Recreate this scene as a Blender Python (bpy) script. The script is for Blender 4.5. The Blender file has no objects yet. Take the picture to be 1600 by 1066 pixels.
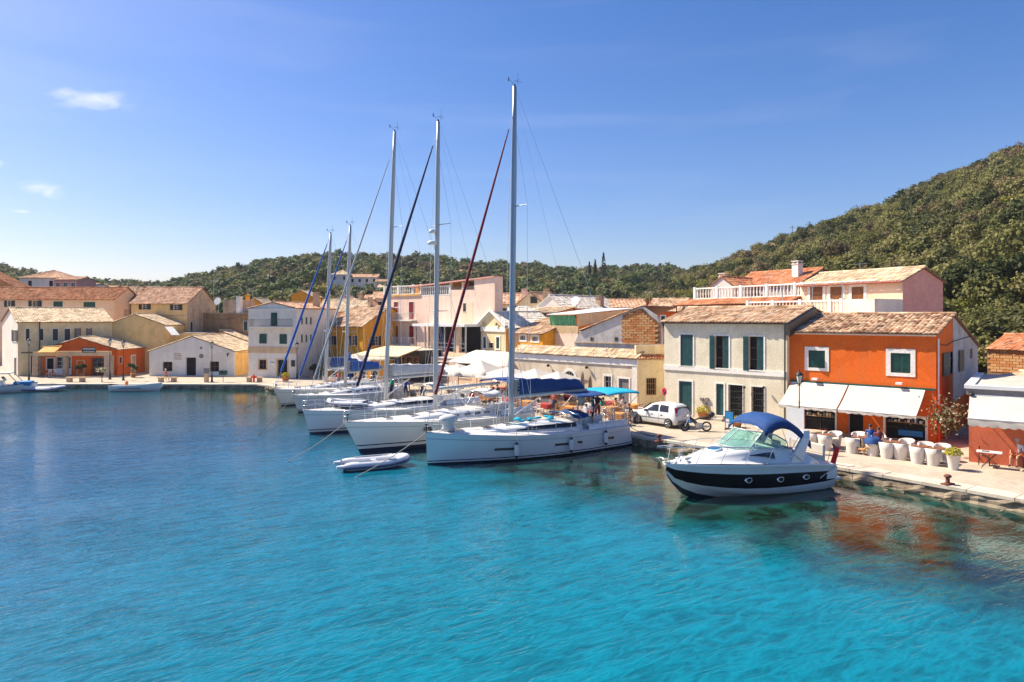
import bpy, bmesh, math, random
from math import sin, cos, pi, radians, sqrt, atan2
from mathutils import Vector, Matrix, noise
random.seed(7)
R = random.random
def U(a, b): return a + (b - a) * R()

scene = bpy.context.scene
col = scene.collection
# ------------------------------------------------------------------ camera
CAMZ, FPX, HY = 7.4, 1067.0, 495.0
cam = bpy.data.objects.new('camera', bpy.data.cameras.new('camera'))
col.objects.link(cam)
cam.location = (0, 0, CAMZ)
cam.rotation_euler = (radians(90), 0, 0)
cam.data.lens = 24.0
cam.data.sensor_width = 36.0
cam.data.shift_y = -(533 - HY) / 1600.0
cam.data.clip_start = 0.3
cam.data.clip_end = 6000
scene.camera = cam
# ------------------------------------------------------------------ light
SUN_DIR = Vector((-0.92, 0.39, 0)).normalized()
SUN_EL = radians(48)
sd = Vector((SUN_DIR.x * cos(SUN_EL), SUN_DIR.y * cos(SUN_EL), sin(SUN_EL)))
sun = bpy.data.objects.new('sun', bpy.data.lights.new('sun', 'SUN'))
sun.data.energy = 4.1
sun.data.angle = radians(0.5)
sun.data.color = (1.0, 0.90, 0.74)
sun.rotation_euler = sd.to_track_quat('Z', 'Y').to_euler()
col.objects.link(sun)
world = bpy.data.worlds.new('World')
scene.world = world
world.use_nodes = True
wn, wl = world.node_tree.nodes, world.node_tree.links
wn.clear()
wout = wn.new('ShaderNodeOutputWorld')
wbg = wn.new('ShaderNodeBackground')
sky = wn.new('ShaderNodeTexSky')
sky.sky_type = 'NISHITA'
sky.sun_disc = False
sky.sun_elevation = SUN_EL
sky.sun_rotation = atan2(SUN_DIR.x, SUN_DIR.y)
sky.altitude = 0
sky.air_density = 1.0
sky.dust_density = 1.1
sky.ozone_density = 3.0
wbg.inputs['Strength'].default_value = 0.068
hs = wn.new('ShaderNodeHueSaturation')
hs.inputs['Saturation'].default_value = 1.36
tint = wn.new('ShaderNodeMix'); tint.data_type = 'RGBA'; tint.blend_type = 'MULTIPLY'; tint.inputs[0].default_value = 1
tint.inputs[7].default_value = (1.03, .955, 1.05, 1)
wl.new(sky.outputs[0], tint.inputs[6]); wl.new(tint.outputs[2], hs.inputs['Color'])
# small wispy clouds, part of the sky itself
tc = wn.new('ShaderNodeTexCoord')
def cloud_mask(px, py, wx, wy, scale, seed):
    d = Vector(((px - 800) / FPX, 1, (HY - py) / FPX))
    mp = wn.new('ShaderNodeMapping'); mp.vector_type = 'POINT'
    # gnomonic coordinates about the direction: x/y, z/y
    sep = wn.new('ShaderNodeSeparateXYZ'); wl.new(tc.outputs['Generated'], sep.inputs[0])
    def mth(op, a, b=None, clamp=False):
        n = wn.new('ShaderNodeMath'); n.operation = op; n.use_clamp = clamp
        for i, v in enumerate((a, b)):
            if v is None: continue
            if isinstance(v, (int, float)): n.inputs[i].default_value = v
            else: wl.new(v, n.inputs[i])
        return n.outputs[0]
    gx = mth('DIVIDE', sep.outputs[0], sep.outputs[1]); gz = mth('DIVIDE', sep.outputs[2], sep.outputs[1])
    ax = mth('DIVIDE', mth('SUBTRACT', gx, d.x), wx / FPX); az = mth('DIVIDE', mth('SUBTRACT', gz, d.z), wy / FPX)
    az = mth('ADD', az, mth('MULTIPLY', ax, 0.45))
    r2 = mth('ADD', mth('MULTIPLY', ax, ax), mth('MULTIPLY', az, az))
    g = mth('POWER', 2.718, mth('MULTIPLY', r2, -1.0))
    cmb = wn.new('ShaderNodeCombineXYZ')
    wl.new(mth('MULTIPLY', gx, 18.0), cmb.inputs[0]); wl.new(mth('MULTIPLY', gz, 46.0), cmb.inputs[1]); cmb.inputs[2].default_value = seed
    nz = wn.new('ShaderNodeTexNoise'); nz.inputs['Scale'].default_value = scale; nz.inputs['Detail'].default_value = 7; nz.inputs['Distortion'].default_value = 0.8
    wl.new(cmb.outputs[0], nz.inputs['Vector'])
    v = mth('MULTIPLY', mth('SUBTRACT', mth('ADD', nz.outputs[0], mth('MULTIPLY', g, 0.55)), 0.77), 1.5, True)
    front = mth('GREATER_THAN', sep.outputs[1], 0.0)
    return mth('MULTIPLY', mth('MULTIPLY', v, g), front, True)
masks = [cloud_mask(140, 155, 85, 22, 1.0, 1.0), cloud_mask(70, 297, 46, 18, 1.2, 5.0), cloud_mask(-5, 254, 16, 9, 1.5, 9.0), cloud_mask(30, 330, 22, 4, 1.5, 12.0)]
acc = masks[0]
for mk in masks[1:]:
    a = wn.new('ShaderNodeMath'); a.operation = 'ADD'; a.use_clamp = True
    wl.new(acc, a.inputs[0]); wl.new(mk, a.inputs[1]); acc = a.outputs[0]
# faint broad cirrus veil
cm = wn.new('ShaderNodeMapping'); cm.inputs['Scale'].default_value = (1.2, 1.2, 9); cm.inputs['Rotation'].default_value = (0, radians(6), 0)
wl.new(tc.outputs['Generated'], cm.inputs[0])
cz = wn.new('ShaderNodeTexNoise'); cz.inputs['Scale'].default_value = 1.6; cz.inputs['Detail'].default_value = 6; cz.inputs['Distortion'].default_value = 0.5
wl.new(cm.outputs[0], cz.inputs['Vector'])
cr = wn.new('ShaderNodeMapRange'); cr.inputs[1].default_value = 0.52; cr.inputs[2].default_value = 0.85; cr.inputs[4].default_value = 0.10
wl.new(cz.outputs[0], cr.inputs[0])
am = wn.new('ShaderNodeMath'); am.operation = 'ADD'; am.use_clamp = True
wl.new(acc, am.inputs[0]); wl.new(cr.outputs[0], am.inputs[1])
mx = wn.new('ShaderNodeMix'); mx.data_type = 'RGBA'
wl.new(am.outputs[0], mx.inputs[0]); wl.new(hs.outputs[0], mx.inputs[6])
mx.inputs[7].default_value = (7.5, 7.6, 7.8, 1)
wl.new(mx.outputs[2], wbg.inputs['Color'])
wl.new(wbg.outputs[0], wout.inputs[0])
scene.view_settings.view_transform = 'Standard'
scene.view_settings.look = 'None'
scene.view_settings.exposure = 1.15
scene.cycles.max_bounces = 6
scene.cycles.diffuse_bounces = 2
scene.cycles.glossy_bounces = 3
scene.cycles.transmission_bounces = 5
scene.view_settings.gamma = 1.0
scene.view_settings.use_curve_mapping = False

# ------------------------------------------------------------------ helpers
def at(px, Y, py=None):
    """measure: world x (and height) of something seen at column px / row py that stands Y metres away"""
    X = (px - 800) / FPX * Y
    return (X, Y) if py is None else Vector((X, Y, CAMZ - (py - HY) / FPX * Y))
def ZZ(py, Y): return CAMZ - (py - HY) / FPX * Y
def G(px, py, z=0.5):
    Y = (CAMZ - z) * FPX / (py - HY)
    return Vector(((px - 800) / FPX * Y, Y, z))
LB = {}
def tag(o, label=None, cat=None, group=None, kind=None):
    if label: o['label'] = label
    if cat: o['category'] = cat
    if group: o['group'] = group
    if kind: o['kind'] = kind
    return o
def link(o, parent=None):
    col.objects.link(o)
    if parent: o.parent = parent
    return o
def thing(name, label, cat, loc=(0, 0, 0), rotz=0, group=None):
    o = bpy.data.objects.new(name, None); link(o)
    o.location = loc; o.rotation_euler = (0, 0, rotz); o.empty_display_size = 0.3
    return tag(o, label, cat, group)
def copy_tree(o, parent=None):
    c = o.copy(); col.objects.link(c); c.parent = parent
    for ch in [x for x in o.children]: copy_tree(ch, c)
    return c
class MB:
    def __init__(s): s.v = []; s.f = []; s.m = []; s.uv = None; s.sm = []
    def add(s, vs, fs, m=0, T=None, smooth=False):
        b = len(s.v)
        s.v += [(T @ Vector(p))[:] if T is not None else tuple(p) for p in vs]
        for f in fs: s.f.append([i + b for i in f]); s.m.append(m); s.sm.append(smooth)
        return s
    def box(s, x0, x1, y0, y1, z0, z1, m=0, T=None):
        vs = [(x0,y0,z0),(x1,y0,z0),(x1,y1,z0),(x0,y1,z0),(x0,y0,z1),(x1,y0,z1),(x1,y1,z1),(x0,y1,z1)]
        return s.add(vs, [(3,2,1,0),(4,5,6,7),(0,1,5,4),(1,2,6,5),(2,3,7,6),(3,0,4,7)], m, T)
    def cbox(s, c, d, m=0, T=None):
        return s.box(c[0]-d[0]/2,c[0]+d[0]/2,c[1]-d[1]/2,c[1]+d[1]/2,c[2]-d[2]/2,c[2]+d[2]/2,m,T)
    def quad(s, a, b, c, d, m=0, T=None): return s.add([a,b,c,d], [(0,1,2,3)], m, T)
    def poly(s, ps, m=0, T=None): return s.add(ps, [tuple(range(len(ps)))], m, T)
    def cyl(s, p0, p1, r0, r1=None, n=8, m=0, caps=True, T=None, smooth=True):
        r1 = r0 if r1 is None else r1
        p0, p1 = Vector(p0), Vector(p1); d = (p1 - p0)
        if d.length < 1e-6: return s
        q = d.to_track_quat('Z', 'Y'); vs = []
        for p, r in ((p0, r0), (p1, r1)):
            for i in range(n): vs.append(p + q @ Vector((r*cos(2*pi*i/n), r*sin(2*pi*i/n), 0)))
        s.add(vs, [(i,(i+1)%n,n+(i+1)%n,n+i) for i in range(n)], m, T, smooth)
        if caps: s.add(vs, [tuple(range(n))[::-1], tuple(range(n, 2*n))], m, T)
        return s
    def tube(s, pts, r, n=6, m=0, T=None):
        pts = [Vector(p) for p in pts]; rs = r if isinstance(r, (list, tuple)) else [r]*len(pts)
        vs = []
        for i, p in enumerate(pts):
            d = (pts[min(i+1,len(pts)-1)] - pts[max(i-1,0)]).normalized()
            q = d.to_track_quat('Z', 'Y')
            for k in range(n): vs.append(p + q @ Vector((rs[i]*cos(2*pi*k/n), rs[i]*sin(2*pi*k/n), 0)))
        fs = [(i*n+k, i*n+(k+1)%n, (i+1)*n+(k+1)%n, (i+1)*n+k) for i in range(len(pts)-1) for k in range(n)]
        s.add(vs, fs, m, T, True)
        s.add(vs, [tuple(range(n))[::-1], tuple(range((len(pts)-1)*n, len(pts)*n))], m, T)
        return s
    def lathe(s, prof, n=14, c=(0,0,0), m=0, T=None, sx=1, sy=1):
        vs = [(c[0]+r*cos(2*pi*k/n)*sx, c[1]+r*sin(2*pi*k/n)*sy, c[2]+z) for r, z in prof for k in range(n)]
        fs = [(i*n+k, i*n+(k+1)%n, (i+1)*n+(k+1)%n, (i+1)*n+k) for i in range(len(prof)-1) for k in range(n)]
        s.add(vs, fs, m, T, True)
        s.add(vs, [tuple(range(n))[::-1], tuple(range((len(prof)-1)*n, len(prof)*n))], m, T); return s
    def sphere(s, c, r, n=10, k=6, m=0, T=None, sc=(1,1,1)):
        pr = [(max(1e-3, r*sin(pi*i/k)), -r*cos(pi*i/k)*sc[2]) for i in range(k+1)]
        return s.lathe(pr, n, c, m, T, sc[0], sc[1])
    def loft(s, rings, m=0, close=True, cap=False, T=None, smooth=True, mf=None):
        n = len(rings[0]); vs = [p for r in rings for p in r]
        b = len(s.v)
        s.v += [(T @ Vector(p))[:] if T is not None else tuple(p) for p in vs]
        for i in range(len(rings)-1):
            for k in range(n if close else n-1):
                s.f.append([b+i*n+k, b+i*n+(k+1)%n, b+(i+1)*n+(k+1)%n, b+(i+1)*n+k])
                s.m.append(mf(i, k) if mf else m); s.sm.append(smooth)
        if cap:
            s.f.append([b+k for k in range(n)][::-1]); s.m.append(m); s.sm.append(False)
            s.f.append([b+(len(rings)-1)*n+k for k in range(n)]); s.m.append(m); s.sm.append(False)
        return s
    def mesh(s, name, mats):
        me = bpy.data.meshes.new(name); me.from_pydata(s.v, [], s.f)
        for mt in (mats if isinstance(mats, (list, tuple)) else [mats]): me.materials.append(mt)
        me.polygons.foreach_set('material_index', s.m)
        me.polygons.foreach_set('use_smooth', s.sm)
        if s.uv:
            ul = me.uv_layers.new(name='UVMap')
            flat = []
            for f in s.f:
                for i in f: flat += s.uv[i]
            ul.data.foreach_set('uv', flat)
        me.update(); return me
    def build(s, name, mats, parent=None, bev=0, fix=True):
        me = s.mesh(name, mats)
        if fix:
            bm = bmesh.new(); bm.from_mesh(me); bmesh.ops.recalc_face_normals(bm, faces=bm.faces); bm.to_mesh(me); bm.free()
        o = bpy.data.objects.new(name, me); link(o, parent)
        if bev:
            b = o.modifiers.new('bevel', 'BEVEL'); b.width = bev; b.segments = 2; b.limit_method = 'ANGLE'
        return o
def RZ(a, loc=(0,0,0)): return Matrix.Translation(Vector(loc)) @ Matrix.Rotation(a, 4, 'Z')

# ------------------------------------------------------------------ materials
def nmat(name):
    m = bpy.data.materials.new(name); m.use_nodes = True
    nt = m.node_tree; return m, nt.nodes, nt.links, nt.nodes['Principled BSDF']
def c4(c): return (c[0], c[1], c[2], 1)
def plain(name, c, rough=0.5, metal=0, spec=0.5, var=0.0, scale=3.0, bump=0.0, coat=0.0, alpha=1, trans=0.0):
    m, n, l, p = nmat(name)
    p.inputs['Base Color'].default_value = c4(c); p.inputs['Roughness'].default_value = rough
    p.inputs['Metallic'].default_value = metal; p.inputs['Specular IOR Level'].default_value = spec
    p.inputs['Coat Weight'].default_value = coat
    if trans: p.inputs['Transmission Weight'].default_value = trans
    if var or bump:
        t = n.new('ShaderNodeTexCoord'); z = n.new('ShaderNodeTexNoise'); z.inputs['Scale'].default_value = scale; z.inputs['Detail'].default_value = 6
        l.new(t.outputs['Object'], z.inputs['Vector'])
        if var:
            mr = n.new('ShaderNodeMapRange'); mr.inputs[1].default_value = 0.3; mr.inputs[2].default_value = 0.7
            mr.inputs[3].default_value = 1 - var; mr.inputs[4].default_value = 1 + var; l.new(z.outputs[0], mr.inputs[0])
            vm = n.new('ShaderNodeVectorMath'); vm.operation = 'SCALE'; vm.inputs[0].default_value = c; l.new(mr.outputs[0], vm.inputs['Scale'])
            l.new(vm.outputs[0], p.inputs['Base Color'])
        if bump:
            b = n.new('ShaderNodeBump'); b.inputs['Strength'].default_value = bump; b.inputs['Distance'].default_value = 0.02
            z2 = n.new('ShaderNodeTexNoise'); z2.inputs['Scale'].default_value = scale*8; z2.inputs['Detail'].default_value = 4; l.new(t.outputs['Object'], z2.inputs['Vector'])
            l.new(z2.outputs[0], b.inputs['Height']); l.new(b.outputs[0], p.inputs['Normal'])
    return m
def plaster(name, c, stain=(0.28,0.22,0.14), amt=0.35, rough=0.9, scale=0.7):
    m, n, l, p = nmat(name)
    p.inputs['Roughness'].default_value = rough; p.inputs['Specular IOR Level'].default_value = 0.2
    t = n.new('ShaderNodeTexCoord')
    z = n.new('ShaderNodeTexNoise'); z.inputs['Scale'].default_value = scale; z.inputs['Detail'].default_value = 9; z.inputs['Roughness'].default_value = 0.62
    l.new(t.outputs['Object'], z.inputs['Vector'])
    mp = n.new('ShaderNodeMapping'); mp.inputs['Scale'].default_value = (1.5, 1.5, 0.22); l.new(t.outputs['Object'], mp.inputs[0])
    st = n.new('ShaderNodeTexNoise'); st.inputs['Scale'].default_value = 1.0; st.inputs['Detail'].default_value = 6; l.new(mp.outputs[0], st.inputs['Vector'])
    mul = n.new('ShaderNodeMath'); mul.operation = 'MULTIPLY'; l.new(z.outputs[0], mul.inputs[0]); l.new(st.outputs[0], mul.inputs[1])
    mr = n.new('ShaderNodeMapRange'); mr.inputs[1].default_value = 0.2; mr.inputs[2].default_value = 0.42; mr.inputs[4].default_value = amt
    l.new(mul.outputs[0], mr.inputs[0])
    mx = n.new('ShaderNodeMix'); mx.data_type = 'RGBA'; mx.inputs[6].default_value = c4(c); mx.inputs[7].default_value = c4(stain)
    l.new(mr.outputs[0], mx.inputs[0])
    # fine mottling
    f = n.new('ShaderNodeTexNoise'); f.inputs['Scale'].default_value = 9; f.inputs['Detail'].default_value = 5; l.new(t.outputs['Object'], f.inputs['Vector'])
    fr = n.new('ShaderNodeMapRange'); fr.inputs[1].default_value = 0.3; fr.inputs[2].default_value = 0.7; fr.inputs[3].default_value = 0.86; fr.inputs[4].default_value = 1.08; l.new(f.outputs[0], fr.inputs[0])
    vm = n.new('ShaderNodeVectorMath'); vm.operation = 'SCALE'; l.new(mx.outputs[2], vm.inputs[0]); l.new(fr.outputs[0], vm.inputs['Scale'])
    # repaired and repainted patches with their own outlines
    pz = n.new('ShaderNodeTexNoise'); pz.inputs['Scale'].default_value = .55; pz.inputs['Detail'].default_value = 2; pz.inputs['Distortion'].default_value = 1.2; l.new(t.outputs['Object'], pz.inputs['Vector'])
    pr_ = n.new('ShaderNodeValToRGB'); pr_.color_ramp.elements[0].position = .52; pr_.color_ramp.elements[0].color = (1,1,1,1); pr_.color_ramp.elements[1].position = .56; pr_.color_ramp.elements[1].color = (.90,.885,.87,1); l.new(pz.outputs[0], pr_.inputs[0])
    pm_ = n.new('ShaderNodeMix'); pm_.data_type = 'RGBA'; pm_.blend_type = 'MULTIPLY'; pm_.inputs[0].default_value = min(1, amt*1.8); l.new(vm.outputs[0], pm_.inputs[6]); l.new(pr_.outputs[0], pm_.inputs[7])
    l.new(pm_.outputs[2], p.inputs['Base Color'])
    b = n.new('ShaderNodeBump'); b.inputs['Strength'].default_value = 0.35; b.inputs['Distance'].default_value = 0.02
    l.new(f.outputs[0], b.inputs['Height']); l.new(b.outputs[0], p.inputs['Normal'])
    return m
def tilemat(name, ca, cb, cc):
    m, n, l, p = nmat(name)
    p.inputs['Roughness'].default_value = 0.85; p.inputs['Specular IOR Level'].default_value = 0.2
    uv = n.new('ShaderNodeUVMap'); fl = n.new('ShaderNodeVectorMath'); fl.operation = 'FLOOR'; l.new(uv.outputs[0], fl.inputs[0])
    w = n.new('ShaderNodeTexWhiteNoise'); w.noise_dimensions = '2D'; l.new(fl.outputs[0], w.inputs['Vector'])
    r = n.new('ShaderNodeValToRGB'); e = r.color_ramp.elements
    e[0].color = c4(ca); e[1].color = c4(cc); x = e.new(0.45); x.color = c4(cb)
    l.new(w.outputs[0], r.inputs[0])
    t = n.new('ShaderNodeTexCoord'); z = n.new('ShaderNodeTexNoise'); z.inputs['Scale'].default_value = 1.3; z.inputs['Detail'].default_value = 8; l.new(t.outputs['Object'], z.inputs['Vector'])
    mr = n.new('ShaderNodeMapRange'); mr.inputs[1].default_value = 0.35; mr.inputs[2].default_value = 0.7; mr.inputs[3].default_value = 1.12; mr.inputs[4].default_value = 0.6; l.new(z.outputs[0], mr.inputs[0])
    vm = n.new('ShaderNodeVectorMath'); vm.operation = 'SCALE'; l.new(r.outputs[0], vm.inputs[0]); l.new(mr.outputs[0], vm.inputs['Scale'])
    l.new(vm.outputs[0], p.inputs['Base Color'])
    return m
M = {}
M['tile_tan'] = tilemat('tile_tan', (.36,.19,.10), (.62,.41,.25), (.74,.56,.38))
M['tile_dark'] = tilemat('tile_dark', (.20,.09,.05), (.50,.31,.18), (.70,.52,.34))
M['tile_rust'] = tilemat('tile_rust', (.34,.11,.045), (.46,.18,.075), (.54,.29,.15))
M['tile_red'] = tilemat('tile_red', (.50,.16,.07), (.60,.24,.11), (.66,.34,.19))
M['tile_pale'] = tilemat('tile_pale', (.58,.40,.23), (.72,.55,.35), (.78,.63,.44))
M['tile_pink'] = tilemat('tile_pink', (.50,.25,.14), (.64,.38,.23), (.74,.50,.33))
M['tile_white'] = tilemat('tile_white', (.70,.60,.48), (.80,.71,.58), (.86,.79,.68))
M['cream'] = plaster('cream', (.84,.76,.57), (.50,.42,.28), .42)
M['white'] = plaster('white', (.86,.79,.69), (.55,.46,.38), .36)
M['trim'] = plaster('trim', (.88,.83,.75), (.6,.56,.5), .12)
M['orange'] = plaster('orange', (.82,.155,.018), (.60,.17,.05), .5)
M['orange2'] = plaster('orange2', (.78,.15,.025), (.45,.09,.02), .4)
M['coral'] = plaster('coral', (.68,.17,.08), (.42,.10,.06), .45)
M['redwall'] = plaster('redwall', (.55,.12,.05), (.40,.09,.04), .4)
M['yellow'] = plaster('yellow', (.80,.45,.10), (.5,.28,.08), .4)
M['ochre'] = plaster('ochre', (.80,.46,.15), (.42,.24,.08), .6)
M['amber'] = plaster('amber', (.90,.40,.04), (.6,.26,.04), .4)
M['paleyellow'] = plaster('paleyellow', (.86,.68,.40), (.5,.36,.18), .45)
M['sand'] = plaster('sand', (.76,.54,.31), (.38,.28,.18), .5)
M['beige'] = plaster('beige', (.80,.67,.49), (.42,.32,.22), .6)
M['warmyellow'] = plaster('warmyellow', (.88,.60,.26), (.62,.40,.16), .5)
M['brown'] = plaster('brown', (.46,.28,.14), (.18,.11,.07), .8)
M['pink'] = plaster('pink', (.92,.67,.52), (.62,.42,.34), .3)
M['pinkdeep'] = plaster('pinkdeep', (.78,.38,.31), (.56,.32,.28), .3)
M['peach'] = plaster('peach', (.88,.63,.43), (.62,.42,.32), .3)
M['greywall'] = plaster('greywall', (.56,.53,.51), (.28,.26,.25), .75)
M['stone'] = plaster('stone', (.62,.46,.31), (.28,.20,.13), .8, scale=3)
M['brick2'] = plaster('brick2', (.62,.34,.15), (.40,.18,.08), .7, scale=4)
M['brick'] = plaster('brick', (.56,.22,.07), (.30,.13,.07), .7, scale=4)
M['mortar'] = plaster('mortar', (.26,.14,.08), (.1,.07,.05), .6)
M['green'] = plain('green_paint', (.012,.075,.052), .45, var=.25, scale=4)
M['teal'] = plain('teal_paint', (.015,.075,.075), .45, var=.25, scale=4)
M['brownpaint'] = plain('brown_paint', (.26,.10,.025), .5, var=.2, scale=4)
M['redpaint'] = plain('red_paint', (.30,.025,.02), .5, var=.2, scale=4)
M['darkpaint'] = plain('dark_paint', (.035,.03,.025), .5, var=.3, scale=4)
M['greypaint'] = plain('grey_paint', (.22,.19,.18), .6, var=.15, scale=4)
M['whitepaint'] = plain('white_paint', (.78,.77,.74), .45, var=.05)
M['glass'] = plain('window_glass', (.02,.025,.03), .06, spec=.6)
M['dark'] = plain('dark_interior', (.015,.013,.012), .9)
M['iron'] = plain('wrought_iron', (.03,.028,.026), .5, metal=.3)
M['metal'] = plain('galvanised_metal', (.45,.46,.47), .4, metal=.7)
M['steel'] = plain('stainless_steel', (.72,.74,.76), .22, metal=1)
M['alu'] = plain('aluminium_spar', (.34,.39,.45), .38, metal=.35, var=.06, scale=1)
M['alu_white'] = plain('pale_spar', (.50,.50,.49), .4, metal=.15)
M['gel'] = plain('white_gelcoat', (.78,.77,.73), .18, coat=.4, var=.025, scale=1.2)
M['geldeck'] = plain('white_deck', (.66,.64,.60), .5, var=.05, scale=5)
M['cream_gel'] = plain('cream_gelcoat', (.78,.75,.66), .22, coat=.3, var=.03, scale=1.2)
M['navy'] = plain('navy_gelcoat', (.012,.016,.045), .12, coat=.6)
M['blackgel'] = plain('black_gelcoat', (.006,.005,.009), .28, spec=.25)
M['boot'] = plain('boot_stripe', (.018,.03,.06), .3)
M['greyline'] = plain('grey_stripe', (.25,.27,.30), .3)
M['teak'] = plain('teak', (.30,.18,.09), .6, var=.2, scale=6)
M['blue_canvas'] = plain('blue_canvas', (.004,.05,.19), .8, var=.18, scale=3, bump=.4)
M['navy_canvas'] = plain('navy_canvas', (.012,.05,.20), .8, var=.2, scale=3, bump=.4)
M['turq_canvas'] = plain('turquoise_canvas', (.0,.36,.50), .8, var=.12, scale=3, bump=.3)
M['white_canvas'] = plain('white_canvas', (.56,.51,.44), .85, var=.05, scale=2, bump=.4)
M['grey_canvas'] = plain('grey_canvas', (.55,.55,.54), .85, var=.10, scale=2, bump=.5)
M['furl_blue'] = plain('furled_blue', (.02,.10,.38), .8, var=.25, scale=6)
M['furl_navy'] = plain('furled_navy', (.012,.016,.06), .8, var=.25, scale=6)
M['furl_red'] = plain('furled_red', (.20,.012,.025), .8, var=.25, scale=6)
M['furl_grey'] = plain('furled_grey', (.42,.43,.44), .8, var=.2, scale=6)
M['rubber'] = plain('black_rubber', (.02,.02,.022), .7)
M['rope'] = plain('rope', (.45,.40,.33), .9)
M['ropedark'] = plain('dark_rope', (.10,.09,.08), .9)
M['hyp'] = plain('inflatable_fabric', (.66,.67,.69), .45, var=.05)
M['hypgrey'] = plain('inflatable_grey', (.07,.09,.16), .5)
M['tint'] = plain('tinted_window', (.012,.010,.012), .08, spec=.7)
M['wicker'] = plain('white_wicker', (.72,.64,.56), .8, var=.08, scale=25, bump=.6)
M['wood'] = plain('wood', (.22,.09,.04), .55, var=.25, scale=5)
M['woodlight'] = plain('light_wood', (.46,.26,.11), .6, var=.25, scale=5)
M['carpaint'] = plain('car_paint', (.72,.73,.72), .2, coat=.6)
M['redplastic'] = plain('red_lens', (.35,.01,.03), .2)
M['plasticblue'] = plain('blue_plastic', (.02,.22,.50), .5)
M['lens'] = plain('lamp_glass', (.75,.72,.62), .2)
M['concrete'] = plaster('concrete', (.58,.52,.44), (.36,.31,.25), .5, scale=1.2)
M['skin'] = plain('skin', (.50,.27,.17), .6)
M['hair'] = plain('dark_hair', (.03,.018,.012), .7)
M['hairgrey'] = plain('grey_hair', (.5,.48,.45), .7)
M['tarp'] = plain('green_tarp', (.10,.36,.17), .7, var=.25, scale=3, bump=.6)
M['bark'] = plain('bark', (.10,.07,.05), .9, var=.3, scale=6)
M['rock'] = plaster('rock', (.34,.27,.19), (.08,.06,.045), .9, scale=3)
def clothes(c): 
    k = 'cloth_%.2f_%.2f_%.2f' % c
    if k not in M: M[k] = plain('cloth', c, .85, var=.1, scale=8)
    return M[k]
# clear glass
m, n, l, p = nmat('green_tinted_glass'); p.inputs['Base Color'].default_value = (.55,.86,.78,1); p.inputs['Roughness'].default_value = .03
p.inputs['Transmission Weight'].default_value = 0.85; p.inputs['IOR'].default_value = 1.2; M['clearglass'] = m
def leafmat(name, a, b, cc):
    m, n, l, p = nmat(name)
    p.inputs['Roughness'].default_value = .65; p.inputs['Specular IOR Level'].default_value = .25
    oi = n.new('ShaderNodeObjectInfo'); r = n.new('ShaderNodeValToRGB'); e = r.color_ramp.elements
    e[0].color = c4(a); e[1].color = c4(cc); x = e.new(.5); x.color = c4(b)
    g = n.new('ShaderNodeNewGeometry')
    add = n.new('ShaderNodeMath'); add.operation = 'MULTIPLY_ADD'; add.inputs[1].default_value = .35; l.new(g.outputs['Random Per Island'], add.inputs[0])
    sc = n.new('ShaderNodeMath'); sc.operation = 'MULTIPLY'; sc.inputs[1].default_value = .65; l.new(oi.outputs['Random'], sc.inputs[0]); l.new(sc.outputs[0], add.inputs[2])
    l.new(add.outputs[0], r.inputs[0]); l.new(r.outputs[0], p.inputs['Base Color'])
    tr = n.new('ShaderNodeBsdfTranslucent'); l.new(r.outputs[0], tr.inputs[0])
    ms = n.new('ShaderNodeMixShader'); ms.inputs[0].default_value = .3; l.new(p.outputs[0], ms.inputs[1]); l.new(tr.outputs[0], ms.inputs[2])
    l.new(ms.outputs[0], n['Material Output'].inputs[0]); return m
M['leaf_olive'] = leafmat('leaf_olive', (.115,.125,.030), (.175,.17,.048), (.28,.25,.09))
M['leaf_dark'] = leafmat('leaf_dark', (.038,.055,.014), (.070,.082,.022), (.12,.115,.035))
M['leaf_bright'] = leafmat('leaf_bright', (.14,.16,.025), (.22,.20,.035), (.34,.27,.05))
M['leaf_brown'] = leafmat('leaf_brown', (.10,.085,.035), (.17,.13,.055), (.26,.20,.09))
M['leaf_far'] = leafmat('leaf_far', (.060,.095,.028), (.10,.135,.04), (.17,.185,.06))
M['leaf_cypress'] = leafmat('leaf_cypress', (.012,.024,.014), (.018,.032,.018), (.025,.042,.022))
M['petal'] = leafmat('petal_yellow', (.45,.36,.02), (.62,.50,.03), (.30,.34,.04))
M['petalwhite'] = leafmat('blossom', (.20,.20,.08), (.60,.52,.36), (.75,.66,.50))
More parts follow.
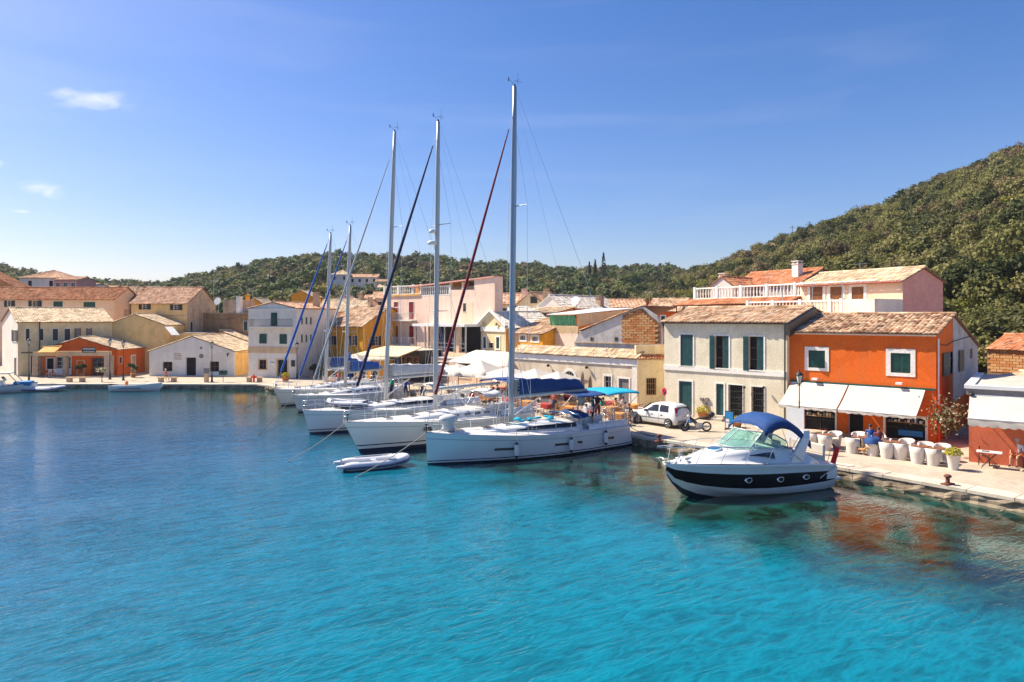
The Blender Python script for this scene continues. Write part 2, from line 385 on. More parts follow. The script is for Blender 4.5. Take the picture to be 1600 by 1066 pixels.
# ------------------------------------------------------------------ water
def water_mat():
    m, n, l, p = nmat('sea_water')
    p.inputs['Roughness'].default_value = .04; p.inputs['IOR'].default_value = 1.50
    p.inputs['Specular IOR Level'].default_value = .5
    t = n.new('ShaderNodeTexCoord')
    def mapn(sc, rot, out=None):
        mp = n.new('ShaderNodeMapping'); mp.vector_type = 'TEXTURE'; mp.inputs['Scale'].default_value = tuple(1/q_ for q_ in sc); mp.inputs['Rotation'].default_value = (0,0,rot); l.new(t.outputs['Object'], mp.inputs[0]); return mp.outputs[0]
    def noi(v, s, d=4, di=0, ro=.5):
        z = n.new('ShaderNodeTexNoise'); z.inputs['Scale'].default_value = s; z.inputs['Detail'].default_value = d; z.inputs['Distortion'].default_value = di; z.inputs['Roughness'].default_value = ro; l.new(v, z.inputs['Vector']); return z.outputs[0]
    def mth(op, a, b=None, clamp=False, c=None):
        q = n.new('ShaderNodeMath'); q.operation = op; q.use_clamp = clamp
        for i, v in enumerate((a, b, c)):
            if v is None: continue
            if isinstance(v, (int, float)): q.inputs[i].default_value = v
            else: l.new(v, q.inputs[i])
        return q.outputs[0]
    v1 = mapn((.7, 2.2, 1), radians(36)); v2 = mapn((.7, 2.2, 1), radians(30)); v3 = mapn((.8,2.0,1), radians(44))
    a = noi(v1, .55, 3, .6); b = noi(v2, 1.15, 3, .6); c = noi(v3, 2.7, 3, .4)
    rid = lambda q: mth('POWER', mth('SUBTRACT', 1.0, mth('ABSOLUTE', mth('SUBTRACT', mth('MULTIPLY', q, 2.0), 1.0))), 2.2)
    b0 = b; b = rid(b); c = rid(c); d = noi(mapn((1,1.5,1), .3), .22, 2, .3)
    h = mth('ADD', mth('ADD', mth('MULTIPLY', a, .13), mth('MULTIPLY', b, .058)), mth('ADD', mth('MULTIPLY', c, .032), mth('MULTIPLY', d, .10)))
    bp = n.new('ShaderNodeBump'); bp.inputs['Strength'].default_value = .38; bp.inputs['Distance'].default_value = 1.0
    sp_ = n.new('ShaderNodeSeparateXYZ'); l.new(t.outputs['Object'], sp_.inputs[0])
    dq = mth('ADD', mth('MULTIPLY', mth('SUBTRACT', sp_.outputs[0], 7.34), -.75), mth('MULTIPLY', mth('SUBTRACT', sp_.outputs[1], 39.2), -.66))
    ca_ = n.new('ShaderNodeMapRange'); ca_.inputs[1].default_value = 8; ca_.inputs[2].default_value = 26; ca_.inputs[3].default_value = .17; ca_.inputs[4].default_value = 1.0; l.new(dq, ca_.inputs[0])
    gust = n.new('ShaderNodeMapRange'); gust.inputs[1].default_value = .35; gust.inputs[2].default_value = .65; gust.inputs[3].default_value = .55; gust.inputs[4].default_value = 1.35; l.new(noi(mapn((1,2.2,1), .2), .07, 3), gust.inputs[0])
    h = mth('MULTIPLY', h, mth('MULTIPLY', ca_.outputs[0], gust.outputs[0]))
    l.new(h, bp.inputs['Height']); l.new(bp.outputs[0], p.inputs['Normal'])
    # colour: depth of the bottom - turquoise in the middle, deeper blue at the left, weedy shallows with boat shade painted in along the quay
    sep = n.new('ShaderNodeSeparateXYZ'); l.new(t.outputs['Object'], sep.inputs[0])
    lr = n.new('ShaderNodeMapRange'); lr.inputs[1].default_value = -34; lr.inputs[2].default_value = 3; lr.interpolation_type = 'SMOOTHSTEP'
    wob = mth('MULTIPLY', noi(mapn((1,1,1), 0), .12, 3), 8.0)
    l.new(mth('ADD', mth('ADD', sep.outputs[0], wob), mth('MULTIPLY', sep.outputs[1], -.36)), lr.inputs[0])
    m1 = n.new('ShaderNodeMix'); m1.data_type = 'RGBA'; l.new(lr.outputs[0], m1.inputs[0])
    m1.inputs[6].default_value = (.0, .074, .165, 1); m1.inputs[7].default_value = (.0, .160, .220, 1)
    # far water darker
    fr = n.new('ShaderNodeMapRange'); fr.inputs[1].default_value = 34; fr.inputs[2].default_value = 62; l.new(sep.outputs[1], fr.inputs[0])
    m2 = n.new('ShaderNodeMix'); m2.data_type = 'RGBA'; l.new(fr.outputs[0], m2.inputs[0]); l.new(m1.outputs[2], m2.inputs[6]); m2.inputs[7].default_value = (.006,.065,.095,1)
    # shallows plus boat shade painted into the colour, by signed distance from the quay
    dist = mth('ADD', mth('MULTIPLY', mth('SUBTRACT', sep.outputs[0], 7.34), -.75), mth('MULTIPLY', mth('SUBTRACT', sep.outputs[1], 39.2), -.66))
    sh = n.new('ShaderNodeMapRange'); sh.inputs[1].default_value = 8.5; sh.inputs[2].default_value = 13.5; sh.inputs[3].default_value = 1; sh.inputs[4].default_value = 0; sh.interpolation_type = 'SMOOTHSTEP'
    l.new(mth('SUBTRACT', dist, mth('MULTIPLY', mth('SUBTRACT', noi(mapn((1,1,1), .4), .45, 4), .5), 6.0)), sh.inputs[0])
    weed_shade = n.new('ShaderNodeValToRGB'); weed_shade.color_ramp.elements[0].position = .4; weed_shade.color_ramp.elements[0].color = (.007,.016,.008,1); weed_shade.color_ramp.elements[1].position = .62; weed_shade.color_ramp.elements[1].color = (.010,.070,.055,1)
    l.new(noi(mapn((1,1,1), .9), .9, 5, .5), weed_shade.inputs[0])
    m3 = n.new('ShaderNodeMix'); m3.data_type = 'RGBA'; l.new(sh.outputs[0], m3.inputs[0]); l.new(m2.outputs[2], m3.inputs[6]); l.new(weed_shade.outputs[0], m3.inputs[7])
    # light through crests and sky flecks painted into the colour, troughs darker
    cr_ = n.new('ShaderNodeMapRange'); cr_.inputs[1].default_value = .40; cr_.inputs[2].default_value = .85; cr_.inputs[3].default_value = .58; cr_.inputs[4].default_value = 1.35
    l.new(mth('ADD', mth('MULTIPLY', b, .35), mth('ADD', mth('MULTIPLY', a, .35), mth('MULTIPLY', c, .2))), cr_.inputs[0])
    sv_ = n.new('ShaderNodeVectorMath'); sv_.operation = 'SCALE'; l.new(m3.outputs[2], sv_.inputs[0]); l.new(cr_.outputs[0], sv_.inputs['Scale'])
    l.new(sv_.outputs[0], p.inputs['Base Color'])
    return m
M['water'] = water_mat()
QUAY = [(70,-39),(45,-7),(28,14.6),(19.3,25.7),(14.6,31.7),(7.34,39.2),(-3.5,52),(-9,62.5),(-14,66.5),(-19,65),(-21.5,65.5),(-25.6,69.5),(-60,70.2),(-160,72)]
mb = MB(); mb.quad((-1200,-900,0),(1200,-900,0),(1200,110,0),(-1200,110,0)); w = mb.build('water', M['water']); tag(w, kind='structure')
mb = MB(); mb.quad((-3000,-3000,-3),(3000,-3000,-3),(3000,4500,-3),(-3000,4500,-3)); o = mb.build('seabed', M['rock']); tag(o, kind='structure')
# ------------------------------------------------------------------ quay
def quaymat():
    m = plaster('quay_paving', (.50,.42,.32), (.34,.27,.20), .45, scale=.35)
    n, l = m.node_tree.nodes, m.node_tree.links
    return m
M['paving'] = quaymat()
mb = MB()
mb.poly([(x,y,.5) for x,y in QUAY] + [(-3000,72,.5),(-3000,160,.5),(3000,160,.5),(3000,-39,.5)])
quay = mb.build('quay', M['paving']); tag(quay, kind='structure')
def along(pts, step, start=0, end=None):
    out = []; acc = 0; nxt = start
    for i in range(len(pts)-1):
        a, b = Vector(pts[i]), Vector(pts[i+1]); L = (b-a).length; d = (b-a)/L
        while nxt <= acc + L:
            if end is not None and nxt > end: return out
            out.append((a + d*(nxt-acc), d)); nxt += step
        acc += L
    return out
# rough face of the quay
P = along(QUAY, .3)
mb = MB(); rows = [.47,.36,.24,.12,.02,-.1,-.6,-1.4]
rings = []
for i, (p, d) in enumerate(P):
    nrm = Vector((-d.y, d.x)) ; nrm = -nrm if nrm.dot(Vector((-.75,-.66))) < 0 else nrm
    ring = []
    for j, z in enumerate(rows):
        nz = noise.noise(Vector((p.x*1.7, p.y*1.7, z*4)))
        off = .03 + .13*max(0,(.45-z))*(.6+.9*nz) + (.10*nz if 0 < j < 6 else 0)
        q = p + nrm*off; ring.append((q.x, q.y, z + .03*nz))
    rings.append(ring)
mb.loft(rings, close=False, smooth=False)
qf = mb.build('quay_face', M['rock']); tag(qf, kind='structure')
# kerb stones of pale slabs along the edge
kerb = thing('kerb', None, None); tag(kerb, kind='structure')
def kerb_run(pts, L, w, cnt_max, z0=.40, z1=.535):
    k = 0; prev = None
    for p, d in along(pts, L):
        if prev is not None:
            a = prev; b = p; dd = (b-a).normalized(); n_ = Vector((-dd.y, dd.x)); n_ = -n_ if n_.dot(Vector((-.75,-.66))) < 0 else n_
            wj = w + U(-.02,.02); zz = z1 + U(-.012,.01)
            a2 = a + dd*.012; b2 = b - dd*.012; o1 = n_*(.07+U(-.03,.03)); i1 = n_*(-wj)
            m_ = MB(); vs = [(*(a2+o1),z0),(*(b2+o1),z0),(*(b2+i1),z0),(*(a2+i1),z0),(*(a2+o1),zz),(*(b2+o1),zz),(*(b2+i1),zz),(*(a2+i1),zz)]
            m_.add(vs, [(0,1,2,3),(4,5,6,7),(0,1,5,4),(1,2,6,5),(2,3,7,6),(3,0,4,7)])
            m_.build('kerb_stone', M['kerb'], kerb); k += 1
            if k >= cnt_max: return
        prev = p
M['kerb'] = plaster('kerb_stone', (.62,.54,.43), (.36,.28,.20), .4, scale=.9)
kerb_run([(28,14.6),(19.3,25.7),(14.6,31.7),(7.34,39.2),(-3.5,52)], 1.6, .95, 60)
kerb_run([(-21.5,65.5),(-25.6,69.5),(-60,70.2)], 2.0, .8, 24)
# loose rocks at the waterline
def rock_mb(mb, c, r, seed):
    rings = []
    for i in range(5):
        a = pi*(i+.02)/4.04; ring = []
        for k in range(7):
            b = 2*pi*k/7; v = Vector((sin(a)*cos(b), sin(a)*sin(b), cos(a)))
            f = r*(.75+.5*noise.noise(v*1.3+Vector((seed*3.1, seed, 0)))); ring.append((c[0]+v.x*f, c[1]+v.y*f, c[2]+v.z*f*.7))
        rings.append(ring)
    mb.loft(rings, smooth=False)
mb = MB()
for i, (p, d) in enumerate(along([(28,14.6),(19.3,25.7),(14.6,31.7),(7.34,39.2),(-3.5,52)], .7)):
    n_ = Vector((-d.y, d.x)); n_ = -n_ if n_.dot(Vector((-.75,-.66))) < 0 else n_
    q = p + n_*U(.1,.45); rock_mb(mb, (q.x,q.y,U(-.12,.08)), U(.06,.15), i)
for i, (p, d) in enumerate(along([(-17.5,65.6),(-19,65),(-21.5,65.5),(-24.6,68.8)], .3)):
    q = p + Vector((U(-.3,.3), U(-.9,-.1))); rock_mb(mb, (q.x,q.y,U(0,.3)), U(.2,.45), i+500)
o = mb.build('waterline_rocks', M['rock']); tag(o, 'rough brown rocks and broken stone along the foot of the quay wall', 'rocks', kind='stuff')

# ------------------------------------------------------------------ hills
def lerp_tab(tab, x):
    if x <= tab[0][0]: return tab[0][1]
    for (a, va), (b, vb) in zip(tab, tab[1:]):
        if x <= b:
            f = (x-a)/(b-a); return va + (vb-va)*f
    return tab[-1][1]
def pt(px): return (px-800)/FPX
ER = [(pt(p), (HY-y)/FPX) for p, y in ((700,500),(820,489),(900,474),(1000,449),(1100,415),(1200,383),(1300,347),(1400,310),(1500,268),(1600,228),(1750,150),(2000,60))]
DR = [(pt(700),330),(pt(1000),300),(pt(1200),255),(pt(1400),215),(pt(1600),200),(pt(2000),190)]
YR = [(pt(700),150),(pt(900),125),(pt(1100),92),(pt(1250),72),(pt(1400),62),(pt(1600),52),(pt(2000),45)]
EL = [(pt(p), (HY-y)/FPX) for p, y in ((-900,450),(-200,430),(0,424),(60,432),(130,445),(240,450),(330,432),(420,411),(480,402),(560,404),(640,406),(720,413),(800,420),(880,425),(960,424),(1030,422),(1150,430),(1400,470))]
def HR(t, Y):
    D = lerp_tab(DR, t); Y0 = lerp_tab(YR, t); E = lerp_tab(ER, t) - 3.6/D
    Hh = E*D + CAMZ
    if Y < Y0: return .45
    w_ = (Y-Y0)/(D-Y0)
    if w_ <= 1: return .45 + (Hh-.45)*(w_**.92)
    return Hh - (Y-D)*.12
def HL(t, Y):
    D = 385; Y0 = 118; E = lerp_tab(EL, t) - 4.0/D; Hh = E*D + CAMZ
    if Y < Y0: return .45
    w_ = (Y-Y0)/(D-Y0)
    if w_ <= 1: return .45 + (Hh-.45)*(w_**1.15)
    return Hh - (Y-D)*.10
def terr(x, y):
    if y < 30: return .45
    t = x/y
    return max(HR(t, y), HL(t, y)) + (1.2*noise.noise(Vector((x*.03,y*.03,0))) if y > 120 else 0)
ts = [-1.6 + 3.4*i/150 for i in range(151)]; ys = [44*(1.03**j) for j in range(112)]
mb = MB(); rings = []
for Y in ys: rings.append([(t*Y, Y, -2.0 if (Y < 126 and terr(t*Y, Y) < .6) else max(-20,terr(t*Y, Y))) for t in ts])
mb.loft(rings, close=False)
M['earth'] = plaster('hill_ground', (.11,.09,.045), (.05,.055,.02), .9, scale=.12)
o = mb.build('hills', M['earth']); tag(o, kind='structure')
# horizon land beyond
mb = MB(); mb.quad((-3000,150,.3),(3000,150,.3),(3000,4500,.3),(-3000,4500,.3)); tag(mb.build('ground', M['earth']), kind='structure')

# ------------------------------------------------------------------ trees
def leaf(mb, c, s, nrm, m=0):
    q = nrm.to_track_quat('Z','Y'); a = U(0, 6.28)
    ca, sa = cos(a)*s, sin(a)*s; 
    e1 = q @ Vector((ca, sa, 0)); e2 = q @ Vector((-sa*.55, ca*.55, 0)); e3 = q @ Vector((0,0,s*.25))
    mb.add([c-e1, c+e2-e3, c+e1, c-e2+e3*.5], [(0,1,2,3)], m)
def tree_mb(r, h, nblob, nleaf, ls, flat=.8, trunk=.16, m_leaf=0, m_bark=1, core=True):
    mb = MB(); blobs = []
    for i in range(nblob):
        a = U(0,6.28); q = sqrt(R())*r*.72; zz = h*.42 + (h*.45)*(1-(q/r)**2)*U(.35,1)
        blobs.append((Vector((q*cos(a), q*sin(a), zz*U(.85,1.12))), r*U(.16,.46)))
    top = Vector((U(-.2,.2),U(-.2,.2),h*.42)); mb.tube([(0,0,-.6),(U(-.12,.12),U(-.12,.12),h*.2),top], [trunk*1.5,trunk,trunk*.75], 6, m_bark)
    for b, br in blobs[:min(6,nblob)]: mb.tube([top*.85, top.lerp(b,.55)+Vector((U(-.1,.1),U(-.1,.1),.05)), b], [trunk*.6,trunk*.35,trunk*.12], 4, m_bark)
    tot = sum(br*br for _, br in blobs)
    for b, br in blobs:
        k = int(nleaf*br*br/tot)
        for _ in range(k):
            v = Vector((random.gauss(0,1),random.gauss(0,1),random.gauss(0,1))).normalized()
            if v.z < -.55: v.z *= -1
            rr = br*(U(.45,1.12) if R() < .88 else U(1.1,1.5)); c = b + Vector((v.x*rr, v.y*rr, v.z*rr*flat))
            nn = (v + Vector((U(-.8,.8),U(-.8,.8),U(-.5,.9)))).normalized()
            leaf(mb, c, ls*U(.6,1.35), nn, m_leaf)
    return mb
def shrub_mesh(name, kind, r, h, nb, nl, ls, lm):
    return tree_mb(r, h, nb, nl, ls).mesh(name, [M[lm], M['bark']])
PROTO = [shrub_mesh('olive_tree','',2.7,U(3.8,4.8),22,1900,.20,'leaf_olive') for _ in range(3)] + \
        [shrub_mesh('oak_tree','',2.5,U(3.9,5.2),18,1700,.21,m_) for m_ in ('leaf_dark','leaf_dark','leaf_brown')] + \
        [shrub_mesh('leafy_tree','',2.2,3.6,15,1300,.19,'leaf_bright') for _ in range(2)]
PN = ['olive_tree']*3 + ['oak_tree']*3 + ['leafy_tree']*2
FAR = [shrub_mesh('far_tree','',2.8,U(4.3,5.8),13,650,.36,m_) for m_ in ('leaf_far','leaf_far','leaf_olive')] + [shrub_mesh('far_dark_tree','',2.6,U(4.2,5.6),11,600,.36,m_) for m_ in ('leaf_dark','leaf_brown')]
CLEAR = []   # (x, y, radius) kept free of trees for the hillside houses
def clear_at(px, Y, r): CLEAR.append((*at(px, Y), r))
for a in ((532,262,9),(550,262,9),(567,262,9),(585,262,8),(598,258,7),(74,150,16),(60,152,14),(450,290,4)): clear_at(*a)
spots = []
def try_spot(x, y, sc, kind):
    for cx, cy, cr in CLEAR:
        # keep the house and the ground in front of it open
        if abs(x/y - cx/cy) < cr/cy and -cr*.8 < (cy - y) < cr*(6 if cy > 200 else 3.4) or (x-cx)**2+(y-cy)**2 < cr*cr: return
    spots.append((x, y, terr(x, y)-.25*sc, sc, kind))
def sample(hfun, tmin, tmax, ymin, ymax, step, scale, kinds, sel):
    Y = ymin
    while Y < ymax:
        st = step
        x = tmin*Y
        while x < tmax*Y:
            xx, yy = x+U(-.48,.48)*st, Y+U(-.48,.48)*st; t = xx/yy
            if sel(t, yy):
                sc = scale*U(.55,1.4)
                nv = noise.noise(Vector((xx*.035, yy*.035, 3.3)))
                try_spot(xx, yy, sc, kinds(nv, yy))
            x += st
        Y += st*.92
def kR(nv, y):
    q = R() + nv*.9
    return random.randrange(0,3) if q < .50 else (random.randrange(3,6) if q < .88 else random.randrange(6,8))
sample(HR, .02, .95, 50, 250, 3.15, 1.0, kR, lambda t, y: t > .05 and HR(t,y) > HL(t,y)+.3 and y > lerp_tab(YR,t)+3 and y < lerp_tab(DR,t)*1.06)
nR = len(spots)
sample(HL, -.95, .45, 126, 400, 6.0, 1.45, lambda nv, y: (8+random.randrange(5)) if R() > .08 else 6+random.randrange(2), lambda t, y: HL(t,y) >= HR(t,y)-.2 and (y > 150 or R()<.6))
def size_key(s):
    x, y, z, sc, k = s; t = x/y; px = 800+FPX*t; py = HY - (z+4*sc-CAMZ)/y*FPX
    lim = 560 if px > 1500 else (470 if px > 1075 else 480)
    return (0 if (-20 < px < 1620 and py < lim) else 1, -sc/y)
spots.sort(key=size_key)
cnt = {'olive_tree':0,'oak_tree':0,'leafy_tree':0}
LBT = {'olive_tree':('grey green olive tree with open crown on the wooded hillside','olive tree','olive trees on the hillside'),
       'oak_tree':('dark green rounded evergreen tree on the wooded hillside','tree','dark evergreen trees on the hillside'),
       'leafy_tree':('yellow green leafy bush on the wooded hillside','bush','yellow green bushes on the hillside')}
rest = []
for s in spots:
    x, y, z, sc, k = s
    if k < 8 and cnt[PN[k]] < 295 and sum(cnt.values()) < 620 and size_key(s)[0] == 0:
        nm = PN[k]; cnt[nm] += 1
        o = bpy.data.objects.new(nm, PROTO[k]); link(o); o.location = (x,y,z); o.rotation_euler = (U(-.1,.1),U(-.1,.1),U(0,6.28)); o.scale = (sc*U(.9,1.1),sc*U(.9,1.1),sc*U(.8,1.25))
        tag(o, *LBT[nm])
    else: rest.append(s)
def scatter(name, pts, meshes, label, cat):
    me = bpy.data.meshes.new(name); me.from_pydata([p[:3] for p in pts], [], [])
    a = me.attributes.new('tscale','FLOAT','POINT'); a.data.foreach_set('value', [p[3] for p in pts])
    a = me.attributes.new('tidx','INT','POINT'); a.data.foreach_set('value', [p[4] for p in pts])
    a = me.attributes.new('trot','FLOAT_VECTOR','POINT'); a.data.foreach_set('vector', [v for p in pts for v in (0,0,U(0,6.28))])
    o = bpy.data.objects.new(name, me); link(o)
    ng = bpy.data.node_groups.new(name, 'GeometryNodeTree')
    ng.interface.new_socket('Geometry', in_out='INPUT', socket_type='NodeSocketGeometry'); ng.interface.new_socket('Geometry', in_out='OUTPUT', socket_type='NodeSocketGeometry')
    N, L = ng.nodes, ng.links; gi = N.new('NodeGroupInput'); go = N.new('NodeGroupOutput')
    cc = bpy.data.collections.new(name+'_kinds')
    for i, mm in enumerate(meshes):
        po = bpy.data.objects.new('kind_%02d' % i, mm); cc.objects.link(po)
    ci = N.new('GeometryNodeCollectionInfo'); ci.inputs['Collection'].default_value = cc; ci.inputs['Separate Children'].default_value = True; ci.inputs['Reset Children'].default_value = True
    ip = N.new('GeometryNodeInstanceOnPoints'); ip.inputs['Pick Instance'].default_value = True
    def na(nm, ty): q = N.new('GeometryNodeInputNamedAttribute'); q.data_type = ty; q.inputs['Name'].default_value = nm; return [s_ for s_ in q.outputs if s_.enabled][0]
    L.new(gi.outputs[0], ip.inputs['Points']); L.new(ci.outputs[0], ip.inputs['Instance'])
    L.new(na('tidx','INT'), ip.inputs['Instance Index']); L.new(na('trot','FLOAT_VECTOR'), ip.inputs['Rotation']); L.new(na('tscale','FLOAT'), ip.inputs['Scale'])
    L.new(ip.outputs[0], go.inputs[0])
    md = o.modifiers.new('scatter','NODES'); md.node_group = ng
    return tag(o, label, cat, kind='stuff')
scatter('woodland', rest, PROTO+FAR, 'dense mass of far trees and bushes covering the hills behind the village', 'woodland')
# undergrowth filling gaps of the near hill
under = []
for i in range(2600):
    Y = U(60,240); t = U(.05,.85)
    if Y < lerp_tab(YR,t)+2 or Y > lerp_tab(DR,t) or HR(t,Y) < HL(t,Y): continue
    x = t*Y; under.append((x, Y, terr(x,Y)-.9, U(.35,.6), random.randrange(0,8)))
scatter('undergrowth', under, PROTO, 'low scrub between the trees of the near hillside', 'undergrowth')
# cypresses and pole-like trees standing out
def cypress(px, Y, h, lab):
    mb = MB(); mb.cyl((0,0,-.5),(0,0,1),.15,.12,6,1)
    for i in range(420):
        z = U(.4,h); rr = (.09*h)*sin(pi*min(1,(z/h)**.7))**.8*U(.6,1.1); a = U(0,6.28)
        leaf(mb, Vector((rr*cos(a),rr*sin(a),z)), .42, Vector((cos(a),sin(a),U(-.2,.8))).normalized())
    o = mb.build('cypress_tree', [M['leaf_cypress'], M['bark']], fix=False); x, y = at(px, Y); o.location = (x,y,terr(x,y)-.3); tag(o, lab, 'cypress')
cypress(921,300,13,'dark narrow cypress on the far ridge, left of the pair behind the lowest roofs')
cypress(930,300,14,'dark narrow cypress in the middle of the three on the far ridge')
cypress(943,296,17,'tallest dark cypress, rightmost of three on the far ridge')
mb = MB(); mb.box(-420,420,-12,600,-4.2,150); hz_ = mb.mesh('haze', []) if False else None
hm = bpy.data.materials.new('haze_air'); hm.use_nodes = True; hm.node_tree.nodes.clear()
ho = hm.node_tree.nodes.new('ShaderNodeOutputMaterial'); hv = hm.node_tree.nodes.new('ShaderNodeVolumePrincipled')
hv.inputs['Density'].default_value = 0.00016; hv.inputs['Color'].default_value = (.80,.88,1,1); hm.node_tree.links.new(hv.outputs[0], ho.inputs['Volume'])
haze = mb.build('haze', hm); tag(haze, 'thin pale sea haze filling the air over the harbour', 'haze', kind='stuff')
# ------------------------------------------------------------------ buildings
def tile_plane(name, e0, e1, r0, r1, mat, parent, tw=.24, tl=.42, amp=.055, seg=4, th=.05):
    """barrel tiles on the quad eave e0-e1 / ridge r0-r1, real corrugated relief, stepped courses"""
    e0, e1, r0, r1 = map(Vector, (e0, e1, r0, r1))
    nrm = (e1-e0).cross(r0-e0)
    if nrm.length < 1e-5: nrm = (e1-e0).cross(r1-e0)
    nrm.normalize()
    if nrm.z < 0: nrm = -nrm
    W_ = max((e1-e0).length, (r1-r0).length); Ls = max((r0-e0).length, (r1-e1).length)
    # the shorter way for hips: keep it simple, lerp
    nc = max(2, int(W_/tw)); nr = max(2, int(Ls/tl))
    slab = MB(); lo = nrm*-.06
    a, b, c, d = e0, e1, r1, r0
    slab.add([a,b,c,d,a+lo,b+lo,c+lo,d+lo], [(0,1,2,3),(7,6,5,4),(0,4,5,1),(1,5,6,2),(2,6,7,3),(3,7,4,0)])
    so = slab.build('roof', M['wood'] if mat not in ('tile_white',) else M['whitepaint'], parent)
    mb = MB(); mb.uv = []
    jit = [[U(-.014,.014) for _ in range(nc+1)] for _ in range(nr+1)]
    up = (r0-e0).normalized()
    for r in range(nr):
        for hh in (0, 1):
            f = (r+hh)/nr; 
            for k in range(nc*seg+1):
                u = k/(nc*seg); base = e0.lerp(e1,u).lerp(r0.lerp(r1,u), f)
                ph = abs(sin(pi*k/seg)); cidx = min(nc-1, k//seg)
                z = .012 + amp*ph + (.030 if hh == 0 else 0) + jit[r][cidx]
                sh = up*(-.045 + jit[r][cidx]*1.5) if hh == 0 else Vector((0,0,0))
                p = base + nrm*z + sh
                mb.v.append(p[:]); mb.uv.append((min(nc-.01, k/seg), r + (.05 if hh == 0 else .95)))
    w_ = nc*seg+1
    for i in range(nr*2-1):
        for k in range(nc*seg):
            if i % 2 == 1 : continue
            mb.f.append([i*w_+k, i*w_+k+1, (i+1)*w_+k+1, (i+1)*w_+k]); mb.m.append(0); mb.sm.append(False)
    # eave end faces (dark mouths under the covers)
    for r in range(nr):
        i = r*2
        b0 = len(mb.v)
        for k in range(w_):
            q = Vector(mb.v[i*w_+k]) - nrm*(.012+amp*abs(sin(pi*k/seg))*.35+.03); mb.v.append(q[:]); mb.uv.append(mb.uv[i*w_+k])
        for k in range(w_-1):
            mb.f.append([b0+k, b0+k+1, i*w_+k+1, i*w_+k]); mb.m.append(0); mb.sm.append(False)
    # fix uv per cell: use face-centre cell through small inset
    to = mb.build('roof_tile', M[mat], so, fix=False); to['kind'] = 'stuff'
    return so
def ridge_caps(p0, p1, mat, parent, r=.11, L=.4):
    p0, p1 = Vector(p0), Vector(p1); n_ = max(2, int((p1-p0).length/L)); mb = MB(); mb.uv = []
    for i in range(n_):
        a = p0.lerp(p1, i/n_); b = p0.lerp(p1, (i+1.08)/n_)
        k0 = len(mb.v); mb.cyl(a+Vector((0,0,.05)), b+Vector((0,0,.05+U(.0,.02))), r*U(.95,1.1), r*.85, 8)
        mb.uv += [(i, .5)]*(len(mb.v)-len(mb.uv))
    o = mb.build('ridge_tile', M[mat], parent, fix=False); o['kind'] = 'stuff'
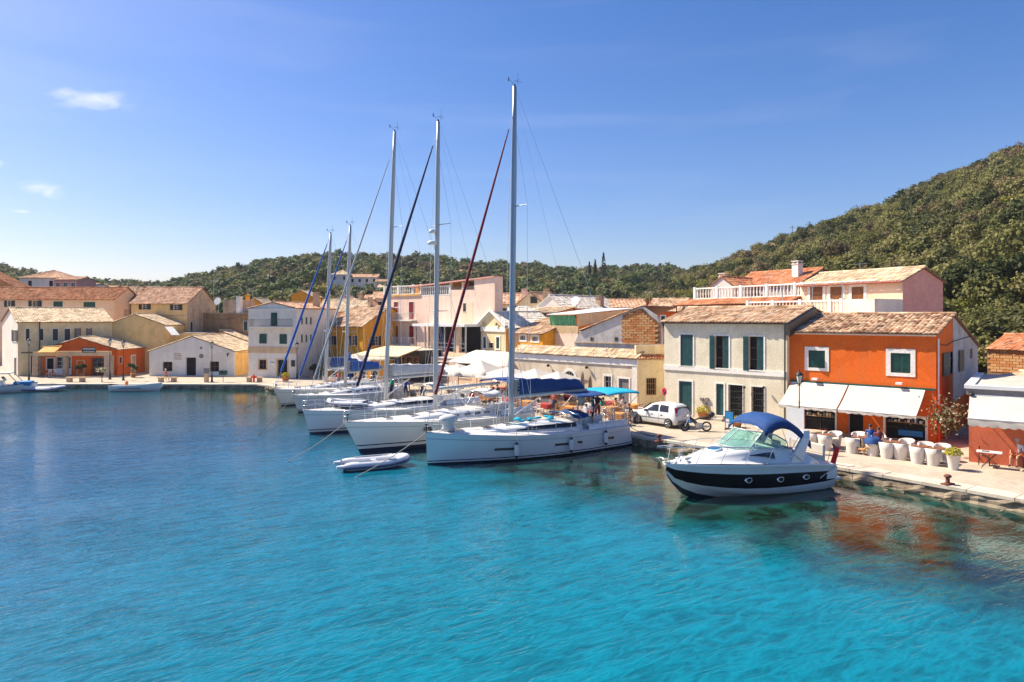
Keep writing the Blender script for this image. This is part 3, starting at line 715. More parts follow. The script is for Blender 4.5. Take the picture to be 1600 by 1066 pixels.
class House:
    def __init__(h, name, label, cat, A, B, D, ze, wall='white', zb=.5, roof='side', zr=None, rd=None, rx=None, zback=None, over=.25, tile='tile_tan',
                 wall_r=None, wall_l=None, wall_f=None, group=None, tw=.24, cornice=None, parapet=0, vdir=None, rear=True):
        h.A = Vector((*at(*A), 0)) if len(A) == 2 else Vector(A); h.B = Vector((*at(*B), 0)) if len(B) == 2 else Vector(B)
        d = h.B - h.A; h.W = d.length; h.u = d.normalized(); h.v = Vector((-h.u.y, h.u.x, 0))
        h.ang = atan2(h.u.y, h.u.x); h.D = D; h.ze = ze; h.zb = zb; h.zback = ze if zback is None else zback
        h.zr = zr if zr is not None else ze + 1; h.rd = D/2 if rd is None else rd; h.rx = h.W/2 if rx is None else rx
        h.roof, h.over, h.tile, h.tw, h.parapet = roof, over, tile, tw, parapet
        h.wm = {'f': wall_f or wall, 'r': wall_r or wall, 'l': wall_l or wall, 'b': wall}
        h.op = {'f': [], 'r': [], 'l': [], 'b': []}; h.wins = []; h.cornice = cornice
        h.e = thing(name, label, cat, h.A[:], h.ang, group)
    # measuring on the wall planes
    def fs(h, px, side='f'):
        t = (px-800)/FPX
        o, d = (h.A, h.u) if side == 'f' else ((h.B, h.v) if side == 'r' else (h.A, h.v))
        return (t*o.y - o.x)/(d.x - t*d.y)
    def fy(h, s, side='f'):
        o, d = (h.A, h.u) if side == 'f' else ((h.B, h.v) if side == 'r' else (h.A, h.v))
        return (o + d*s).y
    def fz(h, px, py, side='f'): return ZZ(py, h.fy(h.fs(px, side), side))
    def P(h, side, s, d, z):
        return {'f': (s,-d,z), 'r': (h.W+d,s,z), 'l': (-d,s,z), 'b': (s,h.D+d,z)}[side]
    def bx(h, mb, side, s0, s1, d0, d1, z0, z1, m=0):
        c = [h.P(side, s, d, z) for s in (s0,s1) for d in (d0,d1) for z in (z0,z1)]
        xs = [q[0] for q in c]; ysn = [q[1] for q in c]
        mb.box(min(xs),max(xs),min(ysn),max(ysn),min(z0,z1),max(z0,z1),m)
    def win(h, x0, x1, y0, y1, kind='closed', side='f', c='green', fc='trim', fw=.1, rec=.12, label=None, sill=True, name=None):
        """opening measured by its left/right columns and top/bottom rows"""
        s0, s1 = h.fs(x0, side), h.fs(x1, side)
        if s0 > s1: s0, s1 = s1, s0
        xm = (x0+x1)/2
        h.wz(s0, s1, h.fz(xm, y1, side), h.fz(xm, y0, side), kind, side, c, fc, fw, rec, label, sill, name)
    def wz(h, s0, s1, z0, z1, kind='closed', side='f', c='green', fc='trim', fw=.1, rec=.12, label=None, sill=True, name=None):
        L_ = h.W if side in 'fb' else h.D
        s0 = max(.12, s0); s1 = min(L_-.12, s1); z0 = max(h.zb+.02, z0)
        top = min(h.ze, h.zback) if side in 'rl' or h.roof != 'front' else h.ze
        if z1 > top-.05 and not (h.roof == 'front' and side == 'f'): z1 = top-.05
        if s1-s0 < .15 or z1-z0 < .15: return
        h.wins.append((s0,s1,z0,z1,kind,side,c,fc,fw,rec,label,sill,name))
        if z1 < top: h.op[side].append((s0,s1,z0,z1))
    def wallsheet(h, side, L_, z0, z1, mb):
        ops = h.op[side]
        ss = sorted(set([0,L_]+[q for o in ops for q in o[:2]])); zs = sorted(set([z0,z1]+[q for o in ops for q in o[2:4]]))
        for a, b in zip(ss, ss[1:]):
            for c, d in zip(zs, zs[1:]):
                sm, zm = (a+b)/2, (c+d)/2
                if any(o[0] < sm < o[1] and o[2] < zm < o[3] for o in ops): continue
                mb.quad(h.P(side,a,0,c), h.P(side,b,0,c), h.P(side,b,0,d), h.P(side,a,0,d))
        for s0,s1,a,b in ops:
            r = -.24
            for q in (((s0,a),(s0,b)),((s0,b),(s1,b)),((s1,b),(s1,a)),((s1,a),(s0,a))):
                (p1,q1),(p2,q2) = q
                mb.quad(h.P(side,p1,0,q1),h.P(side,p2,0,q2),h.P(side,p2,r,q2),h.P(side,p1,r,q1))
    def build(h):
        W, D, ze, zb, zk = h.W, h.D, h.ze, h.zb, h.zback
        zside = min(ze, zk)
        for side, L_, zt in (('f',W,ze),('r',D,zside),('l',D,zside),('b',W,zk)):
            mb = MB(); h.wallsheet(side, L_, zb, zt, mb)
            if h.roof == 'side' and side in 'rl':
                pts = [(0,zside),(0,ze),(h.rd,h.zr),(D,zk),(D,zside)]
                cl = [pts[0]]
                for q in pts[1:]:
                    if (q[0]-cl[-1][0])**2+(q[1]-cl[-1][1])**2 > 1e-6: cl.append(q)
                if h.rd < .01: cl = [(0,zside),(0,h.zr),(D,zk)] if zk > zside+.01 or True else cl
                mb.poly([h.P(side,s,0,z) for s,z in cl])
            if h.roof == 'front' and side in 'fb': mb.poly([h.P(side,0,0,ze),h.P(side,h.rx,0,h.zr),h.P(side,W,0,ze)])
            mb.build('wall', M[h.wm[side]], h.e)
        o = h.over; T_ = h.tile
        if h.roof == 'side':
            sf = (h.zr-ze)/max(.3,h.rd); sb = (h.zr-zk)/max(.3,D-h.rd)
            r0, r1 = (-o*.6,h.rd,h.zr+.03), (W+o*.6,h.rd,h.zr+.03)
            if h.rd > .05: tile_plane('roof', (-o*.6,-o,ze-sf*o+.03),(W+o*.6,-o,ze-sf*o+.03), r0, r1, T_, h.e, h.tw)
            if D-h.rd > .05: tile_plane('roof', (W+o*.6,D+o,zk-sb*o+.03),(-o*.6,D+o,zk-sb*o+.03), r1, r0, T_, h.e, max(h.tw,.4), seg=2)
            ridge_caps(r0, r1, T_, h.e)
        elif h.roof == 'front':
            sl = (h.zr-ze)/max(.3,h.rx); sr = (h.zr-ze)/max(.3,W-h.rx); r0, r1 = (h.rx,-o*.5,h.zr+.03), (h.rx,D+o*.5,h.zr+.03)
            tile_plane('roof', (W+o,-o*.5,ze-sr*o+.03),(W+o,D+o*.5,ze-sr*o+.03), r0, r1, T_, h.e, h.tw)
            tile_plane('roof', (-o,D+o*.5,ze-sl*o+.03),(-o,-o*.5,ze-sl*o+.03), r1, r0, T_, h.e, h.tw)
            ridge_caps(r0, r1, T_, h.e)
        elif h.roof == 'hip':
            q = min(W, D)/2; a0 = (-o,-o,ze-.05); a1 = (W+o,-o,ze-.05); a2 = (W+o,D+o,ze-.05); a3 = (-o,D+o,ze-.05)
            if W >= D: r0, r1 = (q,D/2,h.zr), (W-q,D/2,h.zr); pl = ((a0,a1,r0,r1),(a1,a2,r1,r1),(a2,a3,r1,r0),(a3,a0,r0,r0))
            else: r0, r1 = (W/2,q,h.zr), (W/2,D-q,h.zr); pl = ((a0,a1,r0,r0),(a1,a2,r0,r1),(a2,a3,r1,r1),(a3,a0,r1,r0))
            for (p,q_,r,s) in pl: tile_plane('roof', p, q_, Vector(r)+Vector((0,0,.0)), Vector(s)+Vector((.01,0.01,0)), T_, h.e, h.tw)
            ridge_caps(r0, r1, T_, h.e)
        elif h.roof == 'flat':
            mb = MB(); mb.box(.02,W-.02,.02,D-.02,ze-h.parapet-.02,ze-h.parapet+.06); mb.build('roof', M['concrete'], h.e)
            if h.parapet or h.cornice:
                mb = MB(); t = .05
                mb.box(-t,W+t,-t,.2,ze+.002,ze+.09); mb.box(-t,W+t,D-.2,D+t,ze+.002,ze+.09); mb.box(-t,.2,.2,D-.2,ze+.002,ze+.09); mb.box(W-.2,W+t,.2,D-.2,ze+.002,ze+.09)
                mb.build('coping', M[h.cornice or 'trim'], h.e)
        for w_ in h.wins: h.mkwin(*w_)
        return h
    def mkwin(h, s0, s1, z0, z1, kind, side, c, fc, fw, rec, label, sill, name):
        nm = name or ('door' if kind in ('door','doorpane','doordark') else 'window')
        mb = MB()
        if fw:
            h.bx(mb, side, s0-fw, s0, .0, .035, z0, z1+fw); h.bx(mb, side, s1, s1+fw, .0, .035, z0, z1+fw); h.bx(mb, side, s0, s1, .0, .035, z1, z1+fw)
            if 'door' not in kind: h.bx(mb, side, s0-fw, s1+fw, .0, .07 if sill else .035, z0-fw*.8, z0)
            fmat = fc
        else:
            t = .04; h.bx(mb, side, s0, s0+t, -.2, -.14, z0, z1); h.bx(mb, side, s1-t, s1, -.2, -.14, z0, z1); h.bx(mb, side, s0+t, s1-t, -.2, -.14, z1-t, z1); h.bx(mb, side, s0+t, s1-t, -.2, -.14, z0, z0+t)
            fmat = 'whitepaint' if kind != 'bars' else 'wood'
        par = mb.build(nm, M[fmat], h.e)
        if label: par['label'] = label
        sm = (s0+s1)/2
        def leaf_(a, b, d0, d1, nm_='shutter'):
            q = MB(); h.bx(q, side, a, b, d0, d1, z0+.01, z1-.01)
            zc = z0+.12
            n_ = 3 if z1-z0 > 1.4 else 2
            dz = (z1-z0-.1)/n_
            for i in range(n_):   # louvred panels
                za, zb_ = z0+.08+i*dz, z0+.02+(i+1)*dz
                for j in range(7):
                    zz = za+(zb_-za)*(j+.5)/7; h.bx(q, side, a+.05, b-.05, d1+.001, d1+.014, zz-.012, zz+.012)
            q.build(nm_, M[c], par)
        def pane_(d=-.19, a=s0, b=s1, mt='glass'):
            q = MB(); q.quad(h.P(side,a,d,z0),h.P(side,b,d,z0),h.P(side,b,d,z1),h.P(side,a,d,z1)); q.build('pane', M[mt], par)
        def muntins(a=s0, b=s1, rows=3, cols=2, mt='whitepaint', d=-.17, w=.035):
            q = MB(); h.bx(q, side, a, a+w, d, d+.04, z0, z1); h.bx(q, side, b-w, b, d, d+.04, z0, z1)
            for i in range(1, cols): x = a+(b-a)*i/cols; h.bx(q, side, x-w/2, x+w/2, d, d+.038, z0+.002, z1-.002)
            for i in range(0, rows+1): z = z0+(z1-z0)*i/rows; z = min(max(z, z0+w/2+.001), z1-w/2-.001); h.bx(q, side, a+w, b-w, d, d+.034, z-w/2, z+w/2)
            q.build('casement', M[mt], par)
        if kind == 'closed':
            leaf_(s0+.01, sm-.006, -.07, -.03); leaf_(sm+.006, s1-.01, -.07, -.03); pane_(-.22, mt='dark')
        elif kind == 'open':
            hw = (s1-s0)/2; pane_(); muntins()
            leaf_(s0-hw-.02, s0-.02, .045, .085); leaf_(s1+.02, s1+hw+.02, .045, .085)
        elif kind == 'halfopen':
            hw = (s1-s0)/2; pane_(mt='dark'); muntins(s0, sm, 3, 1, 'wood')
            leaf_(s0-hw*.75, s0-.01, .05, .09); leaf_(sm+.06, s1-.01, -.06, -.02)
        elif kind == 'pane': pane_(); muntins()
        elif kind == 'dark': pane_(mt='dark'); muntins(rows=2, mt=c if c in ('wood','darkpaint','brownpaint') else 'darkpaint')
        elif kind == 'door':
            q = MB(); n_ = max(2, int((s1-s0)/.2))
            for i in range(n_): h.bx(q, side, s0+(s1-s0)*i/n_+.006, s0+(s1-s0)*(i+1)/n_-.006, -.12, -.07-.004*(i%2), z0, z1-.01)
            h.bx(q, side, s0, s1, -.16, -.125, z0, z1); h.bx(q, side, s1-.14, s1-.10, -.07, -.02, z0+.95, z0+1.05)
            q.build('door_leaf', M[c], par)
        elif kind == 'doorpane': pane_(mt='glass'); muntins(rows=4, cols=3, mt=c)
        elif kind == 'doordark': pane_(-.22, mt='dark')
        elif kind == 'bars':
            pane_(-.18, mt='dark'); q = MB(); n_ = max(3, int((s1-s0)/.13))
            for i in range(n_+1): x = s0+(s1-s0)*i/n_; q.cyl(h.P(side,x,.06,z0), h.P(side,x,.06,z1), .012, n=4)
            k_ = max(3, int((z1-z0)/.35))
            for i in range(k_+1): z = z0+(z1-z0)*i/k_; q.cyl(h.P(side,s0,.06,z), h.P(side,s1,.06,z), .014, n=4)
            q.build('grille', M[c if c in ('iron','woodlight') else 'iron'], par)
    def part(h, name, mats, fn, label=None, parent=None, **kw):
        mb = MB(); fn(mb); o = mb.build(name, [M[x] for x in (mats if isinstance(mats, (list,tuple)) else [mats])], parent or h.e, **kw)
        if label: o['label'] = label
        return o
    def band(h, s0, s1, z0, z1, d=.06, mat='trim', side='f', name='cornice'):
        return h.part(name, mat, lambda mb: h.bx(mb, side, s0, s1, .001, d, z0, z1))
    def chimney(h, x, y, z0, z1, w=.5, mat='stone', cap=True):
        def f(mb):
            mb.box(x-w/2,x+w/2,y-w/2,y+w/2,z0,z1)
            mb.box(x-w/2-.06,x+w/2+.06,y-w/2-.06,y+w/2+.06,z1,z1+.08)
            if cap:
                for a in (-1,1):
                    for b in (-1,1): mb.box(x+a*w*.36-.06,x+a*w*.36+.06,y+b*w*.36-.06,y+b*w*.36+.06,z1+.08,z1+.3)
                mb.box(x-w/2-.05,x+w/2+.05,y-w/2-.05,y+w/2+.05,z1+.3,z1+.38)
        return h.part('chimney', mat, f)
    def balustrade(h, s0, s1, z, hh=.95, d=0.1, side='f', mat='trim', step=.27, parent=None, posts=None):
        pr = h.part('balustrade', mat, lambda mb: (h.bx(mb, side, s0, s1, d-.09, d+.09, z+hh-.12, z+hh), h.bx(mb, side, s0, s1, d-.09, d+.09, z, z+.1)), parent=parent)
        n_ = int(abs(s1-s0)/step); prof = [(.045,0),(.06,.08),(.035,.18),(.075,.36),(.06,.46),(.035,.6),(.05,.7),(.045,hh-.22)]
        bm_ = MB(); bm_.lathe([(r,zz+.1) for r, zz in prof], 8); me = bm_.mesh('baluster', M[mat])
        pm = MB(); pm.box(-.12,.12,-.12,.12,0,hh+.08); pme = pm.mesh('post', M[mat])
        for i in range(n_+1):
            s = s0+(s1-s0)*i/max(1,n_); post = (i % 8 == 0) or i == n_
            o = bpy.data.objects.new('post' if post else 'baluster', pme if post else me); link(o, pr); o.location = h.P(side, s, d, z)
        return pr
    def railing(h, s0, s1, z, hh=.9, d=.6, side='f', mat='iron', depth=.6, step=.13, slab='trim'):
        def f(mb):
            h.bx(mb, side, s0, s1, .0, d, z-.14, z)
        sl = h.part('balcony', slab, f)
        def g(mb):
            for zz in (z+.06, z+hh):
                mb.tube([h.P(side,s0+.03,.02,zz),h.P(side,s0+.03,d-.04,zz),h.P(side,s1-.03,d-.04,zz),h.P(side,s1-.03,.02,zz)], .018, 4)
            n_ = int((s1-s0)/step)
            for i in range(n_+1): s = s0+.03+(s1-s0-.06)*i/n_; mb.cyl(h.P(side,s,d-.04,z), h.P(side,s,d-.04,z+hh), .016, n=4)
            for s in (s0+.03, s1-.03):
                for k in range(4): mb.cyl(h.P(side,s,d*k/4+.02,z), h.P(side,s,d*k/4+.02,z+hh), .010, n=4)
        h.part('railing', mat, g, parent=sl)
def hous(*a, **k): return House(*a, **k)

# ---- 1. cream house of the right-hand row
h = hous('cream_house', 'two storey cream house with dark green shutters, left neighbour of the orange shop house', 'house', (1038,48.6), (1230,42.35), 9, 7.08, 'cream', zr=8.0, rd=3.6, zback=7.0, over=.32, tile='tile_tan', tw=.23)
h.win(1063.5,1083,523,572,'closed',fw=.11,c='teal',label='closed pair of tall dark green shutters, upper left')
h.win(1117.5,1139,525,577,'halfopen',fw=.10,c='teal')
h.win(1170.5,1193.5,526,580,'halfopen',fw=.10,c='teal')
h.win(1061,1081.5,596,648,'door',fw=.11,c='teal')
h.win(1119,1131,600,654,'door',fw=.10,c='teal')
h.win(1139,1160.5,602,664,'bars',fw=.06)
h.win(1175,1194,605,672,'bars',fw=.08)
h.band(-.02,h.W,h.fz(1133,583)-.02,h.fz(1133,577)+.06,.07)
h.band(-.02,h.W,h.ze-.16,h.ze-.02,.05,'darkpaint',name='gutter')
h.part('wall_lamp','iron',lambda mb: [mb.sphere(h.P('f',h.fs(px),.25,h.fz(px,605)),.09,8,5) or mb.cyl(h.P('f',h.fs(px),.0,h.fz(px,606)),h.P('f',h.fs(px),.25,h.fz(px,604)),.02) for px in (1166,1196)])
h.part('meter_box','greypaint',lambda mb: [h.bx(mb,'f',h.fs(px),h.fs(px)+.22,.0,.12,h.fz(px,yy),h.fz(px,yy)+.2) for px, yy in ((1095,626),(1100,632),(1103,626))])
h.part('drainpipe','darkpaint',lambda mb: mb.tube([h.P('f',h.W-.1,.1,7.0),h.P('f',h.W-.1,.1,.5)],.05,6))
h.part('doorstep','concrete',lambda mb: (h.bx(mb,'f',h.fs(1117),h.fs(1134),.0,.55,.5,.66), h.bx(mb,'f',h.fs(1118),h.fs(1133),.0,.28,.662,.83)))
# ridge upstand clad in dark sheet between the two roofs
def rs(mb):
    y0, y1 = -.4, h.D*.42; W = h.W
    for i in range(7):
        a, b = y0+(y1-y0)*i/7, y0+(y1-y0)*(i+1)/7; za, zb_ = 6.62+.26*(a-y0)+.30, 6.62+.26*(b-y0)+.30
        mb.add([(W+.02,a,za-.6),(W+.34,a,za-.75),(W+.34,a,za-.02),(W+.02,a,za+.12),(W+.02,b,zb_-.6),(W+.34,b,zb_-.75),(W+.34,b,zb_-.02),(W+.02,b,zb_+.12)], [(0,1,2,3),(3,2,6,7),(1,5,6,2),(4,7,6,5),(0,3,7,4)])
h.part('flashing','navy_canvas' if False else 'darkpaint',rs)
h.build(); CREAM = h

# ---- 2. orange shop house
h = hous('orange_house', 'bright orange shop house with two white framed green windows and white awnings', 'house', (1233,42.6), (1463,37.2), 12.6, 6.5, 'orange', zr=7.50, rd=4.3, zback=5.4, over=.28, tile='tile_dark', tw=.235, wall_r='orange')
h.win(1263.5,1289.5,540.5,575,'closed',fw=.22,sill=False,c='green')
h.win(1392,1423,544.5,583,'closed',fw=.24,sill=False,c='green')
h.win(1257,1305,640,676,'dark',fw=.1,c='woodlight',name='shop_window',rec=.3)
h.win(1325,1349,645,684,'doordark',fw=.0)
h.win(1384,1446,652,690,'dark',fw=.13,c='woodlight',name='shop_window')
h.win(1481,1497,545,584,'open',side='r',fw=.0,c='teal')
h.win(1513,1522,545,560,'dark',side='r',fw=0); h.win(1533,1541,548,560,'dark',side='r',fw=0)
h.band(0,h.W,h.ze-.18,h.ze-.01,.07,'trim')
h.band(h.fs(1236),h.fs(1462),h.fz(1350,602)-.06,h.fz(1350,602)+.05,.10,'green',name='awning_rail')
# unpainted grey render on the rear two thirds of the end wall
h.part('render_panel','greywall',lambda mb: mb.add([h.P('r',s,.012,z) for s,z in ((4.35,2.3),(h.D-.02,2.9),(h.D-.02,5.36),(4.35,7.42))],[(0,1,2,3)]), label='bare grey white render on the rear of the end wall')
for px, (a,b) in ((1517.5,(545,560)),(1537,(548,560))):
    s = h.fs(px,'r'); z0, z1 = h.fz(px,b,'r'), h.fz(px,a,'r')
    h.part('window','darkpaint',lambda mb: h.bx(mb,'r',s-.36,s+.36,.0,.03,z0,z1), label='small dark square window in the grey end wall')
h.part('drainpipe','whitepaint',lambda mb: mb.tube([h.P('r',.14,.08,6.2),h.P('r',.14,.08,2.6)],.05,8))
h.part('drainpipe','orange2',lambda mb: mb.tube([h.P('r',.14,.08,2.6),h.P('r',.14,.08,.5)],.05,8))
h.part('cable','rubber',lambda mb: (mb.tube([h.P('r',.3,.05,5.9),h.P('r',2.4,.05,5.75),h.P('r',4.4,.05,5.95),h.P('r',10.5,.06,6.15)],.02,4), mb.tube([h.P('r',.3,.05,5.9),h.P('r',.5,.05,5.3),h.P('r',.35,.05,4.6)],.03,4)))
h.part('floodlight','whitepaint',lambda mb: [h.bx(mb,'f',h.fs(px)-.16,h.fs(px)+.16,.1,.4,h.fz(px,yy)-.02,h.fz(px,yy)+.1) for px, yy in ((1276,593),(1407,600))])
# shop counters seen through the openings
def shelves(x0,x1,zs,seed):
    def f(mb):
        for k, z in enumerate(zs):
            h.bx(mb,'f',x0,x1,-.20,.02,z,z+.03,0)
            s = x0+.05
            while s < x1-.1:
                w_ = U(.05,.14); h.bx(mb,'f',s,s+w_,-.16,-.04,z+.031,z+.03+U(.08,.24),random.choice((1,2,3,4))); s += w_+U(.02,.1)
    return f
h.part('shop_shelf',['woodlight','whitepaint','redpaint','paleyellow','greypaint'],shelves(h.fs(1259),h.fs(1303),(1.35,1.95,2.35),1))
h.part('shop_shelf',['woodlight','whitepaint','plasticblue','darkpaint','greypaint'],shelves(h.fs(1386),h.fs(1444),(1.45,2.0),2))
h.part('counter','plasticblue',lambda mb: h.bx(mb,'f',h.fs(1404),h.fs(1442),-.2,.03,.75,1.05))
h.build(); ORANGE = h
# projecting cafe sign board beside the shop door
def awning(name, label, H, s0, s1, ztop, zbot, out, parent_group=None, mat='white_canvas', val=.26):
    a = thing(name, label, 'awning', H.e.matrix_basis @ Vector((s0,0,0)) if False else H.A + H.u*s0, H.ang)
    W_ = s1-s0
    mb = MB(); nx, ny = 24, 8; rings = []
    for i in range(nx+1):
        x = W_*i/nx
        rings.append([(x, -.12-(out-.12)*j/ny, ztop+(zbot-ztop)*j/ny - .05*sin(pi*j/ny) - .012*sin(x*3.1+j*.3)) for j in range(ny+1)])
    mb.loft(rings, close=False); mb.build('canopy', M[mat], a)
    mb = MB(); rings = []
    for i in range(nx*3+1):
        x = W_*i/(nx*3); sc = val*(.80+.2*abs(sin(pi*x/.38)))
        rings.append([(x,-out-.005,zbot-.03),(x,-out-.02-.015*sin(x*7),zbot-sc*.5),(x,-out-.01+.02*sin(x*7+1),zbot-sc)])
    mb.loft(rings, close=False); mb.build('valance', M[mat], a)
    mb = MB(); mb.tube([(0,-out,zbot-.02),(W_,-out,zbot-.02)], .03, 6); mb.tube([(0,-.1,ztop),(W_,-.1,ztop)], .045, 6); mb.build('front_bar', M['whitepaint'], a)
    for x in (.06, W_-.06):
        mb = MB(); mb.tube([(x,-.05,ztop-.5),(x,-out*.55,(ztop*.4+zbot*.6)-.3),(x,-out+.03,zbot-.05)], .022, 6); mb.build('arm', M['metal'], a)
    return a
for (x0,x1,lab) in ((1237,1326,'white pull-out awning on the left half of the orange shop, behind the street lamp'),(1327,1447,'white scalloped awning over the door of the orange shop, right of the pair')):
    s0, s1 = ORANGE.fs(x0), ORANGE.fs(x1)
    awning('awning', lab, ORANGE, s0+.02, s1-.02, ORANGE.fz(1350,604)-.02, 2.18, 2.1, val=.22)
h = ORANGE
sb = h.part('menu_board', ['darkpaint','lens'], lambda mb: (h.bx(mb,'f',h.fs(1357),h.fs(1374),.0,.05,2.05,2.45,0), [h.bx(mb,'f',h.fs(1358.5)+U(0,.1),h.fs(1372)-U(0,.25),.051,.056,2.12+.07*i,2.135+.07*i,1) for i in range(4)]))

# ---- 3. coral house at the right edge
h = hous('coral_house', 'low coral red house with blue white roof edge at the right edge', 'house', (21.75,32.5,0), (28.2,27.6,0), 9, ZZ(606,32.5), 'coral', roof='flat', zb=.5)
h.build()
def edge(mb):
    W, D, z = h.W, h.D, h.ze
    mb.box(-.18,W+.1,-.2,.25,z-.02,z+.14,0); mb.box(-.18,.2,.25,D,z-.02,z+.14,0); mb.box(-.1,W,-.12,-.001,z-.32,z-.021,1)
h.part('roof_edge',['whitepaint','pale_blue'] if 'pale_blue' in M else ['whitepaint','greypaint'],edge)
awning('awning','long white awning with grey valance over the coral wall at the right edge',h,.05,6.8,h.ze-.33,2.78,1.5,val=.40)
h.part('wall_lamp','iron',lambda mb: mb.sphere(h.P('f',.12,.2,h.ze-.3),.1,8,5))
CORAL = h
# ---- 4. brick outhouse behind the coral house
h = hous('brick_outhouse','unplastered orange brick outhouse with tiled roof behind the coral house','outhouse',(1543,55),(1680,50),6,ZZ(546,54),'mortar',zr=ZZ(523,58),rd=3,tile='tile_red',over=.2)
h.build()
def bricks(H, side, s0, s1, z0, z1, bl=.42, bh=.2, top=None, mats=('brick','brick2','brick','brick2'), cap=300, parent=None, prob=1.0, name='brick'):
    """courses of individually laid blocks with recessed joints"""
    ms = []
    for k in range(4):
        q = MB(); q.box(-bl/2+.012*(1+k%2),bl/2-.014,-.03-.006*k,.0,-bh/2+.012,bh/2-.012); ms.append(q.mesh(name, M[mats[k % len(mats)]]))
    n_ = 0; z = z0+bh/2; row = 0
    ang = {'f':0,'r':pi/2,'l':-pi/2}[side]
    while z < z1:
        s = s0 + (bl/2 if row % 2 else bl)
        while s < s1 and n_ < cap:
            if (top is None or z+bh/2 < top(s)) and R() < prob:
                o = bpy.data.objects.new(name, random.choice(ms)); link(o, parent or H.e); o.location = H.P(side, s+U(-.01,.01), .004+U(0,.012), z); o.rotation_euler = (0,0,ang); n_ += 1
            s += bl
        z += bh; row += 1
bricks(h,'f',.0,4.2,3.0,h.ze,.45,.22)
h = hous('tiled_lean_to','low lean-to with pale barrel tiles between the grey end wall and the coral roof','lean-to',(1545,43),(1585,41.5),3,ZZ(592,43),'brick',zr=ZZ(580,45),rd=2.9,tile='tile_pale',over=.15)
h.build()

# ---- 5. long low warehouse behind the restaurant
h = hous('warehouse','long low beige warehouse with arched fanlight behind the restaurant parasols','building',(.06,60.2,0),(9.3,50.8,0),6,ZZ(561,50.8),'beige',roof='flat')
h.win(944,955,588,614,'pane',fw=.12,c='greypaint'); h.win(967,983,592,637,'door',fw=.12,c='greypaint')
h.build(); WARE = h
def wt(mb):
    W = h.W; mb.box(-.1,W+.1,-.08,.0,h.ze-.55,h.ze-.02)
h.part('cornice','trim',wt)
tile_plane('roof',(-.1,-.18,h.ze),(h.W+.1,-.18,h.ze),(-.1,1.0,h.ze+.62),(h.W+.1,1.0,h.ze+.62),'tile_pale',h.e,.24)
h.part('parapet','stone',lambda mb: mb.box(0,h.W,1.0,1.3,h.ze-.1,h.ze+.66))
sx = h.fs(890)
def arch(mb):
    zc = h.fz(890,592); r0, r1 = .62, .82
    for rr, d0, d1, m in ((r1,.0,.05,0),):
        for i in range(12):
            a, b = pi*i/12, pi*(i+1)/12
            mb.add([h.P('f',sx+r*cos(t),d,zc+r*sin(t)) for t in (a,b) for r in (r0,r1) for d in (.0,.06)], [(1,3,7,5),(0,2,6,4),(2,3,7,6),(0,1,5,4)], 0)
    mb.poly([h.P('f',sx+r0*cos(pi*i/12),.012,zc+r0*sin(pi*i/12)) for i in range(13)], 1)
    for i in range(1,6): t = pi*i/6; mb.cyl(h.P('f',sx,.03,zc), h.P('f',sx+r0*cos(t),.03,zc+r0*sin(t)), .016, n=4, m=0)
    h.bx(mb,'f',sx-r1,sx-r0,.0,.06,zc-1.6,zc,0); h.bx(mb,'f',sx+r0,sx+r1,.0,.06,zc-1.6,zc,0); h.bx(mb,'f',sx-r0,sx+r0,.0,.02,zc-1.6,zc-.03,2)
h.part('arched_window',['trim','glass','wood'],arch)
for px, py in ((859,571),(919,574)): h.part('wall_lamp','iron',lambda mb: (mb.sphere(h.P('f',h.fs(px),.22,h.fz(px,py)),.13,8,5), mb.cyl(h.P('f',h.fs(px),0,h.fz(px,py)),h.P('f',h.fs(px),.22,h.fz(px,py)),.03)))
h.part('quoin','white',lambda mb: h.bx(mb,'f',h.W-.42,h.W+.04,-.02,.05,.5,h.ze-.56))
w2 = hous('yellow_wing','low yellow ochre wing with barred window beside the cream house','building',(9.36,50.85,0),(12.6,51.5,0),5,h.ze,'paleyellow',roof='flat')
w2.win(1010,1025,591,617,'bars',fw=.0,c='woodlight'); w2.build()
w2.part('parapet','paleyellow',lambda mb: mb.box(0,w2.W,.35,.6,w2.ze,ZZ(540,50.9)))
tile_plane('roof',(0,-.15,w2.ze),(w2.W,-.15,w2.ze),(0,.34,w2.ze+.28),(w2.W,.34,w2.ze+.28),'tile_rust',w2.e,.22)

# ---- 6. ruin with brick gable
h = hous('ruined_house','half ruined house, left of gable grey render and right of it bare brick courses','house',(898,64),(1040,58.5),9,ZZ(536,62),'greywall',roof='flat',parapet=0)
h.build()
def gab(mb):
    pts = [(0,h.ze),(h.fs(905),h.fz(905,520)),(h.fs(945),h.fz(945,502)),(h.fs(1003),h.fz(1003,479)),(h.fs(1026),h.fz(1026,494)),(h.fs(1034),h.fz(1034,512)),(h.fs(1036),h.ze)]
    mb.poly([(x,0,z) for x,z in pts]+[]) ; mb.poly([(x,.35,z) for x,z in pts])
    for (a,b),(c,d) in zip(pts,pts[1:]): mb.quad((a,0,b),(c,0,d),(c,.35,d),(a,.35,b))
h.part('gable','greywall',gab)
bx0, bx1 = h.fs(973), h.fs(1033)
def tp(s): 
    a, b, c = h.fs(973), h.fs(1003), h.fs(1034); za, zb_, zc = h.fz(973,491), h.fz(1003,480), h.fz(1034,506)
    return (za+(zb_-za)*(s-a)/(b-a) if s < b else zb_+(zc-zb_)*(s-b)/(c-b)) - .1
h.part('mortar_bed','mortar',lambda mb: mb.add([(s,-.012,z) for s,z in ((bx0,h.ze),(bx1,h.ze),(bx1,tp(bx1)),(h.fs(1003),tp(h.fs(1003))),(bx0,tp(bx0)))],[(0,1,2,3,4)]))
bricks(h,'f',bx0-.2,bx1-.3,h.ze+.02,h.ze+3.4,.52,.21,top=tp)
a_, b_ = h.fs(905), h.fs(1003)
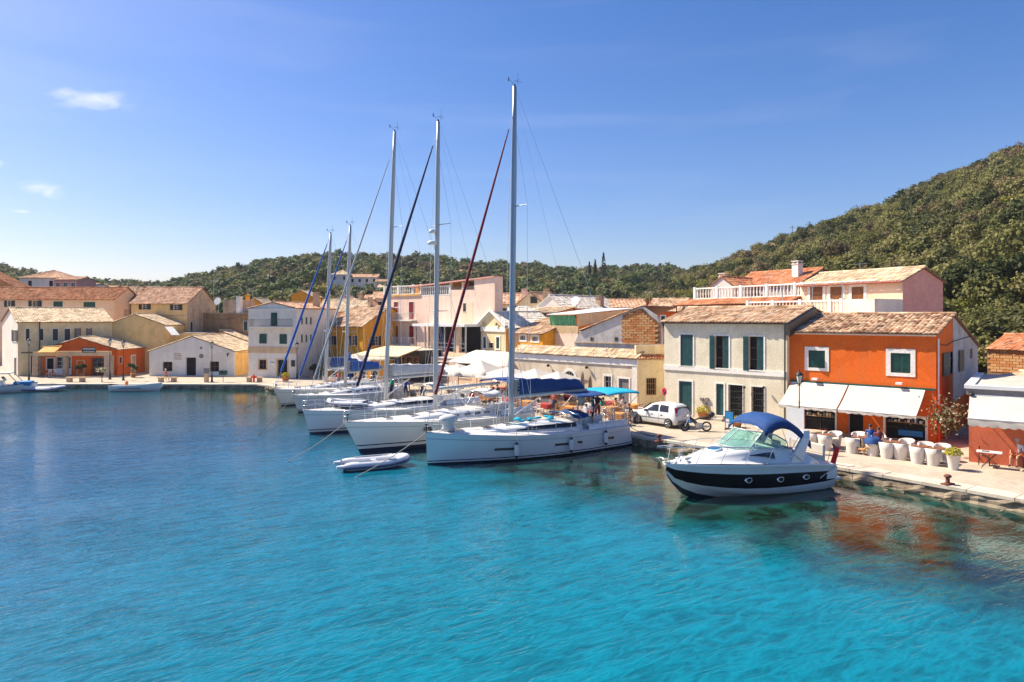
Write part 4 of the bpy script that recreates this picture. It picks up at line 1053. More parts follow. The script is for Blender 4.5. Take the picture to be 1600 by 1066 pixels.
tile_plane('roof',(a_,7.5,h.fz(905,517)),(a_,-.15,h.fz(905,517)),(b_,7.5,h.fz(1003,478)),(b_,-.15,h.fz(1003,478)),'tile_tan',h.e,.26)
h.part('string_course','stone',lambda mb: h.bx(mb,'f',0,h.W,.0,.09,h.ze-.06,h.ze+.03))
h.part('window','darkpaint',lambda mb: [h.bx(mb,'f',h.fs(px)-.15,h.fs(px)+.15,.0,.03,h.fz(px,533),h.fz(px,527)) for px in (925,963)])
RUIN = h
# ---- 7. terrace house with green tarpaulin
h = hous('terrace_house','small house with roof terrace closed by a bright green tarpaulin','house',(849,69),(903,65),5,ZZ(521,67),'pink',roof='flat')
h.win(857,868,527,534,'dark',fw=.06)
h.build()
h.part('terrace_wall','sand',lambda mb: (h.bx(mb,'f',0,h.W,-.15,.0,h.ze,h.ze+.75)))
h.part('tarpaulin','tarp',lambda mb: mb.loft([[(h.fs(857)+(h.fs(897)-h.fs(857))*i/16, .05+.06*sin(i*1.7)+.25*(1-j/4), h.ze+.75+(h.fz(880,493)-h.ze-.75)*j/4) for j in range(5)] for i in range(17)],close=False), label='bright green tarpaulin hung under the terrace roof')
zt = h.fz(880,492)
h.part('terrace_roof','whitepaint',lambda mb: mb.add([(h.fs(857),-.2,zt),(h.fs(903),-.2,zt+.03),(h.W+2.6,5.2,zt+.62),(h.fs(866),5.2,zt+.6),(h.fs(857),-.2,zt+.06),(h.fs(903),-.2,zt+.09),(h.W+2.6,5.2,zt+.68),(h.fs(866),5.2,zt+.66)],[(0,1,2,3),(4,5,6,7),(0,1,5,4),(1,2,6,5),(2,3,7,6),(3,0,4,7)]))
h.part('side_screen','sand',lambda mb: mb.add([(h.W,-.1,h.ze+.7),(h.W+2.4,5,h.ze+1.5),(h.W+2.4,5,zt+.5),(h.W,-.1,zt)],[(0,1,2,3)]))
h.part('railing','iron',lambda mb: [mb.cyl((x,-.12,h.ze),(x,-.12,h.ze+.95),.012,n=4) for x in [h.W*i/22 for i in range(23)]])
h = hous('amber_house','low amber yellow house with two white framed windows, left of the green tarpaulin','house',(800,70),(848,66.5),4.5,ZZ(521,68),'amber',zr=ZZ(499,71),rd=4.3,tile='tile_tan',over=.25)
h.win(813,821,524.5,531.5,'pane',fw=.22,sill=False); h.win(831.5,840.5,526,533,'pane',fw=.22,sill=False); h.build()
# ---- 8. neoclassical little house
h = hous('pediment_house','small pale yellow house with white classical pediment and white roof','house',(747,74),(790,70),6.5,ZZ(510,71.5),'paleyellow',roof='front',zr=ZZ(488,73),tile='tile_white',wall_r='amber',over=.3)
h.win(755,759.5,526.5,544,'closed',fw=.16); h.win(775.5,780.5,527,545,'closed',fw=.16); h.win(764.5,770.5,536,543.5,'bars',fw=.05); h.build()
h.band(-.1,h.W+.1,h.ze-.55,h.ze-.05,.12,'trim'); 
def ped(mb):
    W, z, zr = h.W, h.ze, h.zr
    for (a,b) in (((-.3,z-.1),(W/2,zr+.1)),((W/2,zr+.1),(W+.3,z-.1))):
        (x0,z0),(x1,z1) = a, b
        mb.add([(x0,-.32,z0),(x1,-.32,z1),(x1,-.32,z1+.2),(x0,-.32,z0+.2),(x0,-.0,z0),(x1,-.0,z1),(x1,0,z1+.2),(x0,0,z0+.2)],[(0,1,2,3),(4,5,6,7),(0,1,5,4),(3,2,6,7)])
h.part('pediment','trim',ped)
for px in (756,778): h.part('urn','stone',lambda mb: mb.lathe([(.05,0),(.14,.06),(.17,.2),(.1,.3),(.12,.36)],8,(h.fs(px),-.2,h.ze+.05)))

# ---- 9. big pink hotel
h = hous('pink_hotel','large pink building with red shutters, roof balustrade and glazed terrace','hotel',(600,86),(657,81),8,ZZ(463,83),'pink',roof='flat',zb=.5)
for x0,x1 in ((615.5,622),(639,646.5)):
    h.win(x0,x1,472,499.5,'closed',c='redpaint',fw=.05); h.win(x0,x1,509,537,'closed',c='redpaint',fw=.05)
h.build(); HOTEL = h
h.railing(h.fs(606),h.fs(651),h.fz(630,500),.85,.8,mat='whitepaint'); h.railing(h.fs(606),h.fs(651),h.fz(630,538.5),.9,.8,mat='whitepaint')
h.part('cornice','ochre',lambda mb: mb.box(-.05,h.W,-.12,.0,h.ze-.0,h.ze+.22))
h.balustrade(0,h.W,h.ze+.2,1.1,-.1,step=.35)
h = hous('pink_hotel_block','tall plain pink block with recessed orange roof terrace right of the red shuttered front','building',(657,81),(773,72),1.2,ZZ(463,80),'pink',roof='flat',zb=.5)
h.win(723,728.5,474,487,'pane',fw=.04)
h.build(); 
s1 = h.fs(703); zt0, zt1 = ZZ(440,78), ZZ(433,72)
h.part('upper_wall','pink',lambda mb: (mb.add([(s1,0,h.ze),(h.W,0,h.ze),(h.W,0,zt1),(h.fs(741),0,h.fz(741,436)),(h.fs(741),0,h.fz(741,453)),(s1,0,h.fz(703,453))],[(0,1,2,3,4,5)]), mb.quad((h.W,0,h.ze),(h.W,1.2,h.ze),(h.W,1.2,zt1),(h.W,0,zt1)), mb.quad((h.fs(741),0,h.ze),(h.fs(741),0,h.fz(741,436)),(h.fs(741),1.1,h.fz(741,436)),(h.fs(741),1.1,h.ze))))
h.part('loggia','amber',lambda mb: (mb.quad((-3,1.15,h.ze),(h.W,1.15,h.ze),(h.W,1.15,zt1-.1),(-3,1.15,zt0-.2))))
for px in (703,722): h.part('pillar','peach',lambda mb: mb.box(h.fs(px)-.15,h.fs(px)+.15,.05,.35,h.ze,h.fz(px,441)))
h.part('loggia_roof','pinkdeep',lambda mb: mb.add([(-2,-.2,zt0-.5),(h.W,-.2,zt1),(h.W,1.2,zt1),(-2,3,zt0-.5),(-2,-.2,zt0-.35),(h.W,-.2,zt1+.12),(h.W,1.2,zt1+.12),(-2,3,zt0-.35)],[(0,1,2,3),(4,5,6,7),(0,1,5,4),(1,2,6,5),(2,3,7,6),(3,0,4,7)]))
for px in (712,725,735): h.part('window','darkpaint',lambda mb: mb.box(h.fs(px)-.4,h.fs(px)+.4,1.08,1.13,h.ze+.2,h.ze+1.5))
h.balustrade(0,s1,h.ze+.05,1.1,-.1,step=.35)
def wing(mb):
    iv = h.e.matrix_basis.inverted(); P_ = [iv @ Vector((*at(a, b), 0)) for a, b in ((660,82.5),(771,73.5),(768,84),(668,93))]
    vs = [(p_.x,p_.y,.5) for p_ in P_]+[(p_.x,p_.y,zt0-.6) for p_ in P_]; mb.add(vs, [(3,2,1,0),(4,5,6,7),(0,1,5,4),(1,2,6,5),(2,3,7,6),(3,0,4,7)])
h.part('rear_wing','pink',wing)
# niche in the pink wall
h.part('niche','peach',lambda mb: h.bx(mb,'f',h.fs(721),h.fs(739),.0,.02,h.fz(730,505),h.fz(730,473)))
h.part('window','glass',lambda mb: h.bx(mb,'f',h.fs(724),h.fs(728),.02,.04,h.fz(726,487),h.fz(726,474)))
# glazed terrace in front
def gt(mb):
    x0, x1 = h.fs(672), h.fs(752); z0, z1 = h.fz(715,549), h.fz(715,510)
    mb.box(x0,x1,-2.2,0,.5,z0,0); mb.box(x0-.1,x1+.1,-2.5,.0,z1,z1+.28,1); mb.box(x0+.05,x1-.05,-.3,-.02,z0,z1,2)
    for i in range(6): x = x0+.1+(x1-x0-.2)*i/5; mb.box(x-.07,x+.07,-2.2,-2.06,z0,z1,3)
    for i in (1,3): x = x0+(x1-x0)*i/4+.3; mb.box(x-.3,x+.3,-1.8,-1.4,z0,z1,0)
    mb.box(x0,x1,-2.21,-2.15,z0+.5,z0+.56,3); mb.box(x0,x1,-2.21,-2.15,z0+.95,z0+1.0,3)
h.part('glazed_terrace',['peach','whitepaint','dark','metal'],gt)
HB = h
h = hous('ground_floor_annex','flat roofed pale ground floor annex in front of the glazed terrace','annex',(664,74),(800,66),5,ZZ(562,70),'peach',roof='flat',cornice='whitepaint')
h.win(680,700,566,590,'dark',fw=.05); h.win(715,735,568,590,'dark',fw=.05); h.build()

# ---- 10. yellow house and its neighbours
h = hous('yellow_house','amber yellow two storey house with dark shutters left of the pink building','house',(510,84),(567,80),9.5,ZZ(509,81),'amber',zr=ZZ(480,84),rd=4.2,tile='tile_tan',over=.3,wall_r='amber')
h.win(516.5,522.5,525,539,'open',fw=.04,c='darkpaint'); h.win(549.5,555.5,525,539.5,'open',fw=.04,c='darkpaint')
h.win(584,591,525.5,540,'open',side='r',fw=.04,c='darkpaint')
h.win(530,538,558,584,'doordark',fw=.05); h.build()
h.chimney(3.2,4.2,h.zr-.3,h.zr+.9,.45,'stone'); YEL = h
h = hous('pale_roof_house','house with broad pale roof behind the amber yellow house','house',(488,99),(566,96),6,ZZ(486,98),'peach',zr=ZZ(469,101),tile='tile_pale',over=.3); h.build(); h.chimney(6.2,3,h.zr-.4,h.zr+.6,.5,'stone')
h.part('banner','redpaint',lambda mb: h.bx(mb,'f',1.25,1.6,.02,.06,h.ze-1.6,h.ze-.5))
h = hous('narrow_lane_house','yellow lane house with tiled roof between white and amber houses','house',(486,90),(512,88),8,ZZ(520,89),'amber',zr=ZZ(497,93),tile='tile_pink',over=.3); h.win(490,496,530,541,'open',fw=.04,c='darkpaint'); h.win(499,503,556,590,'doordark',fw=.05); h.build()
h = hous('yellow_shop','low yellow shop with white canopy under the amber house','shop',(512,77.5),(600,73),4,ZZ(562,75),'amber',roof='flat',cornice='trim')
for x0,x1 in ((518,524),(547,553),(565,572),(580,590)): h.win(x0,x1,568,592,'doordark',fw=.06)
h.build()
h = hous('glazed_tavern','tavern front with yellow pitched canopy and glazed wooden doors below the red shutters','tavern',(602,75),(655,72),4,ZZ(548,73),'darkpaint',roof='flat')
for x0,x1 in ((625,634),(636,645),(647,654)): h.win(x0,x1,558,585,'doorpane',fw=.08,fc='brownpaint',c='woodlight')
h.build()
h.part('canopy','paleyellow',lambda mb: mb.add([(-2.2,-3,h.ze-.6),(h.W,-3,h.ze-.5),(h.W+.4,.1,h.ze+.35),(.2,.1,h.ze+.35),(-2.2,-3,h.ze-.5),(h.W,-3,h.ze-.4),(h.W+.4,.1,h.ze+.45),(.2,.1,h.ze+.45)],[(0,1,2,3),(4,5,6,7),(0,1,5,4),(1,2,6,5),(3,0,4,7)]))

# ---- 11. white three storey house
h = hous('white_balcony_house','white three storey house with long iron balcony and green door on the top floor','house',(388,78),(463,76.5),9,ZZ(482,77.5),'white',roof='front',zr=ZZ(473,78),tile='tile_pink',wall_r='white',over=.2)
h.win(423,433.5,488.5,509.5,'closed',fw=.05,sill=False); h.win(405,417,521.5,537,'closed',fw=.05); h.win(436.5,448.5,522,537.5,'closed',fw=.05)
h.win(404.5,416,562.5,577,'dark',fw=.13,fc='sand',c='wood'); h.win(433,449,562.5,589,'doordark',fw=.14,fc='sand')
for x0 in (470,477,484): h.win(x0,x0+3,496,507,'closed',side='r',fw=.03); h.win(x0,x0+3,523,535,'closed',side='r',fw=.03)
h.build(); WB = h
h.railing(h.fs(395),h.fs(457),h.fz(426,510.5),.85,.75)
h.band(-.02,h.W,h.fz(426,552),h.fz(426,542),.04,'sand'); h.band(-.02,h.W+.02,h.ze-.2,h.ze-.03,.12,'trim')
h.part('notice_board','darkpaint',lambda mb: h.bx(mb,'f',h.fs(455),h.fs(461),.0,.05,h.fz(458,573),h.fz(458,563)))
h.part('wall_sign',['whitepaint','greypaint'],lambda mb: (h.bx(mb,'f',h.fs(421),h.fs(430.5),.0,.04,h.fz(426,569.5),h.fz(426,563.5),0), h.bx(mb,'f',h.fs(422.5),h.fs(429),.041,.046,h.fz(426,567),h.fz(426,565.5),1)))
h.chimney(h.W-1,6,h.ze,ZZ(462,84),.6,'stone')

# ---- 12. white gabled waterfront house
h = hous('white_gable_house','low white gable fronted house with dark door and red brown lettering','house',(233,79.3),(366,79.3),9,ZZ(549,79.3),'white',roof='front',zr=ZZ(525.8,79.3),tile='tile_pale',wall_r='ochre',over=.12)
h.win(254,269,565.5,580.5,'dark',fw=0,c='wood'); h.win(290,306,558.5,588.5,'doordark',fw=0); h.win(327.5,342,565,581,'dark',fw=0,c='brownpaint'); h.build()
def lett(mb):
    for i, (y, a, b) in enumerate(((552.8,271.5,282),(555.5,271.5,283),(558.4,271.5,283),(561.2,271.5,283.2))):
        s = h.fs(a); e_ = h.fs(b)
        while s < e_:
            w_ = U(.05,.11); hh = U(.07,.10); h.bx(mb,'f',s,s+w_,.0,.012,h.fz(277,y)-hh/2,h.fz(277,y)+hh/2); s += w_+.035
h.part('lettering','brownpaint',lett, label='four short lines of small red brown lettering')['kind'] = 'stuff'
h.part('plaque','greypaint',lambda mb: (mb.cyl(h.P('f',h.fs(314.5),0,h.fz(314,556.5)),h.P('f',h.fs(314.5),.03,h.fz(314,556.5)),.26,n=16), h.bx(mb,'f',h.fs(312.5),h.fs(316),.0,.03,h.fz(313,545.5),h.fz(313,542))))
h.part('corner_strip','trim',lambda mb: h.bx(mb,'f',h.W-.32,h.W+.03,-.02,.03,.5,h.ze-.1))
h.part('wall_lamp',['iron','lens'],lambda mb: (mb.tube([h.P('f',h.W-.6,0,h.ze-.25),h.P('f',h.W-.6,.45,h.ze-.2)],.03,5), mb.lathe([(.05,-.65),(.14,-.3),(.1,-.26)],6,h.P('f',h.W-.6,.42,h.ze+.05),0)))
h = hous('ochre_ridge_house','ochre roof ridge of a small house behind the white gabled house','house',(322,92),(396,90),5,ZZ(536,91),'ochre',roof='front',zr=ZZ(517,91),rx=2.2,tile='tile_pale',over=.2); h.build()

# ---- 13. orange waterfront cafe
h = hous('orange_cafe','orange gabled cafe with stone pillars and white panelled door on the far quay','cafe',(66,80),(183,80),6.5,ZZ(546,80),'orange2',roof='front',zr=ZZ(528,80),tile='tile_pale',over=.25)
h.win(73,84,560,577,'dark',fw=.1); h.win(88,110.5,558,586,'doorpane',fw=.08,c='whitepaint',fc='whitepaint')
h.win(121,131,564,587,'door',c='orange2',fw=.1,fc='sand'); h.win(144,165,560,587,'doorpane',fw=.06,fc='darkpaint',c='woodlight'); h.win(167,172,563,585,'dark',fw=.04)
h.win(186,190,558,568,'dark',side='r',fw=.05); h.win(205,211,556,584,'door',side='r',fw=.12,c='sand'); h.build(); CAFE = h
h.part('door_panel','whitepaint',lambda mb: h.bx(mb,'f',h.fs(88),h.fs(110.5),-.1,-.02,.5,1.35))
def por(mb):
    z1 = h.fz(125,548); z0 = h.fz(125,555)
    mb.box(h.fs(66),h.fs(184),-1.6,-1.2,z0,z1)
h.part('portico_beam','sand',por)
for a, b in ((65,74),(112,118),(175,187)): h.part('stone_pillar','stone',lambda mb: mb.box(h.fs(a),h.fs(b),-1.62,-1.18,.5,h.fz(125,555)))
h.part('signboard',['darkpaint','whitepaint'],lambda mb: (h.bx(mb,'f',h.fs(142),h.fs(163),1.62,1.68,h.fz(150,550),h.fz(150,542),0), [h.bx(mb,'f',h.fs(143.5)+.12*i,h.fs(143.5)+.12*i+.08,1.681,1.69,h.fz(150,545.2),h.fz(150,543.3),1) for i in range(12)], [h.bx(mb,'f',h.fs(144.5)+.1*i,h.fs(144.5)+.1*i+.06,1.681,1.69,h.fz(150,549),h.fz(150,547.6),1) for i in range(13)]), label='dark signboard with two lines of white letters')
h.part('awning_frame',['ochre','ochre'],lambda mb: (mb.add([(h.fs(85),-3.0,h.fz(98,549)),(h.fs(112),-3.0,h.fz(98,549)),(h.fs(110),-1.6,h.fz(98,541)),(h.fs(84),-1.6,h.fz(98,541))],[(0,1,2,3)],1), mb.tube([(h.fs(85),-3.0,h.fz(98,549)),(h.fs(112),-3.0,h.fz(98,549)),(h.fs(110),-1.6,h.fz(98,540)),(h.fs(78),-1.6,h.fz(98,541))],.06,5)))

# ---- 14. left-hand town
h = hous('cream_corner_house','long cream two storey house at the left edge with tall narrow windows','house',(-57.2,79,0),(-50.3,85.9,0),10,ZZ(502.5,80),'paleyellow',zr=ZZ(482,85),rd=4.5,tile='tile_pale',over=.3,wall_l='white')
for a, b in ((40,46),(61,67.5),(82,90.5),(100.5,109.5)): h.win(a,b,514,532,'closed',fw=.06,c='darkpaint')
for a, b in ((119,123.5),(137,141)): h.win(a,b,513,528,'open',fw=.04,c='brownpaint')
h.win(48,58,556,584,'doordark',fw=.04)
h.wz(.6,2.4,ZZ(534,80),ZZ(516,80),'open',side='l',c='darkpaint',fw=.04); h.wz(.8,2.0,.5,ZZ(559,80),'door',side='l',c='darkpaint',fw=.1); h.build()
h.part('drainpipe','darkpaint',lambda mb: (mb.tube([h.P('f',2.1,.08,6.8),h.P('f',2.1,.08,.6)],.05,5), mb.tube([h.P('f',.3,.08,3.2),h.P('f',4.5,.08,3.2)],.05,5)))
h = hous('long_rust_roof_house','long house with rust red roof above the cream corner house','house',(-60,99),(178,99),7,ZZ(467,99),'peach',zr=ZZ(450,102),tile='tile_rust',over=.35)
for a, b in ((11,19),(50,60)): h.win(a,b,470,480,'open',fw=.05,c='darkpaint')
h.win(83,98,471,482,'closed',fw=.04,c='green'); h.win(130,149,472,483,'closed',fw=.04,c='green'); h.build()
h = hous('dark_roof_house','house with dark mottled tile roof and small shaded balcony','house',(172,103),(228,103),7,ZZ(471,103),'sand',zr=ZZ(449,106),tile='tile_dark',over=.35)
h.win(193,204,473,492,'doordark',fw=0); h.win(172,180,478,486,'dark',fw=0); h.build(); h.railing(.3,3.2,ZZ(494,103),.9,1.4,mat='wood')
h.chimney(h.W-1.2,2,h.ze+.5,ZZ(455,103),.6,'redwall')
h = hous('stone_tile_house','two storey stone and cream house with tiled roof above the yellow gable','house',(205,92),(292.6,91),6.8,ZZ(473,91),'warmyellow',zr=ZZ(450,94),tile='tile_pink',over=.3,wall_r='stone')
h.win(222,231,475,484,'open',fw=.05,c='darkpaint'); h.win(271,280,476,485,'open',fw=.05,c='darkpaint'); h.win(268,280,502,518,'closed',fw=.05,c='darkpaint'); h.win(297,301,503,517,'closed',side='r',c='darkpaint',fw=.04)
h.build(); h.band(0,h.W,h.fz(250,494),h.fz(250,492.5),.05,'stone')
h = hous('yellow_gable_house','blank yellow gable behind the orange cafe','house',(165,86),(258,86),5,ZZ(508,86),'warmyellow',roof='front',zr=ZZ(491.5,86),rx=3.6,tile='tile_pale',over=.15)
h.build(); h.part('awning_sheet','grey_canvas',lambda mb: mb.add([(h.W+x,y,z) for x,y,z in ((.1,-.3,ZZ(511,86)),(1.1,-.3,ZZ(511,86)),(2.6,-1.6,ZZ(524,84.5)),(1.6,-1.6,ZZ(524,84.5)),(.1,-.3,ZZ(510.5,86)),(1.1,-.3,ZZ(510.5,86)),(2.6,-1.6,ZZ(523.5,84.5)),(1.6,-1.6,ZZ(523.5,84.5)))],[(0,1,2,3),(4,5,6,7),(2,3,7,6)]))
h = hous('ochre_annex','ochre annex with flat roof between the yellow gable and the white gabled house','annex',(228,88),(318,88),6,ZZ(521,88),'warmyellow',roof='flat'); h.win(253,262,508+18,545,'doordark',fw=.05); h.build()
h = hous('brown_wall_house','tall blank brown walled house left of the white balcony house','house',(303,95),(388,93),7,ZZ(490,94),'brown',roof='flat',cornice='stone')
h.win(380.5,387,502,517,'closed',fw=.05); h.build()
h.part('stone_tower','stone',lambda mb: mb.box(h.fs(341),h.fs(367),1,4,h.ze,ZZ(468.5,95)))
h.chimney(h.fs(365.5),1.2,h.ze,ZZ(464,94),.6,'trim',False)
h.part('satellite_dish',['whitepaint','metal'],lambda mb: (mb.lathe([(.03,0),(.35,.06),(.55,.18)],12,(0,0,0),0,T=Matrix.Translation((h.fs(337),.5,ZZ(471.5,95)))@Matrix.Rotation(radians(70),4,'X')), mb.cyl((h.fs(337),.6,h.ze),(h.fs(337),.6,ZZ(472,95)),.04,m=1)))
h = hous('small_yellow_gable','small amber gable with one window behind the white balcony house','house',(373,106),(421,106),6,ZZ(482,106),'amber',roof='front',zr=ZZ(466.5,106),tile='tile_pale',over=.2); h.win(390,397,473,482,'pane',fw=.05); h.build(); h.chimney(.6,2,h.ze,ZZ(464,106),.5,'amber')
h = hous('left_orange_wall_house','plain orange gable wall rising at the left edge','house',(-90,104),(29,104),4,ZZ(452,104),'orange2',roof='front',zr=ZZ(419,104),rx=5,tile='tile_rust',over=.1,zb=8.5); h.wm['f'] = 'ochre'; h.build()
# hillside and middle distance houses
def hill_house(px0, px1, Y, pye, pyr, wall, tile, lab, roof='side', D=7, name='hill_house', wins=3, cat='house', zb=None):
    A_, B_ = at(px0,Y), at(px1,Y); xm = (A_[0]+B_[0])/2
    g = min(terr(A_[0],Y), terr(B_[0],Y), terr(xm,Y+D))-1.0 if zb is None else zb
    H_ = hous(name, lab, cat, (px0,Y), (px1,Y), D, ZZ(pye,Y), wall, zb=min(g, ZZ(pye,Y)-2.5), roof=roof, zr=ZZ(pyr,Y), tile=tile, over=.35, tw=.5)
    if wins:
        st = H_.W/wins
        for i in range(wins): H_.wz(st*(i+.5)-.45, st*(i+.5)+.45, H_.ze-2.0, H_.ze-.7, 'dark' if wall != 'pinkdeep' else 'pane', fw=.08)
    H_.build(); return H_
hill_house(84,120,152,437,432,'pinkdeep','tile_pink','deep pink house wing on the hill at the upper left',wins=3)
hill_house(30,96,156,434,421,'white','tile_pink','large pale house with pink hipped roof on the hill at the upper left',roof='hip',D=9,wins=2)
hill_house(119,142,160,446,442,'white','tile_tan','tiny white house on the hill right of the deep pink one',wins=1)
hill_house(150,172,165,452,446,'peach','tile_tan','small house with tan roof peeping over the long rust roof',wins=0)
hill_house(516,545,262,429,421,'white','tile_pale','tall white villa at the left end of the hillside villa row',roof='hip',D=9,wins=2)
hill_house(545,590,264,433,428,'white','tile_pink','long white villa with pink roof in the middle of the hillside row',wins=4)
hill_house(586,604,258,440,436,'pink','tile_dark','dark roofed villa at the right end of the hillside villa row',wins=1)
hill_house(590,606,240,449,444,'white','tile_pale','small white block below the dark roofed hillside villa',wins=1)
hill_house(518,552,135,472,460,'white','tile_pink','white gabled house with tan roof in the middle distance behind masts',roof='front',wins=1)
hill_house(566,598,138,473,461,'white','tile_pink','white house with two small windows above the amber house',wins=2)
hill_house(580,606,128,466,456,'peach','tile_pink','peach house with tiled roof left of the roof balustrade',wins=1)
hill_house(455,485,130,462,454,'amber','tile_pale','small amber house behind the white balcony house chimney',roof='front',wins=0)
hill_house(703,722,300,424,421,'pink','tile_pink','tiny pink villa high on the far hill',wins=2)
hill_house(1207,1221,228,385,380,'brick','tile_tan','small brick hut among the trees halfway up the right hillside',wins=0,D=4)
hill_house(780,796,300,430,426,'white','tile_white','tiny white house on the far hill right of the tallest mast',roof='flat',wins=1)
# right-centre roofs
hill_house(776,832,97,474,458,'peach','tile_pink','peach house with long tiled roof right of the pink block',zb=.5,wins=2)
h = hous('attic_window_house','beige gabled house with dark attic window and two chimneys','house',(806,93),(852,91),7,ZZ(476,92),'paleyellow',roof='front',zr=ZZ(457,92),tile='tile_pink',over=.3); h.build()
h.part('window','darkpaint',lambda mb: (h.bx(mb,'f',h.fs(829),h.fs(839.5),.0,.05,h.fz(834,474),h.fz(834,463.5))))
h.chimney(.8,1,h.ze,ZZ(455,92),.6,'pink'); h.chimney(h.W-.3,1,h.ze-.5,ZZ(456,92),.6,'stone')
hill_house(795,850,84,489,481,'white','tile_white','pale flat house with doors below the attic window house',zb=.5,wins=3)
h = hous('white_pediment_villa','white pedimented villa with long pale corrugated roof and orange side','house',(838,88),(881,85),12,ZZ(480,86),'trim',roof='front',zr=ZZ(462,87),tile='tile_white',over=.3,wall_r='amber'); h.build()
h.chimney(h.W-.5,8.5,h.ze,ZZ(466,90),.8,'stone')
h.part('satellite_dish',['whitepaint','metal'],lambda mb: (mb.lathe([(.03,0),(.4,.06),(.62,.18)],12,(0,0,0),0,T=Matrix.Translation((h.W+.2,2.2,ZZ(471,86)))@Matrix.Rotation(radians(70),4,'X')), mb.cyl((h.W+.2,2.3,h.ze-.4),(h.W+.2,2.3,ZZ(472,86)),.05,m=1)))
h = hous('porch_house','house with pale lean-to porch roof under the white pediment','house',(822,82),(868,80),5,ZZ(489,81),'paleyellow',roof='side',zr=ZZ(481,84),rd=4.9,tile='tile_pale',over=.3,wall_r='amber'); h.win(829,836,493,506,'dark',fw=.05); h.win(847,853,491,504,'closed',c='brownpaint',fw=.05); h.build()
h = hous('orange_back_house','orange house with white framed door and pale roof behind the ruined brick gable','house',(1008,80),(1062,78),7,ZZ(486,79),'orange',zr=ZZ(468,82),tile='tile_tan',over=.3); h.win(1033,1039,494,520,'door',c='green',fw=.15); h.build()
h = hous('yellow_back_house','yellow back house with pale hipped roof right of the orange back house','house',(1058,79),(1104,78),7,ZZ(486,79),'ochre',roof='hip',zr=ZZ(469,82),tile='tile_pale',over=.3); h.build(); 
h.chimney(-3.5,4,h.ze,ZZ(470,80),.9,'brick')
hill_house(958,1012,92,480,468,'peach','tile_pink','peach roofed house between white villa and ruined gable',zb=.5,wins=0)
# ---- 15. red house with balustrade terrace
h = hous('red_terrace_house','red walled house with long white balustrade terrace and orange tiled porch roof','house',(1082,64),(1252,54),8,ZZ(468,62),'redwall',roof='flat')
h.win(1102,1108,475,489,'dark',fw=.04); h.win(1125,1132,476,488,'dark',fw=.04); h.win(1163,1172,474,490,'doordark',fw=.05); h.win(1190,1198,476,488,'dark',fw=.04); h.build()
h.balustrade(.2,h.W,h.ze+.05,1.05,-.15,step=.33)
tile_plane('roof',(-.9,-1.6,h.ze-.55),(h.W,-1.6,h.ze-.45),(-.2,.0,h.ze+.02),(h.W,.0,h.ze+.02),'tile_red',h.e,.26)
h.part('porch_post','iron',lambda mb: [mb.cyl((x,-1.45,.5),(x,-1.45,h.ze-.55),.05) for x in (-.6,)])
h.part('air_conditioner','whitepaint',lambda mb: [h.bx(mb,'f',h.fs(px),h.fs(px)+.8,.0,.3,h.ze-1.3,h.ze-.8) for px in (1098,1135,1205)])
h = hous('white_gable_annex','small white gable with chimney above the white balustrade','house',(1110,72),(1146,70),6,ZZ(447,71),'white',roof='front',zr=ZZ(433,71),tile='tile_red',over=.2,wall_r='peach'); h.build(); h.chimney(.0,2.5,h.ze,ZZ(431,72),.7,'white')
h = hous('red_tile_house','house with broad bright orange tiled roof behind the white gable','house',(1140,76),(1248,68),7,ZZ(446,72),'greywall',zr=ZZ(426,76),tile='tile_red',over=.3,wall_r='greypaint'); h.build(); h.chimney(h.W-1.6,1.8,h.ze+.6,ZZ(412,69),.75,'white')
# ---- 16. pink house with brown shutters
h = hous('pink_shutter_house','cream fronted house with three brown shutters and plain pink gable end','house',(22.9,54,0),(26.9,47,0),5.0,ZZ(441.5,50.5),'peach',zr=ZZ(419,48.3),rd=2.45,tile='tile_pale',over=.28,wall_r='pinkdeep')
for a, b in ((1266,1286),(1297.5,1316),(1331,1350)): h.win(a,b,448,469,'closed',c='brownpaint',fw=.22,sill=False)
h.build()
h.part('terrace','peach',lambda mb: mb.box(-2.6,h.W,-3.2,-.002,.5,7.55))
h.balustrade(-2.6,h.fs(1358)+.0,7.55,1.05,3.1,step=.30)
h.part('parapet','white',lambda mb: mb.box(h.fs(1358)+.1,h.W,-3.2,-3.0,7.55,8.6))
h.part('parapet','white',lambda mb: mb.box(h.W-.2,h.W,-3.0,0,7.55,8.6))
h.part('terrace_frame','metal',lambda mb: ([mb.cyl((x,-3.0,7.55),(x,-3.0,9.85),.035,n=6) for x in (-2.4,.6,3.2,5.6)], mb.cyl((-2.4,-3,9.85),(h.W,-3,9.85),.03,n=6)))
h.part('gutter','redpaint',lambda mb: mb.cyl((-.2,-.36,h.ze-.12),(h.W+.1,-.36,h.ze-.12),.06,n=6))
# antennas
for px, Y, y0, y1, lab in ((538,100,452,492,'tall thin television aerial left of the stone tower') if False else (334,97,437,470,'tall thin television aerial beside the stone tower'), (395,104,453,485,'thin aerial above the small amber gable'),(1015,77,455,480,'aerial with crossbars over the orange back house'),(1200,70,428,470,'white aerial pole on the balustrade terrace'),(1344,60,410,426,'aerial on the hillside above the pink gabled house')):
    x, y = at(px, Y); a = thing('aerial', lab, 'aerial', (x,y,ZZ(y1,Y)))
    mb = MB(); H_ = ZZ(y0,Y)-ZZ(y1,Y); mb.cyl((0,0,-.6),(0,0,H_),.03,n=5); mb.build('mast', M['metal'], a)
    mb = MB(); mb.cyl((-.6,0,H_-.2),(.6,0,H_-.1),.02,n=4)
    for i in range(7): mb.cyl((-.5+i*.17,-.25,H_-.18+.012*i),(-.5+i*.17,.25,H_-.18+.012*i),.012,n=4)
    mb.build('antenna', M['metal'], a)
